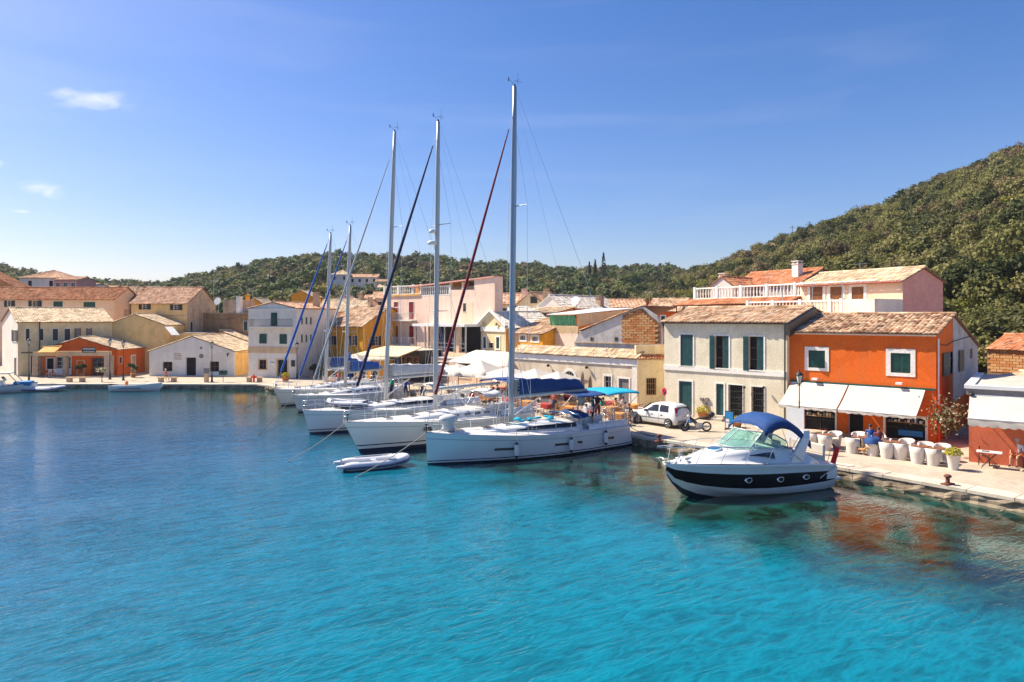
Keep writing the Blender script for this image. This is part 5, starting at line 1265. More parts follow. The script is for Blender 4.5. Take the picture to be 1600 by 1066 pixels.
# ------------------------------------------------------------------ sailing yachts
def lerp(a, b, f): return a+(b-a)*f
def yacht(name, label, P, dirv, L=12.0, B=3.9, fb=(1.05,1.4), over=.25, hull='gel', stripes=None, mast_h=17, mast_x=.58, furl='furl_blue', furl_top=.9, furl_r=.10,
          cover=None, boom_z=1.75, boom_l=.36, cabin='tint', spar='alu', antenna=True, line_col='greyline', plumb=True, boom_ang=0, radar=False, rk=-.012, mast_r=.13):
    d = Vector((dirv[0], dirv[1], 0)).normalized()
    org = Vector((P[0], P[1], 0)) - d*L
    Y = thing(name, label, 'sailing yacht', org, atan2(d.y, d.x))
    Y['group'] = 'sailing yachts moored to the quay'
    def hb(s):
        if s > .40: return B/2*(1-((s-.40)/.60)**2.3)
        return B/2*(1-.20*((.40-s)/.40)**2)
    def hz(s): return lerp(fb[0], fb[1], s**1.6) - .10*sin(pi*s)
    def pt_(s, z, side):
        h = hz(s); t = max(0, z)/h; k = lerp(.90, .55, max(0, (s-.45)/.55)**1.2)
        w_ = max(.012, hb(s)*(k+(1-k)*min(1, t)**.75))
        if z < 0: w_ *= max(0, 1+z*1.7)**.5 if s < .93 else .6
        x = s*L + (over*min(1.15,t))*s**8 - (.35*(1-s)**8)*(-t)  # raked stem, reverse-free transom
        return (x, side*w_, z)
    S = [i/26 for i in range(27)]
    zl = stripes or [(-.5,'boot'),(-.25,'boot'),(-.02,'boot'),(.10,'navy'),(.17,'gel'),(.22,'navy')]
    mats = []; 
    def mi(nm):
        if nm not in mats: mats.append(nm)
        return mats.index(nm)
    lv = [z for z, _ in zl]; lm = [mi(m_) for _, m_ in zl]
    mh = mi(hull); ml = mi(line_col)
    rings = []
    for s in S:
        h = hz(s); zs = lv + [lv[-1]+.001+(h-lv[-1])*f for f in (.03,.3,.55,.78,.80,1.0)]
        left = [pt_(s, z, 1) for z in zs]; right = [pt_(s, z, -1) for z in zs]
        rings.append(right[::-1]+left)
    nz = len(lv)+6
    def mf(i, k):
        j = (nz-2-k) if k < nz-1 else k-nz
        if k == nz-1: return lm[0]
        if j < len(lv)-1: return lm[j+0] if False else lm[j+1]
        if j == len(lv)-1: return mh
        if j == nz-3: return ml
        return mh
    mb = MB(); mb.loft(rings, close=False, mf=mf)
    mb.poly(rings[0], mh)
    hull_o = mb.build('hull', [M[x] for x in mats], Y)
    # deck
    mb = MB(); dr = []
    for s in S:
        w_ = pt_(s, hz(s), 1)[1]; x = pt_(s, hz(s), 1)[0]; z = hz(s)
        dr.append([(x,-w_,z+.03),(x,-w_+.03,z+.04),(x,-w_*.5,z+.02+.05),(x,0,z+.09),(x,w_*.5,z+.07),(x,w_-.03,z+.04),(x,w_,z+.03),(x,w_,z-.01)])
    mb.loft(dr, close=False); mb.build('deck', M['geldeck'], Y)
    # coachroof
    def cab(s, side):
        f = (s-.26)/(.80-.26); hh = .46*(1-f**2.2)*(1 if f > .06 else f/.06*.8+.2); w_ = hb(s)*.60*(1-.25*f)
        z = hz(s)+.05; return w_, hh, z
    CS = [.26+.54*i/18 for i in range(19)]; rings = []
    for s in CS:
        w_, hh, z = cab(s, 1); x = s*L
        rings.append([(x,-w_,z),(x,-w_*.95,z+hh*.55),(x,-w_*.84,z+hh*.92),(x,-w_*.5,z+hh*1.04),(x,0,z+hh*1.10),(x,w_*.5,z+hh*1.04),(x,w_*.84,z+hh*.92),(x,w_*.95,z+hh*.55),(x,w_,z)])
    mb = MB(); mb.loft(rings, close=False); mb.poly(rings[0]); mb.poly(rings[-1]); cb = mb.build('cabin', M['gel'], Y)
    if cabin == 'tint':
        for side in (-1, 1):
            rr = []
            for i in range(13):
                s = .31+.31*i/12; w_, hh, z = cab(s, 1); x = s*L; tp = .86 if i < 9 else .86-.38*(i-9)/3
                rr.append([(x,side*(w_*.985+.02),z+hh*.32),(x,side*(w_*.955+.02),z+hh*min(.55,tp)),(x,side*(w_*.87+.025),z+hh*tp)])
            mb = MB(); mb.loft(rr, close=False); mb.build('window', M['tint'], cb)
    else:
        for side in (-1, 1):
            for q in (.33,.39,.45,.52,.59):
                w_, hh, z = cab(q, 1); mb = MB(); x = q*L; mb.box(x-.22,x+.22,side*w_*.93-.05,side*w_*.93+.05,z+hh*.32,z+hh*.62); mb.build('portlight', M['tint'], cb)
    for q, sz in ((.50,.28),(.62,.24),(.72,.30),(.86,.24)):
        w_, hh, z = cab(min(q,.8), 1); zz = (z+hh*1.1) if q < .79 else hz(q)+.10
        mb = MB(); mb.box(q*L-sz,q*L+sz,-sz,sz,zz-.03,zz+.05,0); mb.box(q*L-sz*.82,q*L+sz*.82,-sz*.82,sz*.82,zz+.051,zz+.06,1); mb.build('hatch', [M['gel'], M['tint']], Y)
    # hull windows
    if plumb:
        for side in (-1, 1):
            for q, ln in ((.70,.55),(.44,.42),(.34,.16),(.155,.3)):
                mb = MB(); a, b = pt_(q-ln/L/1.0, .62, side), pt_(q+ln/L/1.0, .64, side); o_ = side*.03
                mb.add([(a[0],a[1]+o_,.70),(b[0],b[1]+o_,.72),(b[0],b[1]+o_,.60),(a[0],a[1]+o_,.58),(a[0],a[1]-o_*3,.70),(b[0],b[1]-o_*3,.72),(b[0],b[1]-o_*3,.60),(a[0],a[1]-o_*3,.58)],[(0,1,2,3),(0,1,5,4),(3,2,6,7),(0,3,7,4),(1,2,6,5)])
                mb.build('hull_window', M['tint'], Y)
    # cockpit
    zc = hz(.12)+.06; mb = MB()
    for side in (-1, 1):
        mb.loft([[(x*L, side*hb(x)*.62, zc),(x*L, side*hb(x)*.66, zc+.30),(x*L, side*hb(x)*.80, zc+.26),(x*L, side*hb(x)*.84, zc)] for x in (.02,.08,.14,.20,.27)], close=False)
    mb.build('cockpit_coaming', M['gel'], Y)
    mb = MB(); mb.box(.02*L,.255*L,-B*.27,B*.27,zc-.02,zc+.02,0); mb.box(.10*L,.22*L,-.22,.22,zc+.02,zc+.5,1); mb.build('cockpit_table', [M['teak'],M['gel']], Y)
    for yy in (-.75,.75):
        mb = MB(); mb.cyl((.07*L,yy,zc),(.07*L,yy,zc+.85),.07,.05); T_ = Matrix.Translation((.085*L,yy,zc+.85))@Matrix.Rotation(pi/2,4,'Y')
        k = 18; mb.tube([(T_ @ Vector((.42*cos(2*pi*i/k),.42*sin(2*pi*i/k),0))) for i in range(k+1)], .018, 5)
        for i in range(5): a = 2*pi*i/5; mb.cyl(T_ @ Vector((0,0,0)), T_ @ Vector((.42*cos(a),.42*sin(a),0)), .01, n=4)
        mb.build('steering_wheel', M['steel'], Y)
    # winches
    for q in (.12,.19,.27):
        for side in (-1,1):
            mb = MB(); x = q*L; mb.lathe([(.07,0),(.055,.05),(.05,.12),(.075,.15),(.075,.17)],10,(x,side*hb(q)*(.72 if q < .25 else .48),zc+(.28 if q<.25 else .52))); mb.build('winch', M['steel'], Y)
    # pulpit, pushpit, stanchions
    zb_ = hz(.97); bx = L+over
    mb = MB(); w_ = hb(.90)
    for zz in (.32,.62): mb.tube([(L*.90,w_*.95,hz(.9)+zz),(L*.955,hb(.955)*1.1+.06,zb_+zz+.02),(bx-.02,.14,zb_+zz+.05),(bx-.02,-.14,zb_+zz+.05),(L*.955,-hb(.955)*1.1-.06,zb_+zz+.02),(L*.90,-w_*.95,hz(.9)+zz)], .015, 5)
    for (x, y) in ((L*.90,w_*.95),(L*.96,hb(.96)*1.1+.05),(bx-.03,.14)):
        for sd_ in (-1,1): mb.cyl((x-.02,sd_*y*.95,zb_), (x,sd_*y,zb_+.66), .015, n=5)
    mb.build('pulpit', M['steel'], Y)
    mb = MB(); w_ = hb(.02)*.95
    for zz in (.35,.68): mb.tube([(L*.12,hb(.12)*.95,hz(.1)+zz),(.15,w_,hz(0)+zz),(.1,.5,hz(0)+zz)], .015, 5); mb.tube([(L*.12,-hb(.12)*.95,hz(.1)+zz),(.15,-w_,hz(0)+zz),(.1,-.5,hz(0)+zz)], .015, 5)
    for (x, y) in ((L*.12,hb(.12)*.95),(.15,w_),(.1,.5),(.06*L,hb(.06)*.95)):
        for sd_ in (-1,1): mb.cyl((x,sd_*y,hz(0)), (x,sd_*y,hz(0)+.69), .015, n=5)
    mb.build('pushpit', M['steel'], Y)
    for side in (-1,1):
        for i in range(6):
            q = .20+.135*i; p = (q*L, side*(hb(q)-.06), hz(q)+.04); mb = MB(); mb.cyl(p, (p[0],p[1],p[2]+.62), .013, n=5); mb.build('stanchion', M['steel'], Y)
        mb = MB()
        for zz in (.33,.61): mb.tube([(q*L, side*(hb(q)-.06), hz(q)+.04+zz) for q in (.12,.2,.335,.47,.605,.74,.875,.90)], .006, 4)
        mb.build('lifeline', M['steel'], Y)
    # mast and rigging
    mx = mast_x*L; zd = hz(mast_x)+ (.52 if mast_x < .8 else .1); rake = rk*mast_h
    top = Vector((mx+rake*1.0, 0, mast_h)); bot = Vector((mx, 0, zd))
    mb = MB(); rings = []
    for i in range(9):
        f = i/8; c = bot.lerp(top, f); r = mast_r*(1 if f < .75 else 1-.35*(f-.75)/.25)
        rings.append([(c.x+r*1.25*cos(a), r*.8*sin(a), c.z) for a in [2*pi*k/12 for k in range(12)]])
    mb.loft(rings, cap=True); ms = mb.build('mast', M[spar], Y)
    def mp(f): return bot.lerp(top, f)
    spr = (.34,.64) if mast_h > 14 else (.48,)
    sw = {}
    for f in spr:
        w_ = B*.30*(1-.35*f); sw[f] = w_
        for side in (-1,1): mb = MB(); mb.tube([mp(f), mp(f)+Vector((-.28,side*w_,.03))], [.035,.02], 6); mb.build('spreader', M[spar], ms)
    if antenna:
        mb = MB(); t_ = top; mb.cyl(t_, t_+Vector((0,0,.12)), .05, n=6); mb.tube([t_+Vector((0,0,.1)), t_+Vector((.45,.1,.28))], .012, 4); mb.cyl(t_+Vector((.45,.1,.18)), t_+Vector((.45,.1,.38)), .03, n=6)
        mb.cyl(t_+Vector((-.2,0,.1)), t_+Vector((-.2,0,.75)), .008, n=4); mb.cyl(t_+Vector((-.45,.0,.3)), t_+Vector((.05,0,.3)), .01, n=4); mb.cyl(t_+Vector((-.2,-.2,.38)), t_+Vector((-.2,.2,.38)), .01, n=4); mb.build('masthead_instruments', M['rubber'], ms)
    if radar:
        for f, r in radar:
            c = mp(f)+Vector((.36,0,0)); mb = MB(); mb.lathe([(r*.7,-.12),(r,-.05),(r,.07),(r*.7,.13),(.03,.15)],14,c); mb.cyl(mp(f), c, .05, n=6); mb.build('radar_dome', M['gel'], ms)
    wr = .011
    for side in (-1,1):
        ch = Vector((mx-.25, side*hb(mast_x)*.92, hz(mast_x)))
        mb = MB(); pts = [ch] + [mp(f)+Vector((-.28,side*sw[f],.03)) for f in spr] + [mp(.90)]; mb.tube(pts, wr, 4); mb.build('shroud', M['steel'], Y)
        mb = MB(); mb.tube([ch+Vector((.2,0,0)), mp(spr[0])], wr, 4); mb.tube([ch+Vector((-.35,0,0)), mp(spr[0])], wr, 4); mb.build('shroud', M['steel'], Y)
        mb = MB(); mb.tube([Vector((.3, side*hb(0)*.85, hz(0))), Vector((L*.16,0,mast_h*.45)), top], wr, 4); mb.build('backstay', M['steel'], Y)
    mb = MB(); mb.tube([mp(.97)+Vector((-.1,.0,0)), Vector((mx-boom_l*L*.98,0,zd+boom_z+.1))], .007, 4); mb.build('topping_lift', M['steel'], Y)
    fs_ = Vector((L+over*.8, 0, hz(1)+.25)); ft = mp(furl_top)+Vector((.12,0,0)); pts = [fs_.lerp(ft, f) for f in (0,.04,.10,.3,.6,.85,.955,1)]
    mb = MB(); mb.tube([fs_, ft], .016, 5); mb.build('forestay', M['steel'], Y)
    mb = MB(); mb.tube(pts[2:7], [furl_r*.8,furl_r,furl_r*.85,furl_r*.55,furl_r*.3], 8)
    # spiral wraps
    q = (ft-fs_).to_track_quat('Z','Y'); n_ = 60
    wp = []
    for i in range(n_*6+1):
        f = .10+.85*i/(n_*6); r = lerp(furl_r*1.02, furl_r*.33, max(0,(f-.15)/.85)); a = i*2*pi/6*.37; wp.append(fs_.lerp(ft,f)+q@Vector((r*cos(a),r*sin(a),0)))
    mb.tube(wp, .010, 3); mb.build('furled_sail', M[furl], Y)
    mb = MB(); mb.lathe([(.10,0),(.11,.04),(.05,.05),(.05,.12),(.11,.13),(.10,.17)],10,fs_+Vector((-.03,0,.02))); mb.cyl(Vector((L+over*.8,0,hz(1))),fs_,.03); mb.build('furling_drum', M['rubber'], Y)
    # boom and cover
    bl = boom_l*L; zb2 = zd+boom_z
    bang = Matrix.Translation((mx,0,0))@Matrix.Rotation(boom_ang,4,'Z')@Matrix.Translation((-mx,0,0))
    mb = MB(); mb.loft([[(x,.075*cos(a)*1.0,zb2+(mx-x)*.012+.10*sin(a)) for a in [2*pi*k/8 for k in range(8)]] for x in (mx-.15,mx-bl*.5,mx-bl)], cap=True, T=bang); bo = mb.build('boom', M['alu_white'], Y)
    mb = MB(); mb.tube([bang@Vector((mx-bl*.38,0,zb2-.1)), (mx-.12,0,zd+.25)], .035, 6); mb.build('boom_vang', M['alu_white'], Y)
    mb = MB(); mb.tube([bang@Vector((mx-bl*.8,0,zb2-.1)), (mx-bl*.8,.1,hz(.2)+.55)], .018, 4); mb.build('mainsheet', M['rope'], Y)
    if cover:
        rings = []
        for i in range(15):
            f = i/14; x = mx-.35-(bl*.96-.35)*f; hh = (.86*(1-f*.34) if f < .86 else .86*.70*(1-((f-.86)/.14)**2*.75)); w_ = .16*(1-f*.35); wob = .03*sin(i*2.1)
            rings.append([(x, w_*cos(a)*(1.15 if sin(a) < 0 else .75)+.01*sin(i*3+a*2), zb2+.1+(mx-x)*.012+hh*.5*(1+sin(a))+wob*(1+sin(a))*.6) for a in [2*pi*k/12 for k in range(12)]])
        mb = MB(); mb.loft(rings, cap=True, T=bang); mb.build('sail_cover', M[cover], bo)
        mb = MB()   # folds of the sail showing at the mast
        for i in range(9): z = zb2+.15+i*.09; mb.loft([[(mx-.14-.02*(i%2),.15*cos(a),z+.05*sin(a)) for a in [2*pi*k/6 for k in range(6)]],[(mx-.45,.17*cos(a)*(.8+.2*(i%2)),z+.05*sin(a)) for a in [2*pi*k/6 for k in range(6)]]], cap=True)
        mb.build('sail_folds', M['white_canvas'], bo)
    Y['_f'] = 1; del Y['_f']
    return dict(e=Y, L=L, B=B, hb=hb, hz=hz, mx=mx, zd=zd, d=d, org=org, W=lambda p: org + Matrix.Rotation(atan2(d.y,d.x),3,'Z') @ Vector(p))
def arch_canvas(Y, name, x0, x1, w_, z0, z1, mat, drop=.35, seg=10, front=False, sub=None):
    """cloth stretched over hoops"""
    mb = MB(); rings = []
    for i in range(seg+1):
        f = i/seg; x = lerp(x0, x1, f); zt = lerp(z0, z1, sin(f*pi/2)) if front else z0+(z1-z0)*sin(pi*f)*.5 + .0
        ring = []
        for k in range(11):
            a = pi*k/10; y = -w_*cos(a); zz = zt - drop*(1-sin(a)**.7)
            ring.append((x, y, zz + .012*sin(k*2.3+i)))
        rings.append(ring)
    mb.loft(rings, close=False); o = mb.build(name, M[mat], Y)
    sol = o.modifiers.new('thick','SOLIDIFY'); sol.thickness = .02
    mb = MB()
    for f in (0,.5,1):
        x = lerp(x0, x1, f); 
        mb.tube([(lerp(x0,x1,.5),-w_,z0-drop-.9),(x,-w_,z0-drop),(x,0,(z0 if not front else lerp(z0,z1,sin(f*pi/2)))-.02),(x,w_,z0-drop),(lerp(x0,x1,.5),w_,z0-drop-.9)], .015, 5)
    mb.build('frame', M['steel'], Y); return o

WL = CAMZ*FPX
def wl(px, py): Y_ = CAMZ*FPX/(py-HY); return ((px-800)/FPX*Y_, Y_)
# nearest yacht
b1 = yacht('sailing_yacht','nearest white sailing yacht with red furled sail and bright blue boom cover', wl(668,727), (-.845,-.535), L=12.3, B=3.95, fb=(1.15,1.62), over=.10, mast_h=ZZ(139,37.2), mast_x=.60, furl='furl_red', furl_top=.91, furl_r=.09, cover='blue_canvas', boom_l=.42, boom_z=1.32, mast_r=.14)
E = b1['e']; zz = b1['hz'](.2)
arch_canvas(E,'bimini',-.5,1.9,1.5,zz+2.0,zz+2.1,'turq_canvas',drop=.16)
arch_canvas(E,'bimini_extension',1.92,3.9,1.35,zz+2.0,zz+1.9,'blue_canvas',drop=.12)
arch_canvas(E,'sprayhood',3.0,4.1,1.2,zz+.95,zz+.75,'blue_canvas',drop=.2)
mb = MB(); mb.add([(-.08,-.05,0),(.35,-.06,.1),(.62,-.02,0),(.55,.02,.32),(.1,.05,.34)],[(0,1,2,3,4)])
# dinghy-sized tender cover / windlass gear on the foredeck
x = b1['L']*.915; z = b1['hz'](.93)+.08
mb = MB(); mb.loft([[(x-.1+r_*.55*cos(a)-.05*zz_, r_*.42*sin(a), z+zz_) for a in [2*pi*k/10 for k in range(10)]] for r_, zz_ in ((.75,0),(.6,.2),(.62,.38),(.95,.55),(.9,.7),(.3,.82))], cap=True); mb.build('covered_anchor_gear', M['pale_cover'] if 'pale_cover' in M else M['grey_canvas'], E)
mb = MB(); 
for i in range(14):
    a0 = U(3.2,5.2); mb.sphere((b1['L']*.47+U(-1.2,1.2),U(-.6,.5),b1['hz'](.5)+.60),U(.08,.16),6,4,0,sc=(1.8,1.2,.45))
mb.build('towels', M['turq_canvas'], E)
# fenders hang over the side: things of their own
def fender(bd, q, side, lab, z=.62, mat='gel'):
    y = side*(bd['hb'](q)+.13); p = bd['W']((q*bd['L'], y, z)); a = thing('fender', lab, 'fender', p, 0, 'fenders on the near side of the yacht')
    mb = MB(); mb.lathe([(.03,-.42),(.09,-.36),(.11,-.28)],12,m=1); mb.lathe([(.11,-.28),(.125,-.15),(.125,.15),(.11,.28)],12,m=0); mb.lathe([(.11,.28),(.08,.36),(.03,.40)],12,m=1); mb.build('body', [M[mat], M['navy']], a)
    mb = MB(); mb.tube([(0,0,.38),(0,0,1.1)], .012, 4); mb.build('line', M['rope'], a)
fender(b1,.665,1,'white fender with navy ends nearest the bow of the red sailed yacht'); fender(b1,.40,1,'white fender with navy ends amidships on the red sailed yacht'); fender(b1,.20,1,'white fender with navy ends nearest the stern of the red sailed yacht',.75)
fender(b1,.02,-1,'white fender with navy ends on the far stern quarter of the red sailed yacht',.75)
# second yacht
ST2 = [(-.5,'boot'),(-.25,'boot'),(-.02,'boot'),(.26,'boot'),(.42,'cream_gel'),(.48,'navy')]
b2 = yacht('sailing_yacht','cream hulled yacht with navy stripe and navy furled sail, second from the camera', wl(563,709), (-.72,-.69), L=12.2, B=4.0, fb=(1.3,1.78), over=1.0, hull='cream_gel', stripes=ST2, mast_h=ZZ(192,40.8), mast_x=.585, furl='furl_navy', furl_top=.955, furl_r=.10, cover=None, cabin='port', boom_l=.40, boom_z=1.2, spar='alu_white', radar=((.575,.28),(.615,.20)), boom_ang=radians(-4), plumb=False)
for q in (.72,): 
    for sd_ in (1,-1): mb = MB(); mb.lathe([(.02,0),(.16,.0)],14,(0,0,0),T=Matrix.Translation((q*b2['L'], sd_*(b2['hb'](q)*.985+.03),1.12))@Matrix.Rotation(-sd_*pi/2,4,'X')@Matrix.Diagonal((1.9,1,1,1))); mb.build('portlight', M['tint'], b2['e'])
zz = b2['hz'](.2); arch_canvas(b2['e'],'sprayhood',3.0,4.4,1.3,zz+1.6,zz+1.4,'grey_canvas',drop=.3)
arch_canvas(b2['e'],'bimini',.3,2.5,1.4,zz+2.1,zz+2.2,'navy_canvas',drop=.2)
# third yacht
ST3 = [(-.5,'boot'),(-.25,'boot'),(-.02,'boot'),(.12,'boot'),(.2,'gel'),(.30,'greyline')]
b3 = yacht('sailing_yacht','white yacht with grey dinghy on the foredeck and pale boom cover, third from the camera', wl(484,678.5), (-.76,-.65), L=12.8, B=4.0, fb=(1.2,1.5), over=.45, stripes=ST3, mast_h=ZZ(203,46.6), rk=-.035, mast_x=.575, furl='furl_grey', furl_top=.93, furl_r=.07, cover='grey_canvas', boom_l=.40, boom_z=1.45, spar='alu_white')
zz = b3['hz'](.2); arch_canvas(b3['e'],'sprayhood',3.2,4.4,1.3,zz+1.5,zz+1.4,'white_canvas',drop=.3)
b4 = yacht('sailing_yacht','white yacht with blue furled sail, between the grey dinghy yacht and the smallest yacht', wl(466,645), (-.60,-.80), L=10.6, B=3.5, fb=(1.05,1.35), over=.5, mast_h=ZZ(354,57), rk=-.035, mast_x=.57, furl='furl_blue', furl_top=.95, furl_r=.09, cover='furl_blue', boom_l=.38, boom_z=1.2, spar='alu_white', cabin='port', plumb=False)
b5 = yacht('sailing_yacht','farthest white yacht with thick blue furled sail beside the flowerpot on the quay', wl(440,634.5), (-.62,-.785), L=10.2, B=3.4, fb=(1.1,1.4), over=.7, hull='cream_gel', mast_h=ZZ(364,60), rk=-.035, mast_x=.57, furl='furl_blue', furl_top=.97, furl_r=.11, cover='navy_canvas', boom_l=.38, boom_z=1.2, spar='alu_white', cabin='port', plumb=False)

# ------------------------------------------------------------------ inflatable dinghies
def dinghy(label, loc, rotz, L=3.2, B=1.55, r=.21, z=0, outboard=False, tilt=0):
    a = thing('inflatable_dinghy', label, 'dinghy', (loc[0],loc[1],z), rotz); a.rotation_euler = (0,tilt,rotz)
    hw = B/2-r; pts = []; rs = []
    n_ = 26
    for i in range(n_+1):
        f = i/n_
        if f < .36: x = -L/2+ (L*.62)*(f/.36); y = hw
        elif f > .64: x = -L/2+(L*.62)*((1-f)/.36); y = -hw
        else:
            t = (f-.36)/.28*pi; x = L*.12+(L*.38-r*.4)*sin(t); y = hw*cos(t)
        zz_ = .22+.16*max(0,(x/(L/2)))**2
        pts.append((x,y,zz_)); rs.append(r*(.55 if i in (0,n_) else (.9 if i in (1,n_-1) else 1)))
    mb = MB(); mb.tube([(pts[0][0]-.28,pts[0][1],.24)]+pts+[(pts[-1][0]-.28,pts[-1][1],.24)], [.07]+rs+[.07], 12); mb.build('tube', M['hyp'], a)
    mb = MB(); mb.tube([(x+ (0 if abs(y) > .3 else .02),y*(1+(r)/hw) if abs(y)>.3 else y,z_-.03) if True else 0 for x,y,z_ in [(p[0],p[1],p[2]) for p in pts]], .05, 5)
    out = []
    for i, p in enumerate(pts):
        d_ = Vector(pts[min(i+1,n_)])-Vector(pts[max(0,i-1)]); nn = Vector((d_.y,-d_.x,0)).normalized(); nn = -nn if nn.dot(Vector((p[0]*.25,p[1],0))) < 0 else nn; out.append(Vector(p)+nn*(r*.98)+Vector((0,0,-.02)))
    mb = MB(); mb.tube(out, .08, 6); mb.build('rubbing_strake', M['hypgrey'], a)
    mb = MB(); mb.poly([(-L/2,-hw,.13),(L*.12,-hw,.13),(L*.40,-.2,.2),(L*.40,.2,.2),(L*.12,hw,.13),(-L/2,hw,.13)]); mb.build('floor', M['hyp'], a)
    mb = MB(); rr = [[(x,-w_,.1),(x,0,z_),(x,w_,.1)] for x, w_, z_ in ((-L/2,hw,-.12),(0,hw,-.14),(L*.25,hw*.8,-.08),(L*.42,.05,.12))]; mb.loft(rr, close=False); mb.build('hull', M['gel'], a)
    mb = MB(); mb.box(-L/2+.02,-L/2+.07,-hw,hw,-.05,.42); mb.build('transom', M['hypgrey'], a)
    mb = MB(); mb.box(-.15,.10,-hw-.08,hw+.08,.30,.335); mb.build('seat', M['hyp'], a)
    for sd_ in (-1,1): mb = MB(); mb.tube([(-.9,sd_*(hw+.0),.46),(.6,sd_*hw,.48)], .022, 5); mb.box(.55,.95,sd_*hw-.06,sd_*hw+.06,.47,.485); mb.build('oar', M['alu_white'], a)
    if outboard:
        mb = MB(); mb.box(-L/2-.25,-L/2-.02,-.14,.14,.35,.72); mb.box(-L/2-.16,-L/2-.06,-.05,.05,-.4,.35); mb.build('outboard_motor', M['rubber'], a, bev=.03)
    return a
dinghy('pale grey inflatable dinghy floating in front of the yacht bows', (-6.75,33.6), atan2(.36,.93), L=3.25)
p = b3['W']((b3['L']*.80,0,b3['hz'](.8)+.16)); dinghy('grey inflatable dinghy lashed on the foredeck of a white yacht', (p.x,p.y), atan2(.15,-1), L=2.6, z=p.z, B=1.4, r=.19)
dinghy('low inflatable with outboard moored at the far quay, right of the white motorboat', (-46.4,67.9), atan2(.12,1), L=3.6, outboard=True)

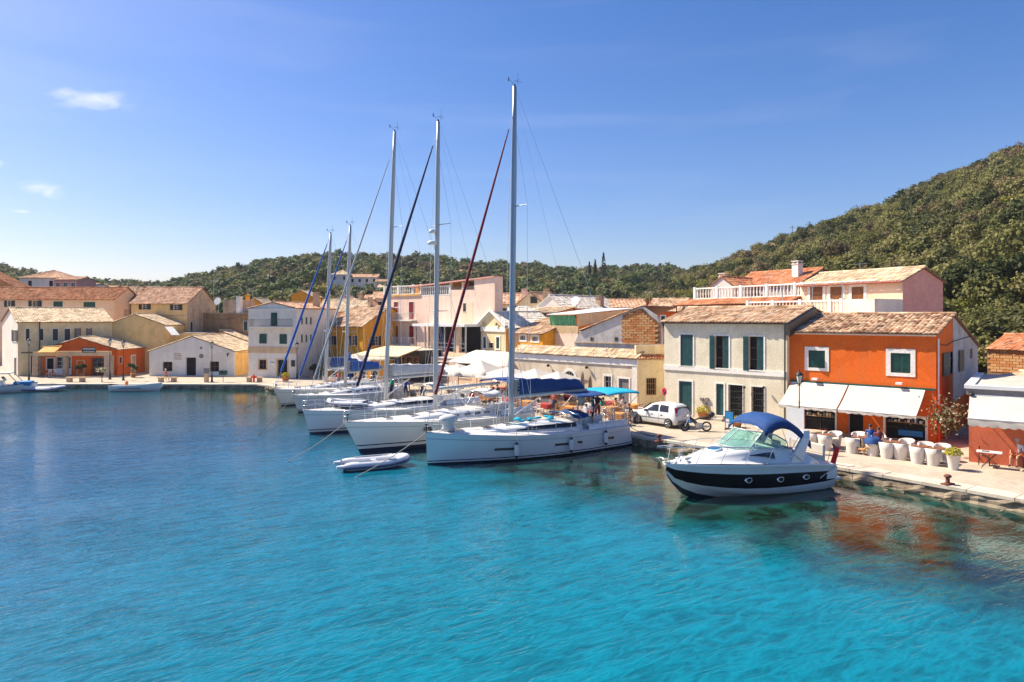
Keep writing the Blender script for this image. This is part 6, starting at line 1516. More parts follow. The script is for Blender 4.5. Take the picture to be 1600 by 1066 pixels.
# ------------------------------------------------------------------ motor cruiser
def cruiser():
    P = wl(1080,776); d = Vector((-.925,-.38,0)).normalized(); Lw = 7.5*.86
    org = Vector((P[0],P[1],0)) - d*Lw
    C = thing('motor_cruiser','white motor cruiser with black hull band, blue canvas top and red ensign','motorboat',org,atan2(d.y,d.x)); C.scale = (.86,.98,1)
    # x 0 stern ... 8.9 bow tip ; tables: x, sheer z, sheer half width, knuckle z, chine half width, chine z, keel z
    T = [(-.15,1.02,1.33,.42,1.18,.05,-.35),(.6,1.10,1.42,.40,1.27,.03,-.4),(1.8,1.20,1.46,.38,1.28,.03,-.42),(3.0,1.27,1.47,.38,1.27,.05,-.42),(4.2,1.33,1.45,.40,1.20,.09,-.42),(5.4,1.38,1.36,.45,1.04,.17,-.40),(6.5,1.42,1.16,.53,.80,.28,-.30),(7.4,1.44,.88,.62,.50,.42,-.12),(8.1,1.45,.55,.74,.24,.60,.20),(8.6,1.45,.27,.90,.07,.80,.62),(8.9,1.43,.03,1.20,.02,1.1,.98)]
    rings = []
    for x, zs, ws, zk, wc, zc, kz in T:
        wk = lerp(wc, ws, .66); zk = zk-.02
        half = [(0,kz),(wc*.55,lerp(kz,zc,.55)),(wc,zc),(wc+.05*min(1,wc),zc+.02),(wk,zk),(wk+.02,zk+.05),(lerp(wk,ws,.6),lerp(zk,zs,.62)),(ws,zs-.07),(ws+.03*min(1,ws*2),zs-.02),(ws,zs+.03)]
        rings.append([(x,-y,z) for y,z in half[::-1]]+[(x,y,z) for y,z in half[1:]])
    n = len(rings[0])
    def mf(i, k):
        j = 8-k if k < 9 else k-9
        return {0:1,1:0,2:2,3:0,4:3,5:3,6:2,7:2,8:0}[j]
    mb = MB(); mb.loft(rings, close=False, mf=mf); mb.poly(rings[0],0); mb.build('hull', [M['gel'],M['boot'],M['gel'],M['blackgel']], C)
    # white sweep over the aft end of the black band
    for sd_ in (-1,1):
        mb = MB(); mb.add([(-.18,sd_*1.36,.45),(1.0,sd_*1.40,.50),(1.0,sd_*1.42,.60),(.0,sd_*1.40,.98),(-.20,sd_*1.36,.98)],[(0,1,2,3,4)]); mb.build('quarter_panel', M['gel'], C)
    mb = MB(); mb.box(-.75,-.12,-1.15,1.15,.30,.42); mb.build('swim_platform', M['gel'], C, bev=.04)
    # deck and superstructure
    D = [(-.1,1.05,1.30,1.12,.9),(.8,1.14,1.38,1.30,.95),(2.0,1.24,1.42,1.72,1.08),(3.2,1.31,1.43,1.93,1.12),(4.2,1.37,1.40,1.98,1.05),(5.2,1.42,1.30,1.90,.92),(6.2,1.46,1.10,1.78,.70),(7.2,1.48,.82,1.64,.45),(8.0,1.48,.52,1.54,.22),(8.6,1.47,.22,1.49,.10),(8.85,1.45,.04,1.45,.02)]
    rings = []
    for x, ze_, we, zt, wt_ in D:
        rings.append([(x,-we,ze_),(x,-we+.10*min(1,we*3),ze_+.03),(x,-lerp(we,wt_,.55),ze_+.05+(zt-ze_)*.12),(x,-lerp(we,wt_,.85),lerp(ze_,zt,.72)),(x,-wt_,zt),(x,-wt_*.5,zt+.05),(x,0,zt+.07),(x,wt_*.5,zt+.05),(x,wt_,zt),(x,lerp(we,wt_,.85),lerp(ze_,zt,.72)),(x,lerp(we,wt_,.55),ze_+.05+(zt-ze_)*.12),(x,we-.10*min(1,we*3),ze_+.03),(x,we,ze_)])
    mb = MB(); mb.loft(rings[3:], close=False)
    mb.loft([[r[i] for i in (0,1,2,3,4)] for r in rings[:4]], close=False); mb.loft([[r[i] for i in (8,9,10,11,12)] for r in rings[:4]], close=False)
    mb.build('deck', M['gel'], C)
    mb = MB(); mb.box(.0,3.2,-1.0,1.0,.95,1.0); mb.build('cockpit_floor', M['teak'], C)
    mb = MB(); mb.poly([(3.2,-1.1,.95),(3.2,1.1,.95),(3.2,1.1,1.98),(3.2,-1.1,1.98)]); mb.build('bulkhead', M['gel'], C)
    for (a,b,c_,d_) in ((.15,1.0,-1.0,1.0),(2.2,2.9,.25,.95),(1.4,2.3,-.98,-.5)):
        mb = MB(); mb.box(a,b,c_,d_,1.0,1.42); mb.box(a,a+.16,c_,d_,1.42,1.85); mb.build('cockpit_seat', M['white_canvas'], C, bev=.05)
    mb = MB(); T_ = Matrix.Translation((3.0,-.5,2.0))@Matrix.Rotation(radians(60),4,'Y'); mb.tube([(T_@Vector((.2*cos(2*pi*i/14),.2*sin(2*pi*i/14),0))) for i in range(15)], .018, 5); mb.build('steering_wheel', M['rubber'], C)
    # side windows
    for sd_ in (-1,1):
        rr = []
        for x in [3.7+i*.17 for i in range(9)]:
            f = (x-3.7)/1.36
            def at_(tab_i, x=x):
                for (p_,q_) in zip(D, D[1:]):
                    if p_[0] <= x <= q_[0]: g_ = (x-p_[0])/(q_[0]-p_[0]); return [lerp(p_[i], q_[i], g_) for i in range(5)]
            _, ze_, we, zt, wt_ = at_(0); hi = .72-.12*f; lo_ = lerp(.22, hi-.06, f)
            def sp(t): return (x, sd_*(lerp(we,wt_,lerp(.55,.85,(t-.12)/.6))+.05), lerp(ze_+.05+(zt-ze_)*.12, lerp(ze_,zt,.72), (t-.12)/.6)+.008)
            rr.append([sp(lo_), sp((lo_+hi)/2), sp(hi)])
        mb = MB(); mb.loft(rr, close=False); mb.build('side_window', M['tint'], C)
        for x, z in ((5.35,.78),(3.55,.70),(1.95,.68)):
            ws = 1.5
            for p_, q_ in zip(T, T[1:]):
                if p_[0] <= x <= q_[0]: g_ = (x-p_[0])/(q_[0]-p_[0]); zk_=lerp(p_[3],q_[3],g_)-.02; zs_=lerp(p_[1],q_[1],g_); s2=lerp(p_[2],q_[2],g_); c2=lerp(p_[4],q_[4],g_); wk_=lerp(c2,s2,.66); ws = lerp(wk_+.02,lerp(wk_,s2,.6),min(1,(z-zk_)/(.62*(zs_-zk_))))+.012
            T_ = Matrix.Translation((x,sd_*(ws+.0),z))@Matrix.Rotation(-sd_*pi/2,4,'X')@Matrix.Diagonal((1.8,1,1,1))
            mb = MB(); mb.lathe([(.115,-.08),(.115,.03),(.085,.04),(.085,.02)],16,m=0,T=T_); mb.lathe([(.01,.03),(.085,.03)],16,m=1,T=T_); mb.build('porthole', [M['steel'],M['tint']], C)
    # foredeck hatch
    mb = MB(); T_ = Matrix.Translation((6.15,0,1.86))@Matrix.Rotation(radians(8),4,'Y'); mb.lathe([(.36,-.03),(.36,.04),(.30,.055)],18,m=0,T=T_); mb.lathe([(.01,.056),(.30,.056)],18,m=1,T=T_); mb.build('deck_hatch', [M['gel'],M['plasticblue']], C)
    mb = MB(); mb.box(7.6,8.0,-.16,.16,1.56,1.66,0); mb.box(8.3,8.95,-.07,.07,1.46,1.52,1); mb.cyl((8.95,0,1.35),(8.7,0,1.5),.05,m=1); mb.build('windlass', [M['gel'],M['steel']], C)
    # windscreen
    lo_p = [(2.6,-1.13,1.86),(3.6,-1.12,1.97),(4.5,-.98,2.02),(5.15,-.5,2.0),(5.3,0,2.0),(5.15,.5,2.0),(4.5,.98,2.02),(3.6,1.12,1.97),(2.6,1.13,1.86)]
    hi_p = [(2.3,-1.02,2.15),(3.0,-1.02,2.46),(3.65,-.86,2.58),(4.1,-.42,2.62),(4.2,0,2.63),(4.1,.42,2.62),(3.65,.86,2.58),(3.0,1.02,2.46),(2.3,1.02,2.15)]
    lo_p = [(x+.4,y,z) for x,y,z in lo_p]; hi_p = [(x+.4,y,z) for x,y,z in hi_p]
    mb = MB(); mb.loft([lo_p, hi_p], close=False, smooth=False); o = mb.build('windscreen', M['clearglass'], C); sl = o.modifiers.new('t','SOLIDIFY'); sl.thickness = .015
    mb = MB(); mb.tube(hi_p, .028, 6); mb.tube(lo_p, .02, 6)
    for i in (2,4,6): mb.tube([lo_p[i],hi_p[i]], .02, 5)
    mb.build('windscreen_frame', M['alu_white'], C)
    # radar arch
    for sd_ in (-1,1):
        mb = MB(); mb.loft([[(x0,sd_*y,z),(x0+w_,sd_*y,z),(x0+w_,sd_*(y-.14),z),(x0,sd_*(y-.14),z)] for x0,w_,y,z in ((2.05,.85,1.33,1.2),(1.75,.68,1.28,1.75),(1.4,.52,1.2,2.25),(1.25,.42,1.05,2.5))], smooth=False, cap=True); mb.build('radar_arch', M['gel'], C, bev=.03)
    mb = MB(); mb.box(1.25,1.67,-1.06,1.06,2.46,2.55); mb.build('arch_beam', M['gel'], C, bev=.03)
    # canvas top
    mb = MB(); rings = []
    for i in range(15):
        f = i/14; x = lerp(4.2, 1.3, f); zc_ = 2.86+.42*sin(pi*min(1,f*1.05)**.8) - .42*f**3
        rings.append([(x, -1.18*cos(pi*k/12), zc_ - (.42+.25*f)*(1-sin(pi*k/12)**.6) + .012*sin(k*1.9+i*1.3)) for k in range(13)])
    mb.loft(rings, close=False); o = mb.build('canvas_top', M['blue_canvas'], C); sl = o.modifiers.new('t','SOLIDIFY'); sl.thickness = .025
    mb = MB()
    for i in (0,5,10): r_ = rings[i]; mb.tube([(2.7,-1.2,1.75)]+[(p_[0],p_[1],p_[2]-.03) for p_ in r_[::2]]+[(2.7,1.2,1.75)], .016, 5)
    mb.build('canvas_frame', M['steel'], C)
    # bow rail
    def wd(x):
        for (p_,q_) in zip(D, D[1:]):
            if p_[0] <= x <= q_[0]: g_ = (x-p_[0])/(q_[0]-p_[0]); return lerp(p_[2],q_[2],g_), lerp(p_[1],q_[1],g_)
        return .03, 1.45
    for sd_ in (-1,1):
        mb = MB(); pts = []
        for x, h_ in ((2.0,.06),(2.6,.40),(3.4,.58),(4.6,.64),(5.8,.66),(7.0,.66),(8.0,.66),(8.75,.68),(9.25,.70)):
            w_, z_ = wd(min(x,8.8)); pts.append((x, sd_*max(.12,w_-.06+ (x>8)*.18), z_+h_))
        pts.append((9.4, 0, 2.16)); mb.tube(pts, .018, 6); mb.build('bow_rail', M['steel'], C)
        for x in (2.7,3.9,5.1,6.3,7.4,8.3):
            w_, z_ = wd(x); mb = MB(); mb.cyl((x+.35,sd_*(w_-.12),z_),(x-.05,sd_*max(.12,w_-.06+(x>8)*.18),z_+(.66 if x > 3.2 else .45)),.014,n=6); mb.build('rail_post', M['steel'], C)
    for x, y in ((8.0,.4),(4.3,1.36),(1.2,1.36)):
        for sd_ in (-1,1): mb = MB(); mb.box(x-.1,x+.1,sd_*y-.025,sd_*y+.025,wd(x)[1]+.06,wd(x)[1]+.10); mb.cyl((x,sd_*y,wd(x)[1]-.02),(x,sd_*y,wd(x)[1]+.08),.02); mb.build('cleat', M['steel'], C)
    F = thing('ensign','red ensign with blue canton hanging from the stern of the motor cruiser','flag',org+Matrix.Rotation(atan2(d.y,d.x),3,'Z')@Vector((-.35,.5,.55)),atan2(d.y,d.x))
    mb = MB(); mb.cyl((0,0,0),(-.45,0,1.25),.015,n=6); mb.build('staff', M['wood'], F)
    mb = MB(); rings = []
    for i in range(9):
        f = i/8; z = 1.22-.98*f; rings.append([(-.42+.06*f-.04*sin(f*5)-(.34-.12*f)*g_*1.3, .05*sin(g_*9+f*4), z-.25*g_*(1-f*.3)) for g_ in [k/6 for k in range(7)]])
    mb.loft(rings, close=False, mf=lambda i,k: (1 if (i < 2 and k < 3) else 0))
    mb.build('cloth', [M['flagred'],M['flagblue']], F)
    return dict(C=C, org=org, d=d)
M['flagred'] = plain('flag_red', (.80,.02,.02), .8); M['flagblue'] = plain('flag_blue', (.02,.03,.16), .8)
CR = cruiser()

# ------------------------------------------------------------------ small boats on the far quay
def small_boat(label, loc, rotz, L, B, fb, mats=('gel','hyp'), name='rowing_boat', extra=None):
    a = thing(name, label, 'boat', (loc[0],loc[1],0), rotz)
    rings = []
    for i in range(15):
        s = i/14; w_ = B/2*(1-max(0,(s-.45)/.55)**2.2)*(1-.15*max(0,(.3-s)/.3)); w_ = max(.02,w_); z = fb*(1+.45*s*s); x = s*L
        rings.append([(x,-w_,z),(x+.0,-w_*.93,z*.5),(x-.25*s,-w_*.7,0),(x-.4*s,0,-.2),(x-.25*s,w_*.7,0),(x,w_*.93,z*.5),(x,w_,z)])
    mb = MB(); mb.loft(rings, close=False); mb.poly(rings[0]); mb.build('hull', M[mats[0]], a)
    mb = MB(); mb.loft([[(r[0][0],r[0][1]*.93,r[0][2]*.55),(r[6][0],r[6][1]*.93,r[6][2]*.55)] for r in rings], close=False); mb.build('floor', M[mats[1]], a)
    for sd_ in (0,6): mb = MB(); mb.tube([Vector(r[sd_])+Vector((0,0,.01)) for r in rings], .035, 5); mb.build('gunwale', M['blue_canvas' if name == 'open_motorboat' else 'gel'], a)
    for q in (.25,.5,.75): mb = MB(); w_ = B/2*(1-max(0,(q-.45)/.55)**2.2)*.95; mb.box(q*L-.14,q*L+.14,-w_,w_,fb*.75,fb*.82); mb.build('thwart', M['gel'], a)
    if extra: extra(a)
    return a
def ex1(a):
    mb = MB(); mb.box(-.35,-.02,-.17,.17,.35,.95); mb.box(-.22,-.1,-.06,.06,-.4,.35); mb.build('outboard_motor', M['rubber'], a, bev=.04)
    mb = MB(); mb.box(1.9,2.6,-.45,.45,.4,1.15); mb.build('console', M['gel'], a, bev=.08)
    mb = MB(); mb.loft([[(2.7,-.5,1.15),(2.75,0,1.15),(2.7,.5,1.15)],[(2.45,-.42,1.55),(2.5,0,1.55),(2.45,.42,1.55)]], close=False); mb.build('windscreen', M['clearglass'], a)
    mb = MB()
    for sd_ in (-1,1): mb.tube([(1.1,sd_*.85,.6),(1.5,sd_*.8,1.85),(3.2,sd_*.75,1.85),(4.1,sd_*.8,.75)], .045, 6)
    for x in (1.5,2.3,3.2): mb.tube([(x,-.8,1.86),(x,.8,1.86)], .04, 6)
    mb.build('canopy_frame', M['white_canvas'], a)
    mb = MB(); mb.box(1.45,3.25,-.8,.8,1.87,1.92); mb.build('canopy', M['white_canvas'], a)
    mb = MB(); mb.box(3.5,5.0,-.6,.6,.62,1.05); mb.build('bow_cover', M['plasticblue'], a, bev=.1)
small_boat('white open motorboat with canopy frame and blue bow cover at the left edge', (-52.2,66.0), atan2(.35,1), 5.4, 2.0, .62, name='open_motorboat', extra=ex1)
def ex2(a):
    mb = MB(); mb.sphere((1.4,0,.75),.16,8,6,sc=(1,1,1.6)); mb.build('orange_bundle', M['amber_plastic'], a)
    mb = MB(); mb.box(-.3,-.02,-.14,.14,.3,.72); mb.build('outboard_motor', M['rubber'], a, bev=.04)
    mb = MB(); mb.add([(1.0,-.905,.30),(3.2,-.90,.33),(3.3,-.90,.40),(1.2,-.905,.36)],[(0,1,2,3)]); mb.build('waist_stripe', M['blue_canvas'], a)
M['amber_plastic'] = plain('orange_plastic', (.75,.16,.01), .6)
small_boat('pale blue white wooden rowing boat with orange bundle moored before the orange cafe', (-39.8,68.0), 0.02, 4.9, 1.8, .55, extra=ex2)

# mooring ropes
def rope(lab, pts, r=.014, mat='rope', sag=.0, cat='rope'):
    pts = [Vector(p_) for p_ in pts]; out = []
    for a, b in zip(pts, pts[1:]):
        for i in range(10): f = i/10; q_ = a.lerp(b,f); q_.z -= sag*4*f*(1-f); out.append(q_)
    out.append(pts[-1]); mb = MB(); mb.tube(out, r, 5); o = mb.build('mooring_rope', M[mat]); tag(o, lab, cat, 'mooring ropes')
def bowp(b, dz=.1, dx=.1): return b['W']((b['L']+dx,0,b['hz'](1)+dz))
x, y = wl(580,745); rope('slack mooring rope from the red sailed yacht over the grey dinghy into the water', [bowp(b1,-.0,.1),Vector((*wl(545,747),-.1))], .022, 'rope', .15)
rope('mooring rope from the bow of the cream hulled yacht down to the water', [bowp(b2,0,.9),Vector((*wl(440,723),-.1))], .022, 'rope', .15)
rope('mooring rope from the bow of the yacht with blue furled sail into the water', [bowp(b4,0,.4),Vector((*wl(395,685),-.1))], .02, 'ropedark', .1)
rope('mooring rope from the bow of the farthest yacht into the water', [bowp(b5,0,.5),Vector((*wl(375,640),-.1))], .02, 'ropedark', .1)
cw = CR['org']+Matrix.Rotation(atan2(CR['d'].y,CR['d'].x),3,'Z')@Vector((8.9*.86,0,1.35)); rope('dark anchor line hanging from the bow of the motor cruiser', [cw, Vector((*wl(1023,790),.05)), Vector((*wl(1028,803),-.3))], .014, 'ropedark', .12)
rope('stern line from the red sailed yacht to the quay', [b1['W']((.1,-1.2,1.1)), Vector((9.6,37.5,.6))], .018, 'ropedark', .25)
rope('second stern line from the red sailed yacht to the quay', [b1['W']((.1,1.2,1.1)), Vector((8.3,39.0,.6))], .018, 'ropedark', .15)
rope('stern line from the motor cruiser to the quay bollard', [CR['org']+Vector((.3,.3,1.05)), Vector((16.2,30.9,.6))], .016, 'rope', .15)
# ------------------------------------------------------------------ people
def person(label, loc, rotz, pose='stand', top=(.03,.03,.035), bottom=(.05,.06,.10), hair='hair', h=1.74, shirtless=False, group=None):
    s = h/1.74
    J = {}
    if pose in ('stand','hips'):
        J = dict(pel=(0,0,.95), waist=(.0,0,1.10), chest=(.02,0,1.32), neck=(.01,0,1.49), head=(.03,0,1.60), crown=(.02,0,1.71),
                 hl=(0,.10,.92), kl=(.03,.12,.50), al=(-.01,.13,.09), tl=(.16,.14,.04), hr=(0,-.10,.92), kr=(.02,-.12,.50), ar=(-.03,-.13,.09), tr=(.14,-.15,.04),
                 sl=(.0,.19,1.42), el=(-.04,.27,1.14), wl=(.06,.27,.90), sr=(0,-.19,1.42), er=(-.04,-.27,1.14), wr=(.06,-.27,.90))
        if pose == 'hips': J.update(el=(-.12,.42,1.18), wl=(.06,.20,1.02), er=(-.12,-.42,1.18), wr=(.06,-.20,1.02))
    else:
        J = dict(pel=(0,0,.50), waist=(.0,0,.66), chest=(.05,0,.90), neck=(.07,0,1.06), head=(.12,0,1.18), crown=(.11,0,1.29),
                 hl=(.02,.10,.50), kl=(.44,.13,.50), al=(.42,.13,.10), tl=(.58,.14,.05), hr=(.02,-.10,.50), kr=(.44,-.13,.50), ar=(.46,-.13,.10), tr=(.62,-.14,.05),
                 sl=(.04,.19,.99), el=(.14,.25,.74), wl=(.36,.17,.66), sr=(.04,-.19,.99), er=(.14,-.25,.74), wr=(.36,-.17,.66))
    rad = dict(pel=.135,waist=.115,chest=.145,neck=.05,head=.085,crown=.05,hl=.095,kl=.062,al=.04,tl=.035,hr=.095,kr=.062,ar=.04,tr=.035,sl=.055,el=.04,wl=.028,sr=.055,er=.04,wr=.028)
    names = list(J); ix = {k: i for i, k in enumerate(names)}
    Ed = [('pel','waist',1),('waist','chest',0),('chest','neck',0),('neck','head',2),('head','crown',2),('pel','hl',1),('hl','kl',1),('kl','al',2 if not shirtless else 2),('al','tl',3),('pel','hr',1),('hr','kr',1),('kr','ar',2),('ar','tr',3),
          ('chest','sl',0),('sl','el',0),('el','wl',2),('chest','sr',0),('sr','er',0),('er','wr',2)]
    co = [Vector(J[k])*s for k in names]; rd = [rad[k]*s for k in names]
    for sd_, w_, e_ in (('l','wl','el'),('r','wr','er')):
        wv, ev = Vector(J[w_]), Vector(J[e_]); dd = (wv-ev).normalized(); sidev = dd.cross(Vector((0,0,1))).normalized()
        pa = len(co); co.append((wv+dd*.07)*s); rd.append(.030*s); Ed.append((ix[w_],pa,2))
        for k in range(5):
            o_ = sidev*(.024*(k-1.5)) if k < 4 else sidev*-.05
            b = (wv+dd*(.09 if k < 4 else .04)+o_)*s; t = (wv+dd*((.15,.165,.16,.14)[k] if k < 4 else .10)+o_*1.15+Vector((0,0,-.012)))*s
            i0 = len(co); co += [b, t]; rd += [.009*s,.008*s]; Ed += [(pa,i0,2),(i0,i0+1,2)]
    me = bpy.data.meshes.new('person'); E2 = [((ix[a] if isinstance(a,str) else a),(ix[b] if isinstance(b,str) else b)) for a,b,_ in Ed]
    me.from_pydata(co, E2, []); o = bpy.data.objects.new('person_body', me); link(o)
    md = o.modifiers.new('skin','SKIN'); md.use_smooth_shade = True
    sv = me.skin_vertices[0].data
    for i, r in enumerate(rd): sv[i].radius = (r, r)
    sv[0].use_root = True
    for i, k in enumerate(names):
        if k in ('chest','waist','pel'): sv[i].radius = (rad[k]*s*1.0, rad[k]*s*1.0)
    ss = o.modifiers.new('sub','SUBSURF'); ss.levels = 1; ss.render_levels = 1
    dg = bpy.context.evaluated_depsgraph_get(); ev = o.evaluated_get(dg); nm = bpy.data.meshes.new_from_object(ev)
    o.modifiers.clear(); o.data = nm
    nm.materials.clear()
    for m_ in (clothes(top) if not shirtless else M['skin'], clothes(bottom), M['skin'], M['rubber']): nm.materials.append(m_)
    segs = [(co[a],co[b],m_) for (a,b),(_,_,m_) in zip(E2,Ed)]
    for p_ in nm.polygons:
        c = p_.center; best = 9; bm_ = 0
        for a, b, m_ in segs:
            ab = b-a; t = max(0,min(1,(c-a).dot(ab)/ab.length_squared)); d_ = (c-(a+ab*t)).length
            if d_ < best: best = d_; bm_ = m_; tt = t; ky = (a,b)
        p_.material_index = bm_; p_.use_smooth = True
    root = thing('person', label, 'person', loc, rotz, group)
    o.parent = root; o.name = 'body'
    hd = co[ix['head']]; mb = MB(); mb.sphere(hd+Vector((-.025,0,.055))*s,.103*s,12,8,0,sc=(1.05,.92,.95)); mb.build('hair', M[hair], root)
    mb = MB()
    mb.sphere(hd+Vector((.10,0,.0))*s,.018*s,6,4,0); 
    for sd_ in (-1,1): mb.sphere(hd+Vector((.0,.085*sd_,.01))*s,.022*s,6,4,0,sc=(1,.5,1.5)); mb.sphere(hd+Vector((.088,.032*sd_,.03))*s,.011*s,6,4,1)
    mb.box(hd.x+.075*s,hd.x+.09*s,-.022*s,.022*s,hd.z-.052*s,hd.z-.044*s,2); mb.build('face', [M['skin'],M['rubber'],M['redpaint']], root)
    return root

# ------------------------------------------------------------------ white hatchback
def car():
    fw = G(997,662); rw = G(1044.5,669.5); d = (fw-rw); d.z = 0; wb = d.length; d.normalize(); nside = Vector((-d.y,d.x,0))  # left side normal
    # the visible side is the car's left; origin on the centre line between rear wheels
    cpos = rw - nside*.80*(1 if nside.y < 0 else -1)
    C = thing('parked_car','small white five door hatchback parked against the cream house','car',(cpos.x,cpos.y,.5),atan2(d.y,d.x))
    k = wb/2.46
    # sections along x: (x, z_sill, half width low, z_belt, half width belt, z_top, half width top)
    S = [(-.62,.42,.62,.72,.66,.80,.60),(-.58,.28,.74,.80,.74,.98,.66),(-.40,.22,.80,.90,.79,1.30,.60),(-.18,.20,.81,.93,.80,1.43,.57),(.5,.20,.81,.92,.81,1.48,.58),(1.1,.20,.81,.91,.81,1.47,.58),(1.6,.20,.81,.89,.81,1.36,.57),(2.0,.20,.81,.87,.80,1.10,.62),(2.3,.20,.81,.86,.79,.92,.66),(2.75,.22,.79,.74,.76,.80,.62),(3.05,.26,.72,.62,.70,.68,.52),(3.18,.34,.60,.52,.58,.56,.42)]
    def ring(q): x,z0,w0,z1,w1,z2,w2 = q; x *= k; return [(x,-w0*.9,z0),(x,-w0,z0+.12),(x,-w1-.01,(z0+z1)/2+.05),(x,-w1,z1),(x,-lerp(w1,w2,.5)-.01,(z1+z2)/2),(x,-w2,z2-.04),(x,-w2*.7,z2+.02),(x,0,z2+.04),(x,w2*.7,z2+.02),(x,w2,z2-.04),(x,lerp(w1,w2,.5)+.01,(z1+z2)/2),(x,w1,z1),(x,w1+.01,(z0+z1)/2+.05),(x,w0,z0+.12),(x,w0*.9,z0)]
    rings = [ring(q) for q in S]
    mb = MB(); mb.loft(rings, close=True); mb.poly(rings[0]); mb.poly(rings[-1]); o = mb.build('body', M['carpaint'], C)
    def gp(x, f, sd_):   # point on the side glass band
        for a, b in zip(S, S[1:]):
            if a[0] <= x <= b[0]:
                g_ = (x-a[0])/(b[0]-a[0]); z1, w1, z2, w2 = (lerp(a[i],b[i],g_) for i in (3,4,5,6)); break
        if f < .5: y = lerp(w1, lerp(w1,w2,.5)+.01, f*2)
        else: y = lerp(lerp(w1,w2,.5)+.01, w2, f*2-1)
        return (x*k, sd_*(y+.012), lerp(z1, z2-.04, f))
    for sd_ in (-1,1):
        for (a,b,c_,d_) in ((.02,.70,.10,.78),(.80,1.92,.86,1.45)):
            mb = MB(); n_ = 8
            mb.loft([[gp(lerp(a,b,i/n_),.10,sd_), gp(lerp(lerp(a,c_,.6),lerp(b,d_,.6),i/n_),.5,sd_), gp(lerp(c_,d_,i/n_),.88,sd_)] for i in range(n_+1)], close=False); mb.build('side_window', M['glass'], C)
        for x in (.75,1.98): pass
        mb = MB(); mb.tube([(.76*k,sd_*.822,.32),(.74*k,sd_*.826,.6),(.78*k,sd_*.818,.88)], .006, 4); mb.tube([(1.75*k,sd_*.822,.32),(1.78*k,sd_*.826,.6),(1.7*k,sd_*.818,.86)], .006, 4); mb.tube([(-.1*k,sd_*.83,.56),(2.3*k,sd_*.83,.54)], .014, 4); mb.build('door_seam', M['rubber'], C)
        for x in (.55,1.3): mb = MB(); mb.box(x*k-.08,x*k+.08,sd_*.815-.02,sd_*.815+.02,.74,.78); mb.build('door_handle', M['rubber'], C)
        mb = MB(); mb.box(1.75*k-.07,1.75*k+.09,sd_*.90-.08,sd_*.90+.08,.90,1.03); mb.build('wing_mirror', M['rubber'], C, bev=.03)
        mb = MB(); mb.add([(-.60*k,sd_*.70,.80),(-.52*k,sd_*.77,.80),(-.36*k,sd_*.66,1.28),(-.42*k,sd_*.57,1.28),(-.63*k,sd_*.68,.80),(-.55*k,sd_*.79,.78),(-.37*k,sd_*.69,1.28),(-.47*k,sd_*.58,1.28)],[(0,1,2,3),(4,5,6,7),(0,4,5,1),(1,5,6,2),(2,6,7,3),(3,7,4,0)]); mb.build('tail_light', M['redplastic'], C)
        mb = MB(); mb.sphere((3.02*k,sd_*.52,.62),.15,8,6,sc=(.7,1,.6)); mb.build('headlight', M['lens'], C)
        for x in (0, 2.46):
            mb = MB(); T_ = Matrix.Translation((x*k,sd_*.72,.285))@Matrix.Rotation(-sd_*pi/2,4,'X')
            mb.lathe([(.17,.0),(.28,.0),(.285,.04),(.285,.13),(.27,.15),(.19,.15)],22,T=T_); wh = mb.build('wheel', M['rubber'], C)
            mb = MB(); mb.lathe([(.02,.14),(.19,.125),(.195,.15),(.205,.152),(.205,.12)],22,T=T_)
            for i in range(5): a = 2*pi*i/5; mb.cyl(T_@Vector((.04*cos(a),.04*sin(a),.155)), T_@Vector((.18*cos(a),.18*sin(a),.152)), .03, n=5)
            mb.build('hubcap', M['metal'], wh)
            mb = MB(); mb.lathe([(.01,.09),(.335,.10)],22,T=T_); mb.build('wheel_arch', M['rubber'], C)
    mb = MB(); mb.add([(-.595*k,-.60,.90),(-.595*k,.60,.90),(-.40*k,.52,1.30),(-.40*k,-.52,1.30),(-.60*k,-.62,.90),(-.60*k,.62,.90),(-.425*k,.54,1.31),(-.425*k,-.54,1.31)],[(0,1,2,3),(4,5,6,7),(0,4,5,1),(3,7,6,2),(0,3,7,4),(1,2,6,5)]); mb.build('rear_window', M['glass'], C)
    mb = MB(); mb.add([(2.28*k,-.62,.93),(2.28*k,.62,.93),(1.64*k,.52,1.375),(1.64*k,-.52,1.375)],[(0,1,2,3)]); mb.v = [(x+.02,y,z+.03) for x,y,z in mb.v]; mb.build('windscreen', M['glass'], C)
    mb = MB(); mb.box(-.70*k,-.5*k,-.76,.76,.28,.50); mb.build('bumper', M['greypaint'], C, bev=.05)
    mb = MB(); mb.box(-.655*k,-.63*k,-.26,.26,.62,.73); mb.build('number_plate', M['whitepaint'], C)
car()
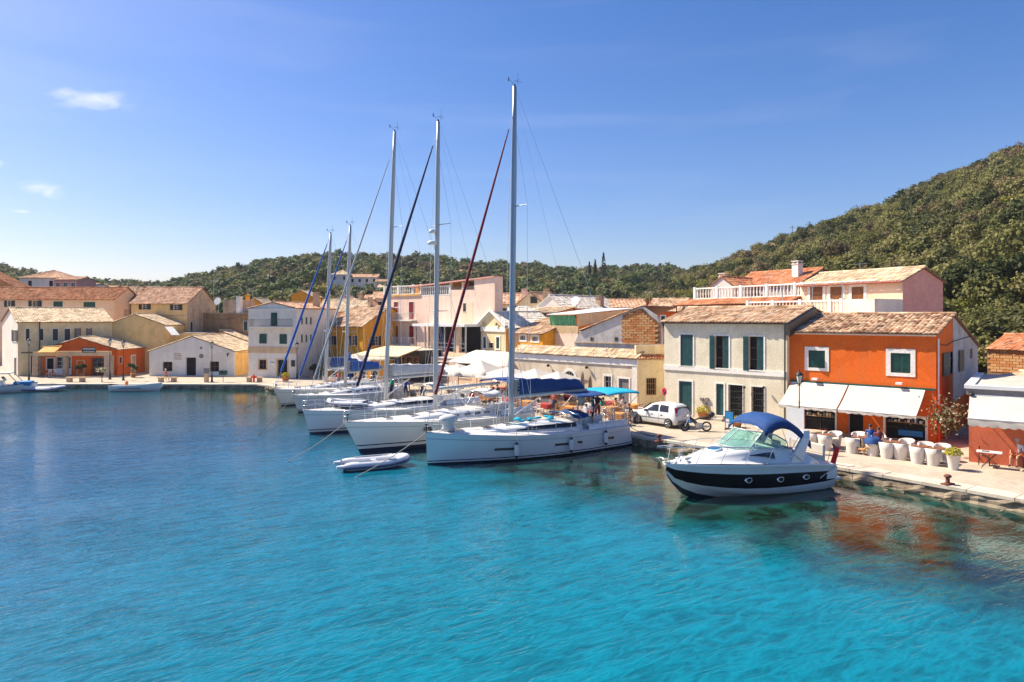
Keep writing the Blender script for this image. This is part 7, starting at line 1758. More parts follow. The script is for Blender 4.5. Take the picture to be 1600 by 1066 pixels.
# ------------------------------------------------------------------ motorcycle
def moto():
    a = G(1070,674); b = G(1104,674); d = (a-b).normalized(); wb = (a-b).length
    C = thing('motorcycle','small motorcycle with rear top box parked behind the white hatchback','motorcycle',(b.x,b.y,.5),atan2(d.y,d.x))
    for x in (0, wb):
        mb = MB(); n_ = 20; mb.tube([(x+.27*cos(2*pi*i/n_),0,.29+.27*sin(2*pi*i/n_)) for i in range(n_+1)], .04, 6); w_ = mb.build('wheel', M['rubber'], C)
        mb = MB(); mb.tube([(x+.22*cos(2*pi*i/n_),0,.29+.22*sin(2*pi*i/n_)) for i in range(n_+1)], .012, 4); mb.cyl((x,-.05,.29),(x,.05,.29),.05)
        for i in range(10): t = 2*pi*i/10; mb.cyl((x,0,.29),(x+.22*cos(t),0,.29+.22*sin(t)),.005,n=4)
        mb.build('rim', M['iron'], w_)
    mb = MB()
    for s_ in (-1,1): mb.tube([(wb,.07*s_,.29),(wb-.22,.07*s_,.80),(wb-.27,.09*s_,.95)], .025, 6)
    mb.build('fork', M['steel'], C)
    mb = MB(); mb.tube([(wb-.30,-.33,1.04),(wb-.22,-.2,1.03),(wb-.25,0,.97),(wb-.22,.2,1.03),(wb-.30,.33,1.04)], .016, 6); mb.build('handlebar', M['rubber'], C)
    for s_ in (-1,1): mb = MB(); mb.cyl((wb-.25,.28*s_,1.03),(wb-.2,.33*s_,1.2),.008); mb.sphere((wb-.2,.33*s_,1.25),.06,8,5,sc=(.4,1,.8)); mb.build('mirror', M['rubber'], C)
    mb = MB(); mb.loft([[(x,w_*cos(t),z+h_*sin(t)) for t in [2*pi*k/8 for k in range(8)]] for x,w_,z,h_ in ((wb-.30,.05,.80,.08),(wb-.40,.10,.72,.14),(wb-.62,.09,.55,.14),(wb-.75,.06,.48,.08))], cap=True); mb.build('fairing', M['darkpaint'], C)
    mb = MB(); mb.box(wb-.40,wb-.28,-.13,.13,.48,.72); mb.build('blue_bag', M['plasticblue'], C, bev=.05)
    mb = MB(); mb.loft([[(x,w_*cos(t),z+h_*sin(t)) for t in [2*pi*k/8 for k in range(8)]] for x,w_,z,h_ in ((wb-.62,.08,.70,.04),(.45,.14,.78,.06),(.15,.15,.80,.07),(-.12,.11,.84,.05))], cap=True); mb.build('seat', M['rubber'], C)
    mb = MB(); mb.box(.28,.68,-.12,.12,.24,.5); mb.cyl((.45,.13,.3),(-.2,.17,.32),.045); mb.tube([(0,.08,.29),(.45,.08,.4),(.75,.05,.55)], .03, 5); mb.tube([(.5,0,.25),(.4,.2,.0)], .015, 5); mb.build('engine', M['metal'], C)
    mb = MB(); mb.sphere((-.30,0,1.02),.20,10,7,sc=(1,1,.8)); mb.cyl((-.35,0,.85),(-.1,0,.82),.03); mb.build('top_box', M['rubber'], C)
    mb = MB(); mb.sphere((wb-.22,0,.92),.085,8,6); mb.build('headlight', M['lens'], C)
moto()
# ------------------------------------------------------------------ road sign, bollard, lamps
def round_sign():
    p = at(1039,46.4); a = thing('road_sign','round blue sign with red rim on a thin pole left of the cream house','road sign',(p[0],p[1],.5),atan2(-p[1],-p[0]) - .95)
    H_ = ZZ(612,46.4)-.5
    mb = MB(); mb.cyl((0,0,0),(0,0,H_+.3),.03,n=8); mb.build('pole', M['metal'], a)
    mb = MB(); T_ = Matrix.Translation((.04,0,H_))@Matrix.Rotation(pi/2,4,'Y'); mb.lathe([(.01,0),(.27,0),(.27,.02),(.20,.022)],24,T=T_); mb.lathe([(.01,.024),(.20,.024)],24,m=1,T=T_)
    mb.add([T_@Vector(q) for q in ((-.155,.13,.03),(-.13,.155,.03),(.155,-.13,.03),(.13,-.155,.03))],[(0,1,2,3)],0); mb.build('disc', [M['flagred'],M['flagblue']], a)
round_sign()
def street_lamp(label, p, H_, group='street lamps along the waterfront', sc=1.0):
    a = thing('street_lamp', label, 'street lamp', (p[0],p[1],.5), 0, group)
    mb = MB(); mb.lathe([(.17,0),(.17,.06),(.11,.12),(.09,.45),(.11,.5),(.07,.6),(.045,1.0),(.055,1.04),(.04,1.1),(.032,H_*.6),(.045,H_*.6+.05),(.028,H_*.62),(.026,H_-.72),(.05,H_-.68),(.03,H_-.6)],10); mb.build('post', M['iron'], a)
    mb = MB(); mb.tube([(-.16,0,H_-.75),(-.05,0,H_-.62),(.05,0,H_-.62),(.16,0,H_-.75)], .012, 5); mb.lathe([(.09,H_-.60),(.10,H_-.57)],6); mb.lathe([(.215,H_-.16),(.225,H_-.12),(.12,H_-.02),(.05,H_+.03),(.03,H_+.1),(.01,H_+.16)],6)
    for k in range(6): t = 2*pi*k/6; mb.cyl((.095*cos(t),.095*sin(t),H_-.58),(.205*cos(t),.205*sin(t),H_-.14),.012,n=4)
    hd = mb.build('lantern', M['iron'], a)
    mb = MB(); mb.lathe([(.085,H_-.58),(.195,H_-.15)],6); mb.build('glass', M['lens'], hd)
    return a
street_lamp('ornate street lamp in front of the left white shop awning', (14.94,35.5), ZZ(582,35.5)-.5)
for px, pt_y, base, lab in ((45,530,598,'street lamp before the cream corner house at the left edge'),(171.5,530,593,'street lamp before the stone pillar of the orange cafe'),(192.5,533,594.5,'street lamp beside the rowing boat, before the orange side wall'),(331,534,597,'street lamp before the right window of the white gabled house'),(464,536,592,'street lamp at the right corner of the white balcony house')):
    g_ = G(px, base); street_lamp(lab, (g_.x,g_.y), ZZ(pt_y,g_.y)-.5)
def bollard(px, py, lab):
    g_ = G(px, py, .54); a = thing('bollard', lab, 'bollard', g_, 0.4, 'mooring bollards'); 
    mb = MB(); mb.box(-.26,.26,-.13,.13,0,.05); mb.build('base_plate', M['rustiron'], a)
    mb = MB(); mb.lathe([(.09,.05),(.075,.15),(.08,.27),(.14,.30),(.145,.36),(.09,.40)],12); mb.build('head', M['rustiron'], a)
M['rustiron'] = plain('rusty_iron', (.16,.05,.03), .8, var=.4, scale=10)
bollard(1481,757,'rusty mooring bollard on the kerb before the yellow flower pot'); bollard(1030,690,'rusty mooring bollard on the kerb near the white hatchback')
# ------------------------------------------------------------------ cafe terrace
def tub_chair_mesh():
    t = None
def tub_chair(loc, rotz, label, first=[None]):
    if first[0] is None:
        a = thing('tub_chair', label, 'chair', loc, rotz, 'white wicker tub chairs of the quay cafe')
        mb = MB(); rings = []
        prof = [(0,.26,.24),(.25,.29,.27),(.5,.325,.30),(.74,.36,.335)]
        n_ = 22
        for z, ro, ri in prof:
            ring = []
            for k in range(n_+1):
                t = radians(50)+radians(260)*k/n_; top = z if z < .7 else (.80 - .16*max(0,abs(t-pi)/radians(130))**2)
                ring.append((ro*cos(t),ro*sin(t)*1.0,top))
            rings.append(ring)
        inner = []
        for z, ro, ri in prof[::-1]:
            if z < .3: continue
            inner.append([((ri-.03)*cos(radians(50)+radians(260)*k/n_),(ri-.03)*sin(radians(50)+radians(260)*k/n_),(z-.0 if z < .7 else (.80-.16*max(0,abs(radians(50)+radians(260)*k/n_-pi)/radians(130))**2))) for k in range(n_+1)])
        mb.loft(rings+inner, close=False); mb.loft([[rings[i][0] for i in range(4)],[inner[-1-i][0] if i < len(inner) else inner[0][0] for i in (0,0,0,1)]],close=False); mb.build('shell', M['wicker'], a)
        mb = MB(); mb.lathe([(.25,.0),(.265,.2),(.285,.40),(.29,.42)],22); mb.build('base', M['wicker'], a)
        mb = MB(); mb.lathe([(.01,.47),(.26,.47),(.28,.45),(.28,.42),(.2,.42)],22); mb.build('cushion', M['white_canvas'], a)
        first[0] = a; return a
    c = copy_tree(first[0]); c.location = loc; c.rotation_euler = (0,0,rotz); c['label'] = label; return c
u_row = ORANGE.u; ang_row = atan2(u_row.y, u_row.x); out_dir = atan2(-ORANGE.v.y, -ORANGE.v.x)
near = [(1269,703,'back turned tub chair nearest the motor cruiser arch'),(1289,706,'back turned tub chair second from the motor cruiser'),(1332,711,'back turned tub chair beside the small tan dog'),(1364,715,'back turned tub chair with blue jacket over it'),(1386,719,'back turned tub chair just right of the seated couple'),(1407,721,'back turned tub chair in the middle of the right hand group'),(1434,727,'back turned tub chair second from the flower pot'),(1458,730,'back turned tub chair next to the yellow flower pot')]
CH = []
for px, py, lab in near: g_ = G(px, py-3); CH.append(g_); tub_chair((g_.x,g_.y,.5), out_dir+pi+U(-.12,.12), lab)
far = [(1305,699,'tub chair facing the water behind the left pair, before the orange pillar'),(1342,700,'tub chair facing the water before the dark shop door'),(1373,705,'tub chair holding the seated woman in dark red'),(1360,702,'tub chair holding the seated man in blue'),(1417,712,'tub chair facing the water before the blue counter'),(1447,718,'tub chair facing the water second from the flower pot'),(1473,721,'tub chair facing the water nearest the dark alley')]
for px, py, lab in far: g_ = G(px, py-1); tub_chair((g_.x,g_.y,.5), out_dir+U(-.15,.15), lab)
def cafe_table(px, py, lab, first=[None]):
    g_ = G(px, py)
    if first[0] is None:
        a = thing('cafe_table', lab, 'table', g_, ang_row, 'brown square cafe tables'); mb = MB(); mb.box(-.34,.34,-.34,.34,.70,.735); mb.build('tabletop', M['wood'], a)
        mb = MB(); mb.cyl((0,0,.04),(0,0,.70),.035); mb.build('column', M['iron'], a)
        mb = MB(); mb.box(-.24,.24,-.03,.03,0,.04); mb.box(-.03,.03,-.24,-.03,0,.04); mb.box(-.03,.03,.03,.24,0,.04); mb.build('foot', M['iron'], a); first[0] = a
    else: a = copy_tree(first[0]); a.location = g_; a['label'] = lab
    q = thing('candle_cup', 'small white cup with candle on the brown table: '+lab.split(' table ')[1] if False else 'small white cup standing on the '+lab, 'cup', g_+Vector((-.1,.05,.735)), 0, 'white cups on the cafe tables')
    mb = MB(); mb.lathe([(.04,0),(.055,.12),(.05,.12),(.035,.02)],10); mb.build('cup', M['whitepaint'], q)
    return a
for px, py, lab in ((1290,700,'brown square table behind the left pair of tub chairs'),(1345,705,'brown square table above the small dog'),(1396,713,'brown square table right of the seated couple'),(1440,721,'brown square table second from the flower pot'),(1463,724,'brown square table beside the flower pot')): cafe_table(px, py, lab)
out_v = -ORANGE.v
g_ = G(1361,702); person('seated man in blue jacket at the orange cafe, left of the couple', (g_.x,g_.y,.5), out_dir, 'sit', top=(.03,.09,.32), bottom=(.03,.04,.08))
g_ = G(1374,705); person('seated woman in dark red top at the orange cafe, right of the couple', (g_.x,g_.y,.5), out_dir, 'sit', top=(.14,.03,.04), bottom=(.02,.02,.03), h=1.64)
g_ = G(1364,712); a = thing('blue_jacket','bright blue jacket draped over a white tub chair back','jacket',(g_.x,g_.y,1.28),out_dir)
mb = MB(); mb.loft([[(.40*cos(t)*s_, .36*sin(t)*s_, z+.03*sin(t*5)) for t in [2*pi*k/16 for k in range(16)]] for s_, z in ((1.08,-.16),(1.02,.02),(.7,.12),(.1,.16))]); mb.build('cloth', M['blue_canvas'], a)
def dog():
    g_ = G(1346,711); a = thing('dog','small tan dog standing under the brown cafe table','dog',g_,radians(-60))
    mb = MB()
    mb.loft([[(x,w_*cos(t),z+h_*sin(t)) for t in [2*pi*k/10 for k in range(10)]] for x,w_,z,h_ in ((-.24,.03,.28,.03),(-.2,.07,.28,.07),(-.05,.065,.28,.065),(.1,.085,.27,.095),(.19,.07,.30,.08),(.25,.045,.36,.055),(.30,.055,.42,.06),(.36,.045,.42,.045),(.41,.022,.40,.025),(.45,.015,.395,.015))], cap=True)
    for sd_ in (-1,1):
        mb.tube([(.14,.05*sd_,.26),(.15,.055*sd_,.14),(.14,.055*sd_,.03),(.17,.055*sd_,.01)], [.035,.02,.014,.016], 7); mb.tube([(-.16,.045*sd_,.26),(-.10,.055*sd_,.18),(-.19,.055*sd_,.11),(-.17,.055*sd_,.03),(-.14,.055*sd_,.01)], [.05,.035,.018,.014,.016], 7)
        mb.add([(.29,.03*sd_,.46),(.33,.05*sd_,.46),(.28,.06*sd_,.53),(.30,.045*sd_,.45)],[(0,1,2),(0,2,3),(1,2,3)])
    mb.tube([(-.22,0,.31),(-.30,0,.38),(-.31,.02,.46)], [.02,.014,.008], 6); mb.build('body', M['dogfur'], a)
    mb = MB(); mb.sphere((.45,0,.40),.014,6,4); mb.build('nose', M['rubber'], a)
M['dogfur'] = plain('tan_fur', (.42,.22,.10), .9, var=.3, scale=12); dog()
def flower_pot(lab, g_, H_, r, fl, leafm, n_=260, pot='wicker'):
    a = thing('flower_pot', lab, 'flower pot', g_); mb = MB(); mb.lathe([(r*.62,0),(r*.95,H_*.97),(r,H_),(r*.85,H_),(r*.8,H_-.06)],18); mb.build('pot', M[pot], a)
    mb = MB()
    for i in range(n_):
        v = Vector((random.gauss(0,1),random.gauss(0,1),abs(random.gauss(0,1)))).normalized(); rr = r*1.25*U(.75,1.05); leaf(mb, Vector((v.x*rr,v.y*rr,H_+.02+v.z*rr*.85)), r*.17, (v+Vector((U(-.4,.4),U(-.4,.4),U(-.4,.4)))).normalized(), 0 if R() < .6 else 1)
    mb.build('flowers', [M[fl],M[leafm]], a, fix=False)
flower_pot('tall pale pot of yellow flowers at the end of the tub chair row', G(1490,734), .68, .30, 'petal', 'leaf_bright', 420)
flower_pot('terracotta pot of yellow flowers on the far quay beside the blue furled sails', G(446,597), .55, .42, 'petal','leaf_bright', 260, 'brick')
# oleander in the alley
g_ = G(1508,712); a = thing('flowering_shrub','white flowering shrub in the dark alley left of the coral wall','shrub',(21.35,33.6,.5))
mb = MB(); mb.tube([(0,0,0),(.05,0,.9),(.0,.1,1.7)], [.05,.035,.02], 6); mb.tube([(.05,0,.9),(-.3,0,1.6),(-.5,-.1,2.1)], [.03,.02,.01], 5); mb.tube([(.05,0,.9),(.35,-.1,1.7),(.5,-.2,2.1)], [.03,.02,.01], 5); mb.build('stems', M['bark'], a)
mb = MB()
for i in range(520):
    v = Vector((random.gauss(0,.42),random.gauss(0,.35),random.gauss(2.0,.42))); leaf(mb, v, U(.05,.10), Vector((U(-1,1),U(-1,1),U(-.2,1))).normalized(), 0 if R() < .42 else 1)
mb.build('foliage', [M['petalwhite'],M['leaf_dark']], a, fix=False)
# small marble table and chairs by the coral wall, seated person
g_ = G(1546,731); a = thing('folding_table','small white topped table with folding iron legs by the coral wall','table',g_,CORAL.ang)
mb = MB(); mb.box(-.48,.48,-.26,.26,.70,.74); mb.build('tabletop', M['whitepaint'], a)
mb = MB()
for s_ in (-1,1): mb.tube([(-.3,.2*s_,0),(.3,.2*s_,.70)], .014, 5); mb.tube([(.3,.2*s_,0),(-.3,.2*s_,.70)], .014, 5)
mb.build('legs', M['iron'], a)
a2 = thing('cutlery_tray','dark tray lying on the small white topped table','tray',g_+Vector((-.15,.03,.742)),CORAL.ang); mb = MB(); mb.box(-.14,.14,-.1,.1,0,.02); mb.build('tray', M['darkpaint'], a2)
def iron_chair(loc, rotz, lab, mat='iron'):
    a = thing('bistro_chair', lab, 'chair', loc, rotz, 'iron bistro chairs'); mb = MB(); mb.box(-.2,.2,-.2,.2,.43,.455); mb.build('seat', M['wood' if mat == 'iron' else mat], a)
    for x, y in ((-.18,-.18),(-.18,.18),(.18,-.18),(.18,.18)): mb = MB(); mb.cyl((x*1.15,y*1.1,0),(x,y,.44 if x > 0 else .88),.014,n=5); mb.build('leg', M[mat], a)
    mb = MB(); 
    for z in (.62,.74,.86): mb.box(-.20,-.18,-.18,.18,z-.03,z+.03)
    mb.build('backrest', M['wood' if mat == 'iron' else mat], a); return a
g2 = G(1538,727); iron_chair((g2.x,g2.y,.5), CORAL.ang, 'brown bistro chair left of the small white topped table'); 
g3 = G(1591,729); iron_chair((g3.x,g3.y,.5), CORAL.ang-pi/2, 'iron bistro chair under the man at the right edge')
person('seated man in white shirt and orange shorts at the right edge', (g3.x,g3.y-.02,.5), CORAL.ang-pi*.62, 'sit', top=(.72,.70,.74), bottom=(.55,.20,.08), hair='hairgrey')
# menu board on the quay and postcard stand
g_ = at(1243,34.6); a = thing('menu_board','blank white menu board standing under the street lamp','board',(g_[0],g_[1],.5),ang_row); mb = MB(); mb.box(-.43,.43,-.03,.03,.5,ZZ(638,34.6)-.5); mb.build('panel', M['whitepaint'], a); mb = MB(); mb.cyl((-.4,0,0),(-.4,0,.5),.02); mb.cyl((.4,0,0),(.4,0,.5),.02); mb.build('legs', M['metal'], a)
g_ = G(1140,672); a = thing('pavement_sign','blue and white framed pavement sign before the barred window of the cream house','sign',g_,ang_row); mb = MB(); mb.box(-.28,.28,-.03,.03,.05,1.15,0); mb.box(-.23,.23,-.04,-.031,.45,1.1,1); mb.box(-.23,.23,-.04,-.031,.12,.44,2); mb.box(-.23,.0,-.044,-.0405,.5,.66,2); mb.build('panel', [M['darkpaint'],M['plasticblue'],M['whitepaint']], a)
mb = MB(); mb.box(-.25,-.2,-.2,.25,0,.05); mb.box(.2,.25,-.2,.25,0,.05); mb.build('feet', M['darkpaint'], a)
g_ = G(1152,668); flower_pot('orange planter box before the barred window of the cream house', g_, .35, .32, 'leaf_bright','petal', 120, 'brick')
g_ = G(1099,655); flower_pot('low pot of yellow flowers against the cream wall behind the motorcycle', g_, .45, .42, 'petal','leaf_bright', 200, 'brick')

# ------------------------------------------------------------------ restaurant on the quay
def parasol(label, p, w_, z0, z1, rot, mat='white_canvas', closed=False):
    a = thing('parasol', label, 'parasol', (p[0],p[1],.5), rot, 'restaurant parasols on the quay'); z0 -= .75; z1 -= .80; w_ *= .9
    mb = MB(); mb.cyl((0,0,0),(0,0,z1),.035); mb.build('pole', M['woodlight'], a)
    if closed: mb = MB(); mb.loft([[(r_*(1+.25*sin(4*t))*cos(t),r_*(1+.25*sin(4*t))*sin(t),z) for t in [2*pi*k/16 for k in range(16)]] for r_, z in ((.05,z1+.1),(.10,z1-.2),(.16,z0),(.20,z0-.9))], cap=True); mb.build('canopy', M[mat], a); return a
    mb = MB(); rings = []
    for f in (0.02,.25,.5,.75,1.0,1.005):
        ring = []
        for k in range(32):
            t = k/32*4; s_ = int(t); q = t-s_; c = [(-1,-1),(1,-1),(1,1),(-1,1),(-1,-1)]; x = lerp(c[s_][0],c[s_+1][0],q)*w_/2*min(f,1); y = lerp(c[s_][1],c[s_+1][1],q)*w_/2*min(f,1)
            z = lerp(z1,z0,min(1,f)**.9) - .06*sin(pi*q)*f - (.22 if f > 1.001 else 0); ring.append((x,y,z))
        rings.append(ring)
    mb.loft(rings); o = mb.build('canopy', M[mat], a)
    mb = MB(); 
    for x, y in ((-1,-1),(1,-1),(1,1),(-1,1)): mb.cyl((0,0,z1-.08),(x*w_/2*.98,y*w_/2*.98,z0-.02),.018,n=5); mb.cyl((0,0,z0-.3),(x*w_/4,y*w_/4,(z0+z1)/2-.06),.014,n=5)
    mb.build('ribs', M['woodlight'], a); return a
ar = ang_row
for i, (px, Y_, w_, z0, z1, rt, lab) in enumerate(((716,57.5,4.0,3.05,3.75,ar,'white square parasol left of all over the restaurant tables'),(752,56.5,4.2,3.1,4.1,ar+.1,'large white parasol with the highest peak over the restaurant tables'),(793,54.5,4.0,3.0,3.7,ar,'white parasol just left of the tallest mast'),(836,53,3.8,2.95,3.7,ar,'white parasol above the blue boom cover'),(872,51.5,3.6,2.85,3.6,ar-.05,'pale parasol rightmost of the row, before the arched fanlight'),(690,60.5,3.6,3.0,3.6,ar,'small white parasol behind the red furled sail'),(556,68.5,4.6,2.6,4.05,-.2,'big white parasol before the amber yellow shop'),(640,64,3.0,2.6,3.4,0,'white parasol before the glazed tavern'))):
    x, y = at(px, Y_); parasol(lab, (x,y), w_, z0, z1, rt)
x, y = at(910,50.0); parasol('closed orange beige parasol right of the open ones, before the warehouse', (x,y), 1, 2.4, 3.6, 0, 'sandcloth' if 'sandcloth' in M else 'teak', True)
x, y = at(922,50.2); parasol('second closed orange beige parasol leaning beside the first', (x,y), 1, 2.2, 3.3, 0, 'teak', True)
x, y = at(546,67.3); a = parasol('closed blue parasol among the masts before the amber yellow house', (x,y), 1, 2.2, 4.1, 0, 'furl_blue', True)
# long white canvas roof on posts
def canvas_roof(lab, pts, posts, name='canvas_canopy'):
    c = sum((Vector(p_) for p_ in pts), Vector())/len(pts); a = thing(name, lab, 'canopy', (c.x,c.y,.5)); o_ = Vector((c.x,c.y,.5))
    P4 = [Vector(p_)-o_ for p_ in pts]; mb = MB(); mb.loft([[P4[0].lerp(P4[1],j/10).lerp(P4[3].lerp(P4[2],j/10), i/10)+Vector((0,0,-.12*sin(pi*i/10)*sin(pi*j/10)+.03*sin(j*2.2+i))) for j in range(11)] for i in range(11)], close=False); o = mb.build('canopy', M['white_canvas'], a); s_ = o.modifiers.new('t','SOLIDIFY'); s_.thickness = .03
    for p_ in P4: mb = MB(); mb.cyl((p_.x,p_.y,0),(p_.x,p_.y,p_.z),.05); mb.build('post', M['woodlight'], a)
p0, p1 = at(700,64), at(796,58); p2, p3 = at(800,62), at(745,66)
canvas_roof('long sloping white canvas canopy over the restaurant, left of the tallest mast', [(*p0,3.2),(*p1,3.1),(*p2,4.2),(*p3,4.2)], 0)
# dining tables, chairs and guests: seen between the boats
def dining_chair(loc, rotz, lab, mat, first={}):
    if mat not in first:
        a = thing('dining_chair', lab, 'chair', loc, rotz, 'restaurant chairs on the quay'); mb = MB(); mb.box(-.21,.21,-.21,.21,.43,.47); mb.build('seat', M[mat], a)
        for x, y in ((-.19,-.19),(-.19,.19),(.19,-.19),(.19,.19)): mb = MB(); mb.cyl((x,y,0),(x if x > 0 else x*1.15,y,.43 if x > 0 else .95),.02,n=5); mb.build('leg', M[mat], a)
        mb = MB(); 
        for z in (.60,.72,.86): mb.box(-.225,-.195,-.18,.18,z-.035,z+.035)
        mb.build('backrest', M[mat], a); first[mat] = a; return a
    c = copy_tree(first[mat]); c.location = loc; c.rotation_euler = (0,0,rotz); c['label'] = lab; return c
def dining_table(loc, rotz, lab, mat, first={}):
    if mat not in first:
        a = thing('dining_table', lab, 'table', loc, rotz, 'restaurant tables on the quay'); mb = MB(); mb.box(-.45,.45,-.45,.45,.72,.75,0); 
        mb.build('tabletop', M['wood'], a); mb = MB(); mb.loft([[(x*s_,y*s_,z) for x,y in ((-.47,-.47),(.47,-.47),(.47,.47),(-.47,.47))] for s_, z in ((1.03,.45),(1,.755),(.01,.76))], smooth=False); mb.build('tablecloth', M[mat], a)
        for x in (-.4,.4):
            for y in (-.4,.4): mb = MB(); mb.cyl((x,y,0),(x,y,.72),.025,n=5); mb.build('leg', M['wood'], a)
        first[mat] = a; return a
    c = copy_tree(first[mat]); c.location = loc; c.rotation_euler = (0,0,rotz); c['label'] = lab; return c
M['cloth_orange'] = plain('orange_cloth', (.62,.25,.05), .85, var=.15); M['cloth_red'] = plain('red_cloth', (.42,.04,.03), .85, var=.15)
kq = (Vector((-3.5,52))-Vector((7.34,39.2))).normalized(); nq = Vector((.75,.66)); nq = Vector((-kq.y,kq.x)); nq = nq if nq.x > 0 else -nq
Wd = Vector((7.34,39.2)); k_ = 0; guests = []
mats3 = ['cloth_orange','white_canvas','cloth_red','woodlight']; cm3 = ['wood','whitepaint','woodlight','wicker']
names3 = {'cloth_orange':'orange clothed','white_canvas':'white clothed','cloth_red':'red clothed','woodlight':'bare wooden'}
cnames = {'wood':'dark wooden','whitepaint':'white wooden','woodlight':'light wooden','wicker':'wicker'}
for r_ in range(3):
    for c_ in range(9):
        s_ = 3.8+c_*2.15+U(-.2,.2); q = Wd+kq*s_+nq*(2.2+r_*2.1+U(-.2,.2)); k_ += 1
        mt = mats3[(c_*2+r_)%4]; ct = cm3[(c_+r_*3)%4]; rz = ar+U(-.3,.3)
        dining_table((q.x,q.y,.5), rz, '%s restaurant table on the quay between the yachts and the warehouse' % names3[mt], mt)
        for t in range(4):
            if R() < .12: continue
            an = rz+t*pi/2; p_ = q+Vector((cos(an),sin(an)))*U(.62,.78); dining_chair((p_.x,p_.y,.5), an+pi+U(-.2,.2), '%s chair at a restaurant table between the yachts and the warehouse' % cnames[ct], ct)
            if R() < .16: guests.append((p_.x,p_.y,an+pi))
for r_ in range(2):
    for c_ in range(4):
        x, y = at(520+c_*22, 66.5+r_*2.2); mt = mats3[(c_+r_)%4]; ct = cm3[(c_+1)%4]
        dining_table((x,y,.5), 0, '%s table under the big white parasol before the amber shop' % names3[mt], mt)
        for t in range(4):
            an = t*pi/2+.2; dining_chair((x+cos(an)*.7,y+sin(an)*.7,.5), an+pi, '%s chair under the big white parasol before the amber shop' % cnames[ct], ct)
cols = [((.6,.58,.55),'white'),((.5,.05,.04),'red'),((.04,.10,.35),'blue'),((.03,.03,.03),'black'),((.02,.30,.22),'green'),((.6,.3,.08),'orange'),((.35,.3,.4),'grey'),((.55,.2,.25),'pink')]
random.shuffle(guests)
for i, (x, y, an) in enumerate(guests[:14]):
    c_, n_ = cols[i % 8]; person('restaurant guest in %s top %s' % (n_, 'seated among the tables behind the yachts' if i < 8 else 'seated with others at the quay tables'), (x,y,.5), an, 'sit', top=c_, bottom=(.05,.06,.1), h=U(1.6,1.8), group='restaurant guests')
for px, Y_, c_, lab, sh in ((528,64.5,(.55,.04,.04),'standing person in red shirt on the quay under the big white parasol',1),(660,55,(.03,.03,.04),'standing person in black top behind the boom cover with the pale sail',1),(612,58,(.03,.35,.25),'standing person in green top on the quay behind the third yacht',1),(634,57,(.04,.1,.4),'standing person in blue shirt on the quay behind the third yacht',1),(866,47.5,(.5,.1,.05),'waiter in rust red shirt standing behind the sprayhood of the nearest yacht',1)):
    x, y = at(px, Y_); person(lab, (x,y,.5), U(-2.5,-.6), 'stand', top=c_, bottom=(.04,.05,.09))
# crew of the nearest yacht
W1 = b1['W']; zc1 = b1['hz'](.1)+.04
p = W1((1.05,-.45,zc1)); person('person in black shirt and dark red shorts, hands on hips, on the nearest yacht', p, atan2(-p.y,-p.x)+2.6, 'hips', top=(.02,.02,.035), bottom=(.16,.02,.03))
p = W1((1.95,.25,zc1)); person('person in black sleeveless top standing in the cockpit under the bimini edge', p, atan2(-p.y,-p.x)-1.6, 'stand', top=(.012,.012,.015), bottom=(.015,.015,.02), h=1.66)
# white shirt drying on the rail
p = W1((2.75,.2,zc1+1.15)); a = thing('drying_shirt','white shirt hung up to dry behind the blue sprayhood','shirt',p,b1['e'].rotation_euler.z)
mb = MB(); mb.loft([[(-.28+.56*i/6,.03*sin(i*2),.62-.02*abs(i-3)),(-.24+.48*i/6,.05*sin(i*2+1),.3),(-.22+.44*i/6,.04*sin(i*2),.0)] for i in range(7)], close=False); o = mb.build('cloth', M['white_canvas'], a); s_ = o.modifiers.new('t','SOLIDIFY'); s_.thickness = .01
# ------------------------------------------------------------------ far quay furniture
def bench(px, py, w_, lab):
    g_ = G(px, py); a = thing('stone_bench', lab, 'bench', g_, 0, 'stone benches on the far quay'); mb = MB(); mb.box(-w_/2,w_/2,-.25,.25,.42,.52); mb.build('seat', M['sand'], a)
    for x in (-w_*.34,w_*.34): mb = MB(); mb.box(x-.22,x+.22,-.2,.2,0,.419); mb.build('support', M['stone'], a)
bench(118.5,597,2.0,'stone bench before the orange cafe'); bench(261.5,597,2.0,'stone bench under the person in pink before the white gabled house'); bench(397.5,597,1.6,'stone bench beside the red hydrant')
g_ = G(258,596.5); person('person in pink shirt and straw hat seated with back to the water', (g_.x,g_.y,.54), pi/2, 'sit', top=(.55,.20,.19), bottom=(.2,.18,.15), hair='wicker')
g_ = G(396.5,597.5); a = thing('red_hydrant','bright red hydrant post in front of a stone bench','hydrant',g_); mb = MB(); mb.lathe([(.10,0),(.10,.5),(.14,.55),(.10,.6),(.09,.75),(.03,.85)],10); mb.cyl((-.3,0,.58),(.3,0,.58),.07); mb.build('body', M['flagred'], a)
g_ = G(322.5,597.5); a = thing('meter_pillar','slim cream service pillar with grey panel left of a street lamp','pillar',g_); mb = MB(); mb.box(-.2,.2,-.15,.15,0,.95); mb.build('plinth', M['sand'], a); mb = MB(); mb.box(-.22,.22,-.17,.17,.951,1.5); mb.build('cabinet', M['greypaint'], a)
M['tealplastic'] = M['teal']
g_ = G(348.5,597.5); a = thing('litter_bins','pair of round turquoise litter bins on one pole right of a street lamp','litter bin',g_); mb = MB(); mb.cyl((0,0,0),(0,0,1.4),.03); mb.build('pole', M['iron'], a)
for x in (-.24,.24): mb = MB(); mb.lathe([(.13,.75),(.20,.85),(.21,1.15),(.18,1.25)],12,(x,0,0)); mb.build('bin', M['tealplastic'], a)
M['tealplastic'] = M['teal']
g_ = G(159,597); a = thing('small_palm_stand','plant stand with white flowers on the quay before the orange cafe','plant stand',g_); mb = MB(); mb.cyl((0,0,0),(0,0,1.1),.04); mb.lathe([(.15,0),(.05,.1)],8); mb.build('stem', M['iron'], a)
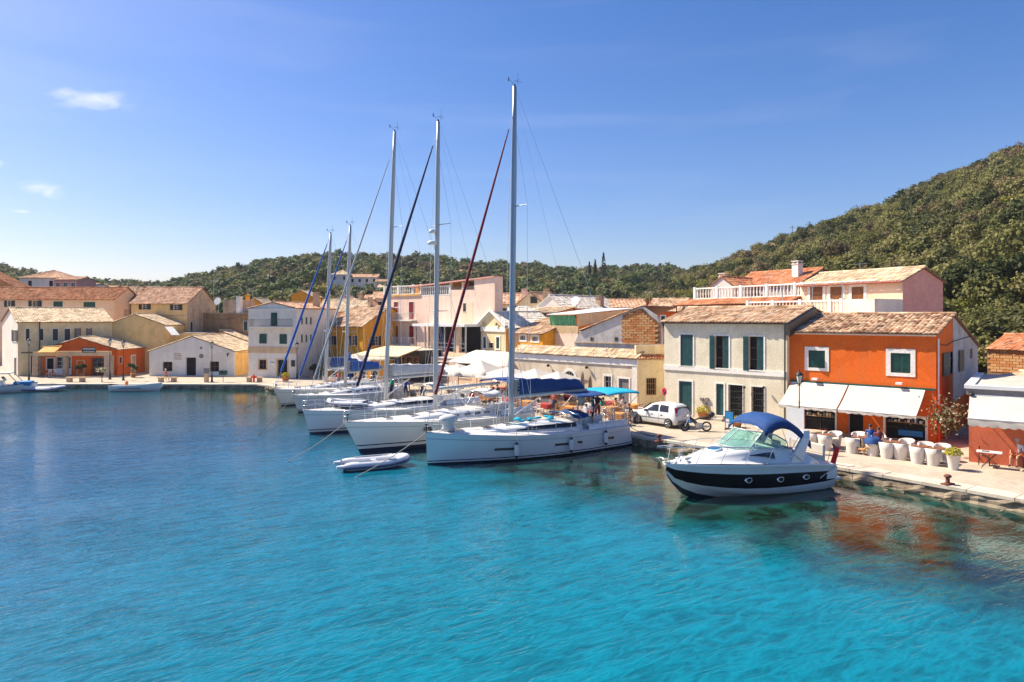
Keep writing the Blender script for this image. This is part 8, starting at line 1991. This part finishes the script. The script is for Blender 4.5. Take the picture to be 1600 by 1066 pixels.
mb = MB(); 
for i in range(120): leaf(mb, Vector((U(-.55,.55),U(-.3,.3),U(1.05,1.5))), .12, Vector((U(-1,1),U(-1,1),1)).normalized(), 0 if R()<.6 else 1)
mb.build('plants', [M['petalwhite'],M['leaf_dark']], a, fix=False)
for px, py, lab in ((127,589.5,'dark leafy bush in a tub left of the orange cafe door'),(208,590,'small bush in a terracotta pot by the orange side wall'),(489,592,'tall dark shrub beside the yellow lane house'),(507,594,'round dark bush beside the amber yellow shop'),(690,592,'small palm like shrub behind the red furled sail')):
    g_ = G(px, py); a = thing('potted_bush', lab, 'bush', g_); mb = MB(); mb.lathe([(.22,0),(.3,.45),(.26,.45)],10); mb.build('pot', M['brick'], a)
    q = tree_mb(.75, 1.9, 6, 300, .12, trunk=.04); q.build('foliage', [M['leaf_dark'],M['bark']], a, fix=False)
for px, lab in ((76,'white garden chair left of the white panelled cafe door'),(84,'white garden chair second from the cafe pillar'),(60,'dark blue moped parked between the houses at the far left') ,):
    g_ = G(px, 590)
    if 'chair' in lab: iron_chair((g_.x,g_.y,.5), U(-2,-1), lab, 'whitepaint')

# utility poles and wires on the hill and over the roofs
for px, Y, H_, lab in ((1592,165,9,'wooden utility pole high on the right hillside'),(1238,238,8,'small pole on the crest of the hillside left of the lone tree'),(1265,228,8,'small pole on the crest of the hillside right of its twin')):
    x, y = at(px, Y); a = thing('utility_pole', lab, 'utility pole', (x,y,terr(x,y)-.3)); mb = MB(); mb.cyl((0,0,0),(0,0,H_),.13,.09,n=7); mb.build('pole', M['wood'], a); mb = MB(); mb.box(-.9,.9,-.06,.06,H_-.7,H_-.58); mb.build('crossarm', M['wood'], a)
def wire(lab, p0, p1, sag=.5, r=.018):
    p0, p1 = Vector(p0), Vector(p1); pts = [p0.lerp(p1, i/14)-Vector((0,0,4*sag*(i/14)*(1-i/14))) for i in range(15)]; mb = MB(); mb.tube(pts, r, 4); o = mb.build('overhead_cable', M['rubber']); tag(o, lab, 'cable', 'overhead cables')
wire('cable sagging from the pink block wall to the white pediment house', at(700,79.4,452), at(800,72,498), .5)
wire('cable slung between the white gabled house and the white balcony house', at(368,79,549), at(390,77.8,550), .15)
wire('cable across the front of the brown walled house', at(308,94.9,492), at(387,92.9,490), .7)
wire('cable over the sloping roofs right of the pink block', at(776,84,487), at(860,80,484), .4)

g_ = G(1390,739.5,.502); a = thing('drain_cover','dark slotted drain cover in the quay paving near the kerb','drain cover',(g_.x,g_.y,.5),ang_row); mb = MB(); mb.box(-.38,.38,-.09,.09,0,.008); mb.build('frame', M['iron'], a)
mb = MB()
for i in range(9): mb.box(-.34+i*.078,-.30+i*.078,-.07,.07,.009,.016)
mb.build('slots', M['rustiron'], a)
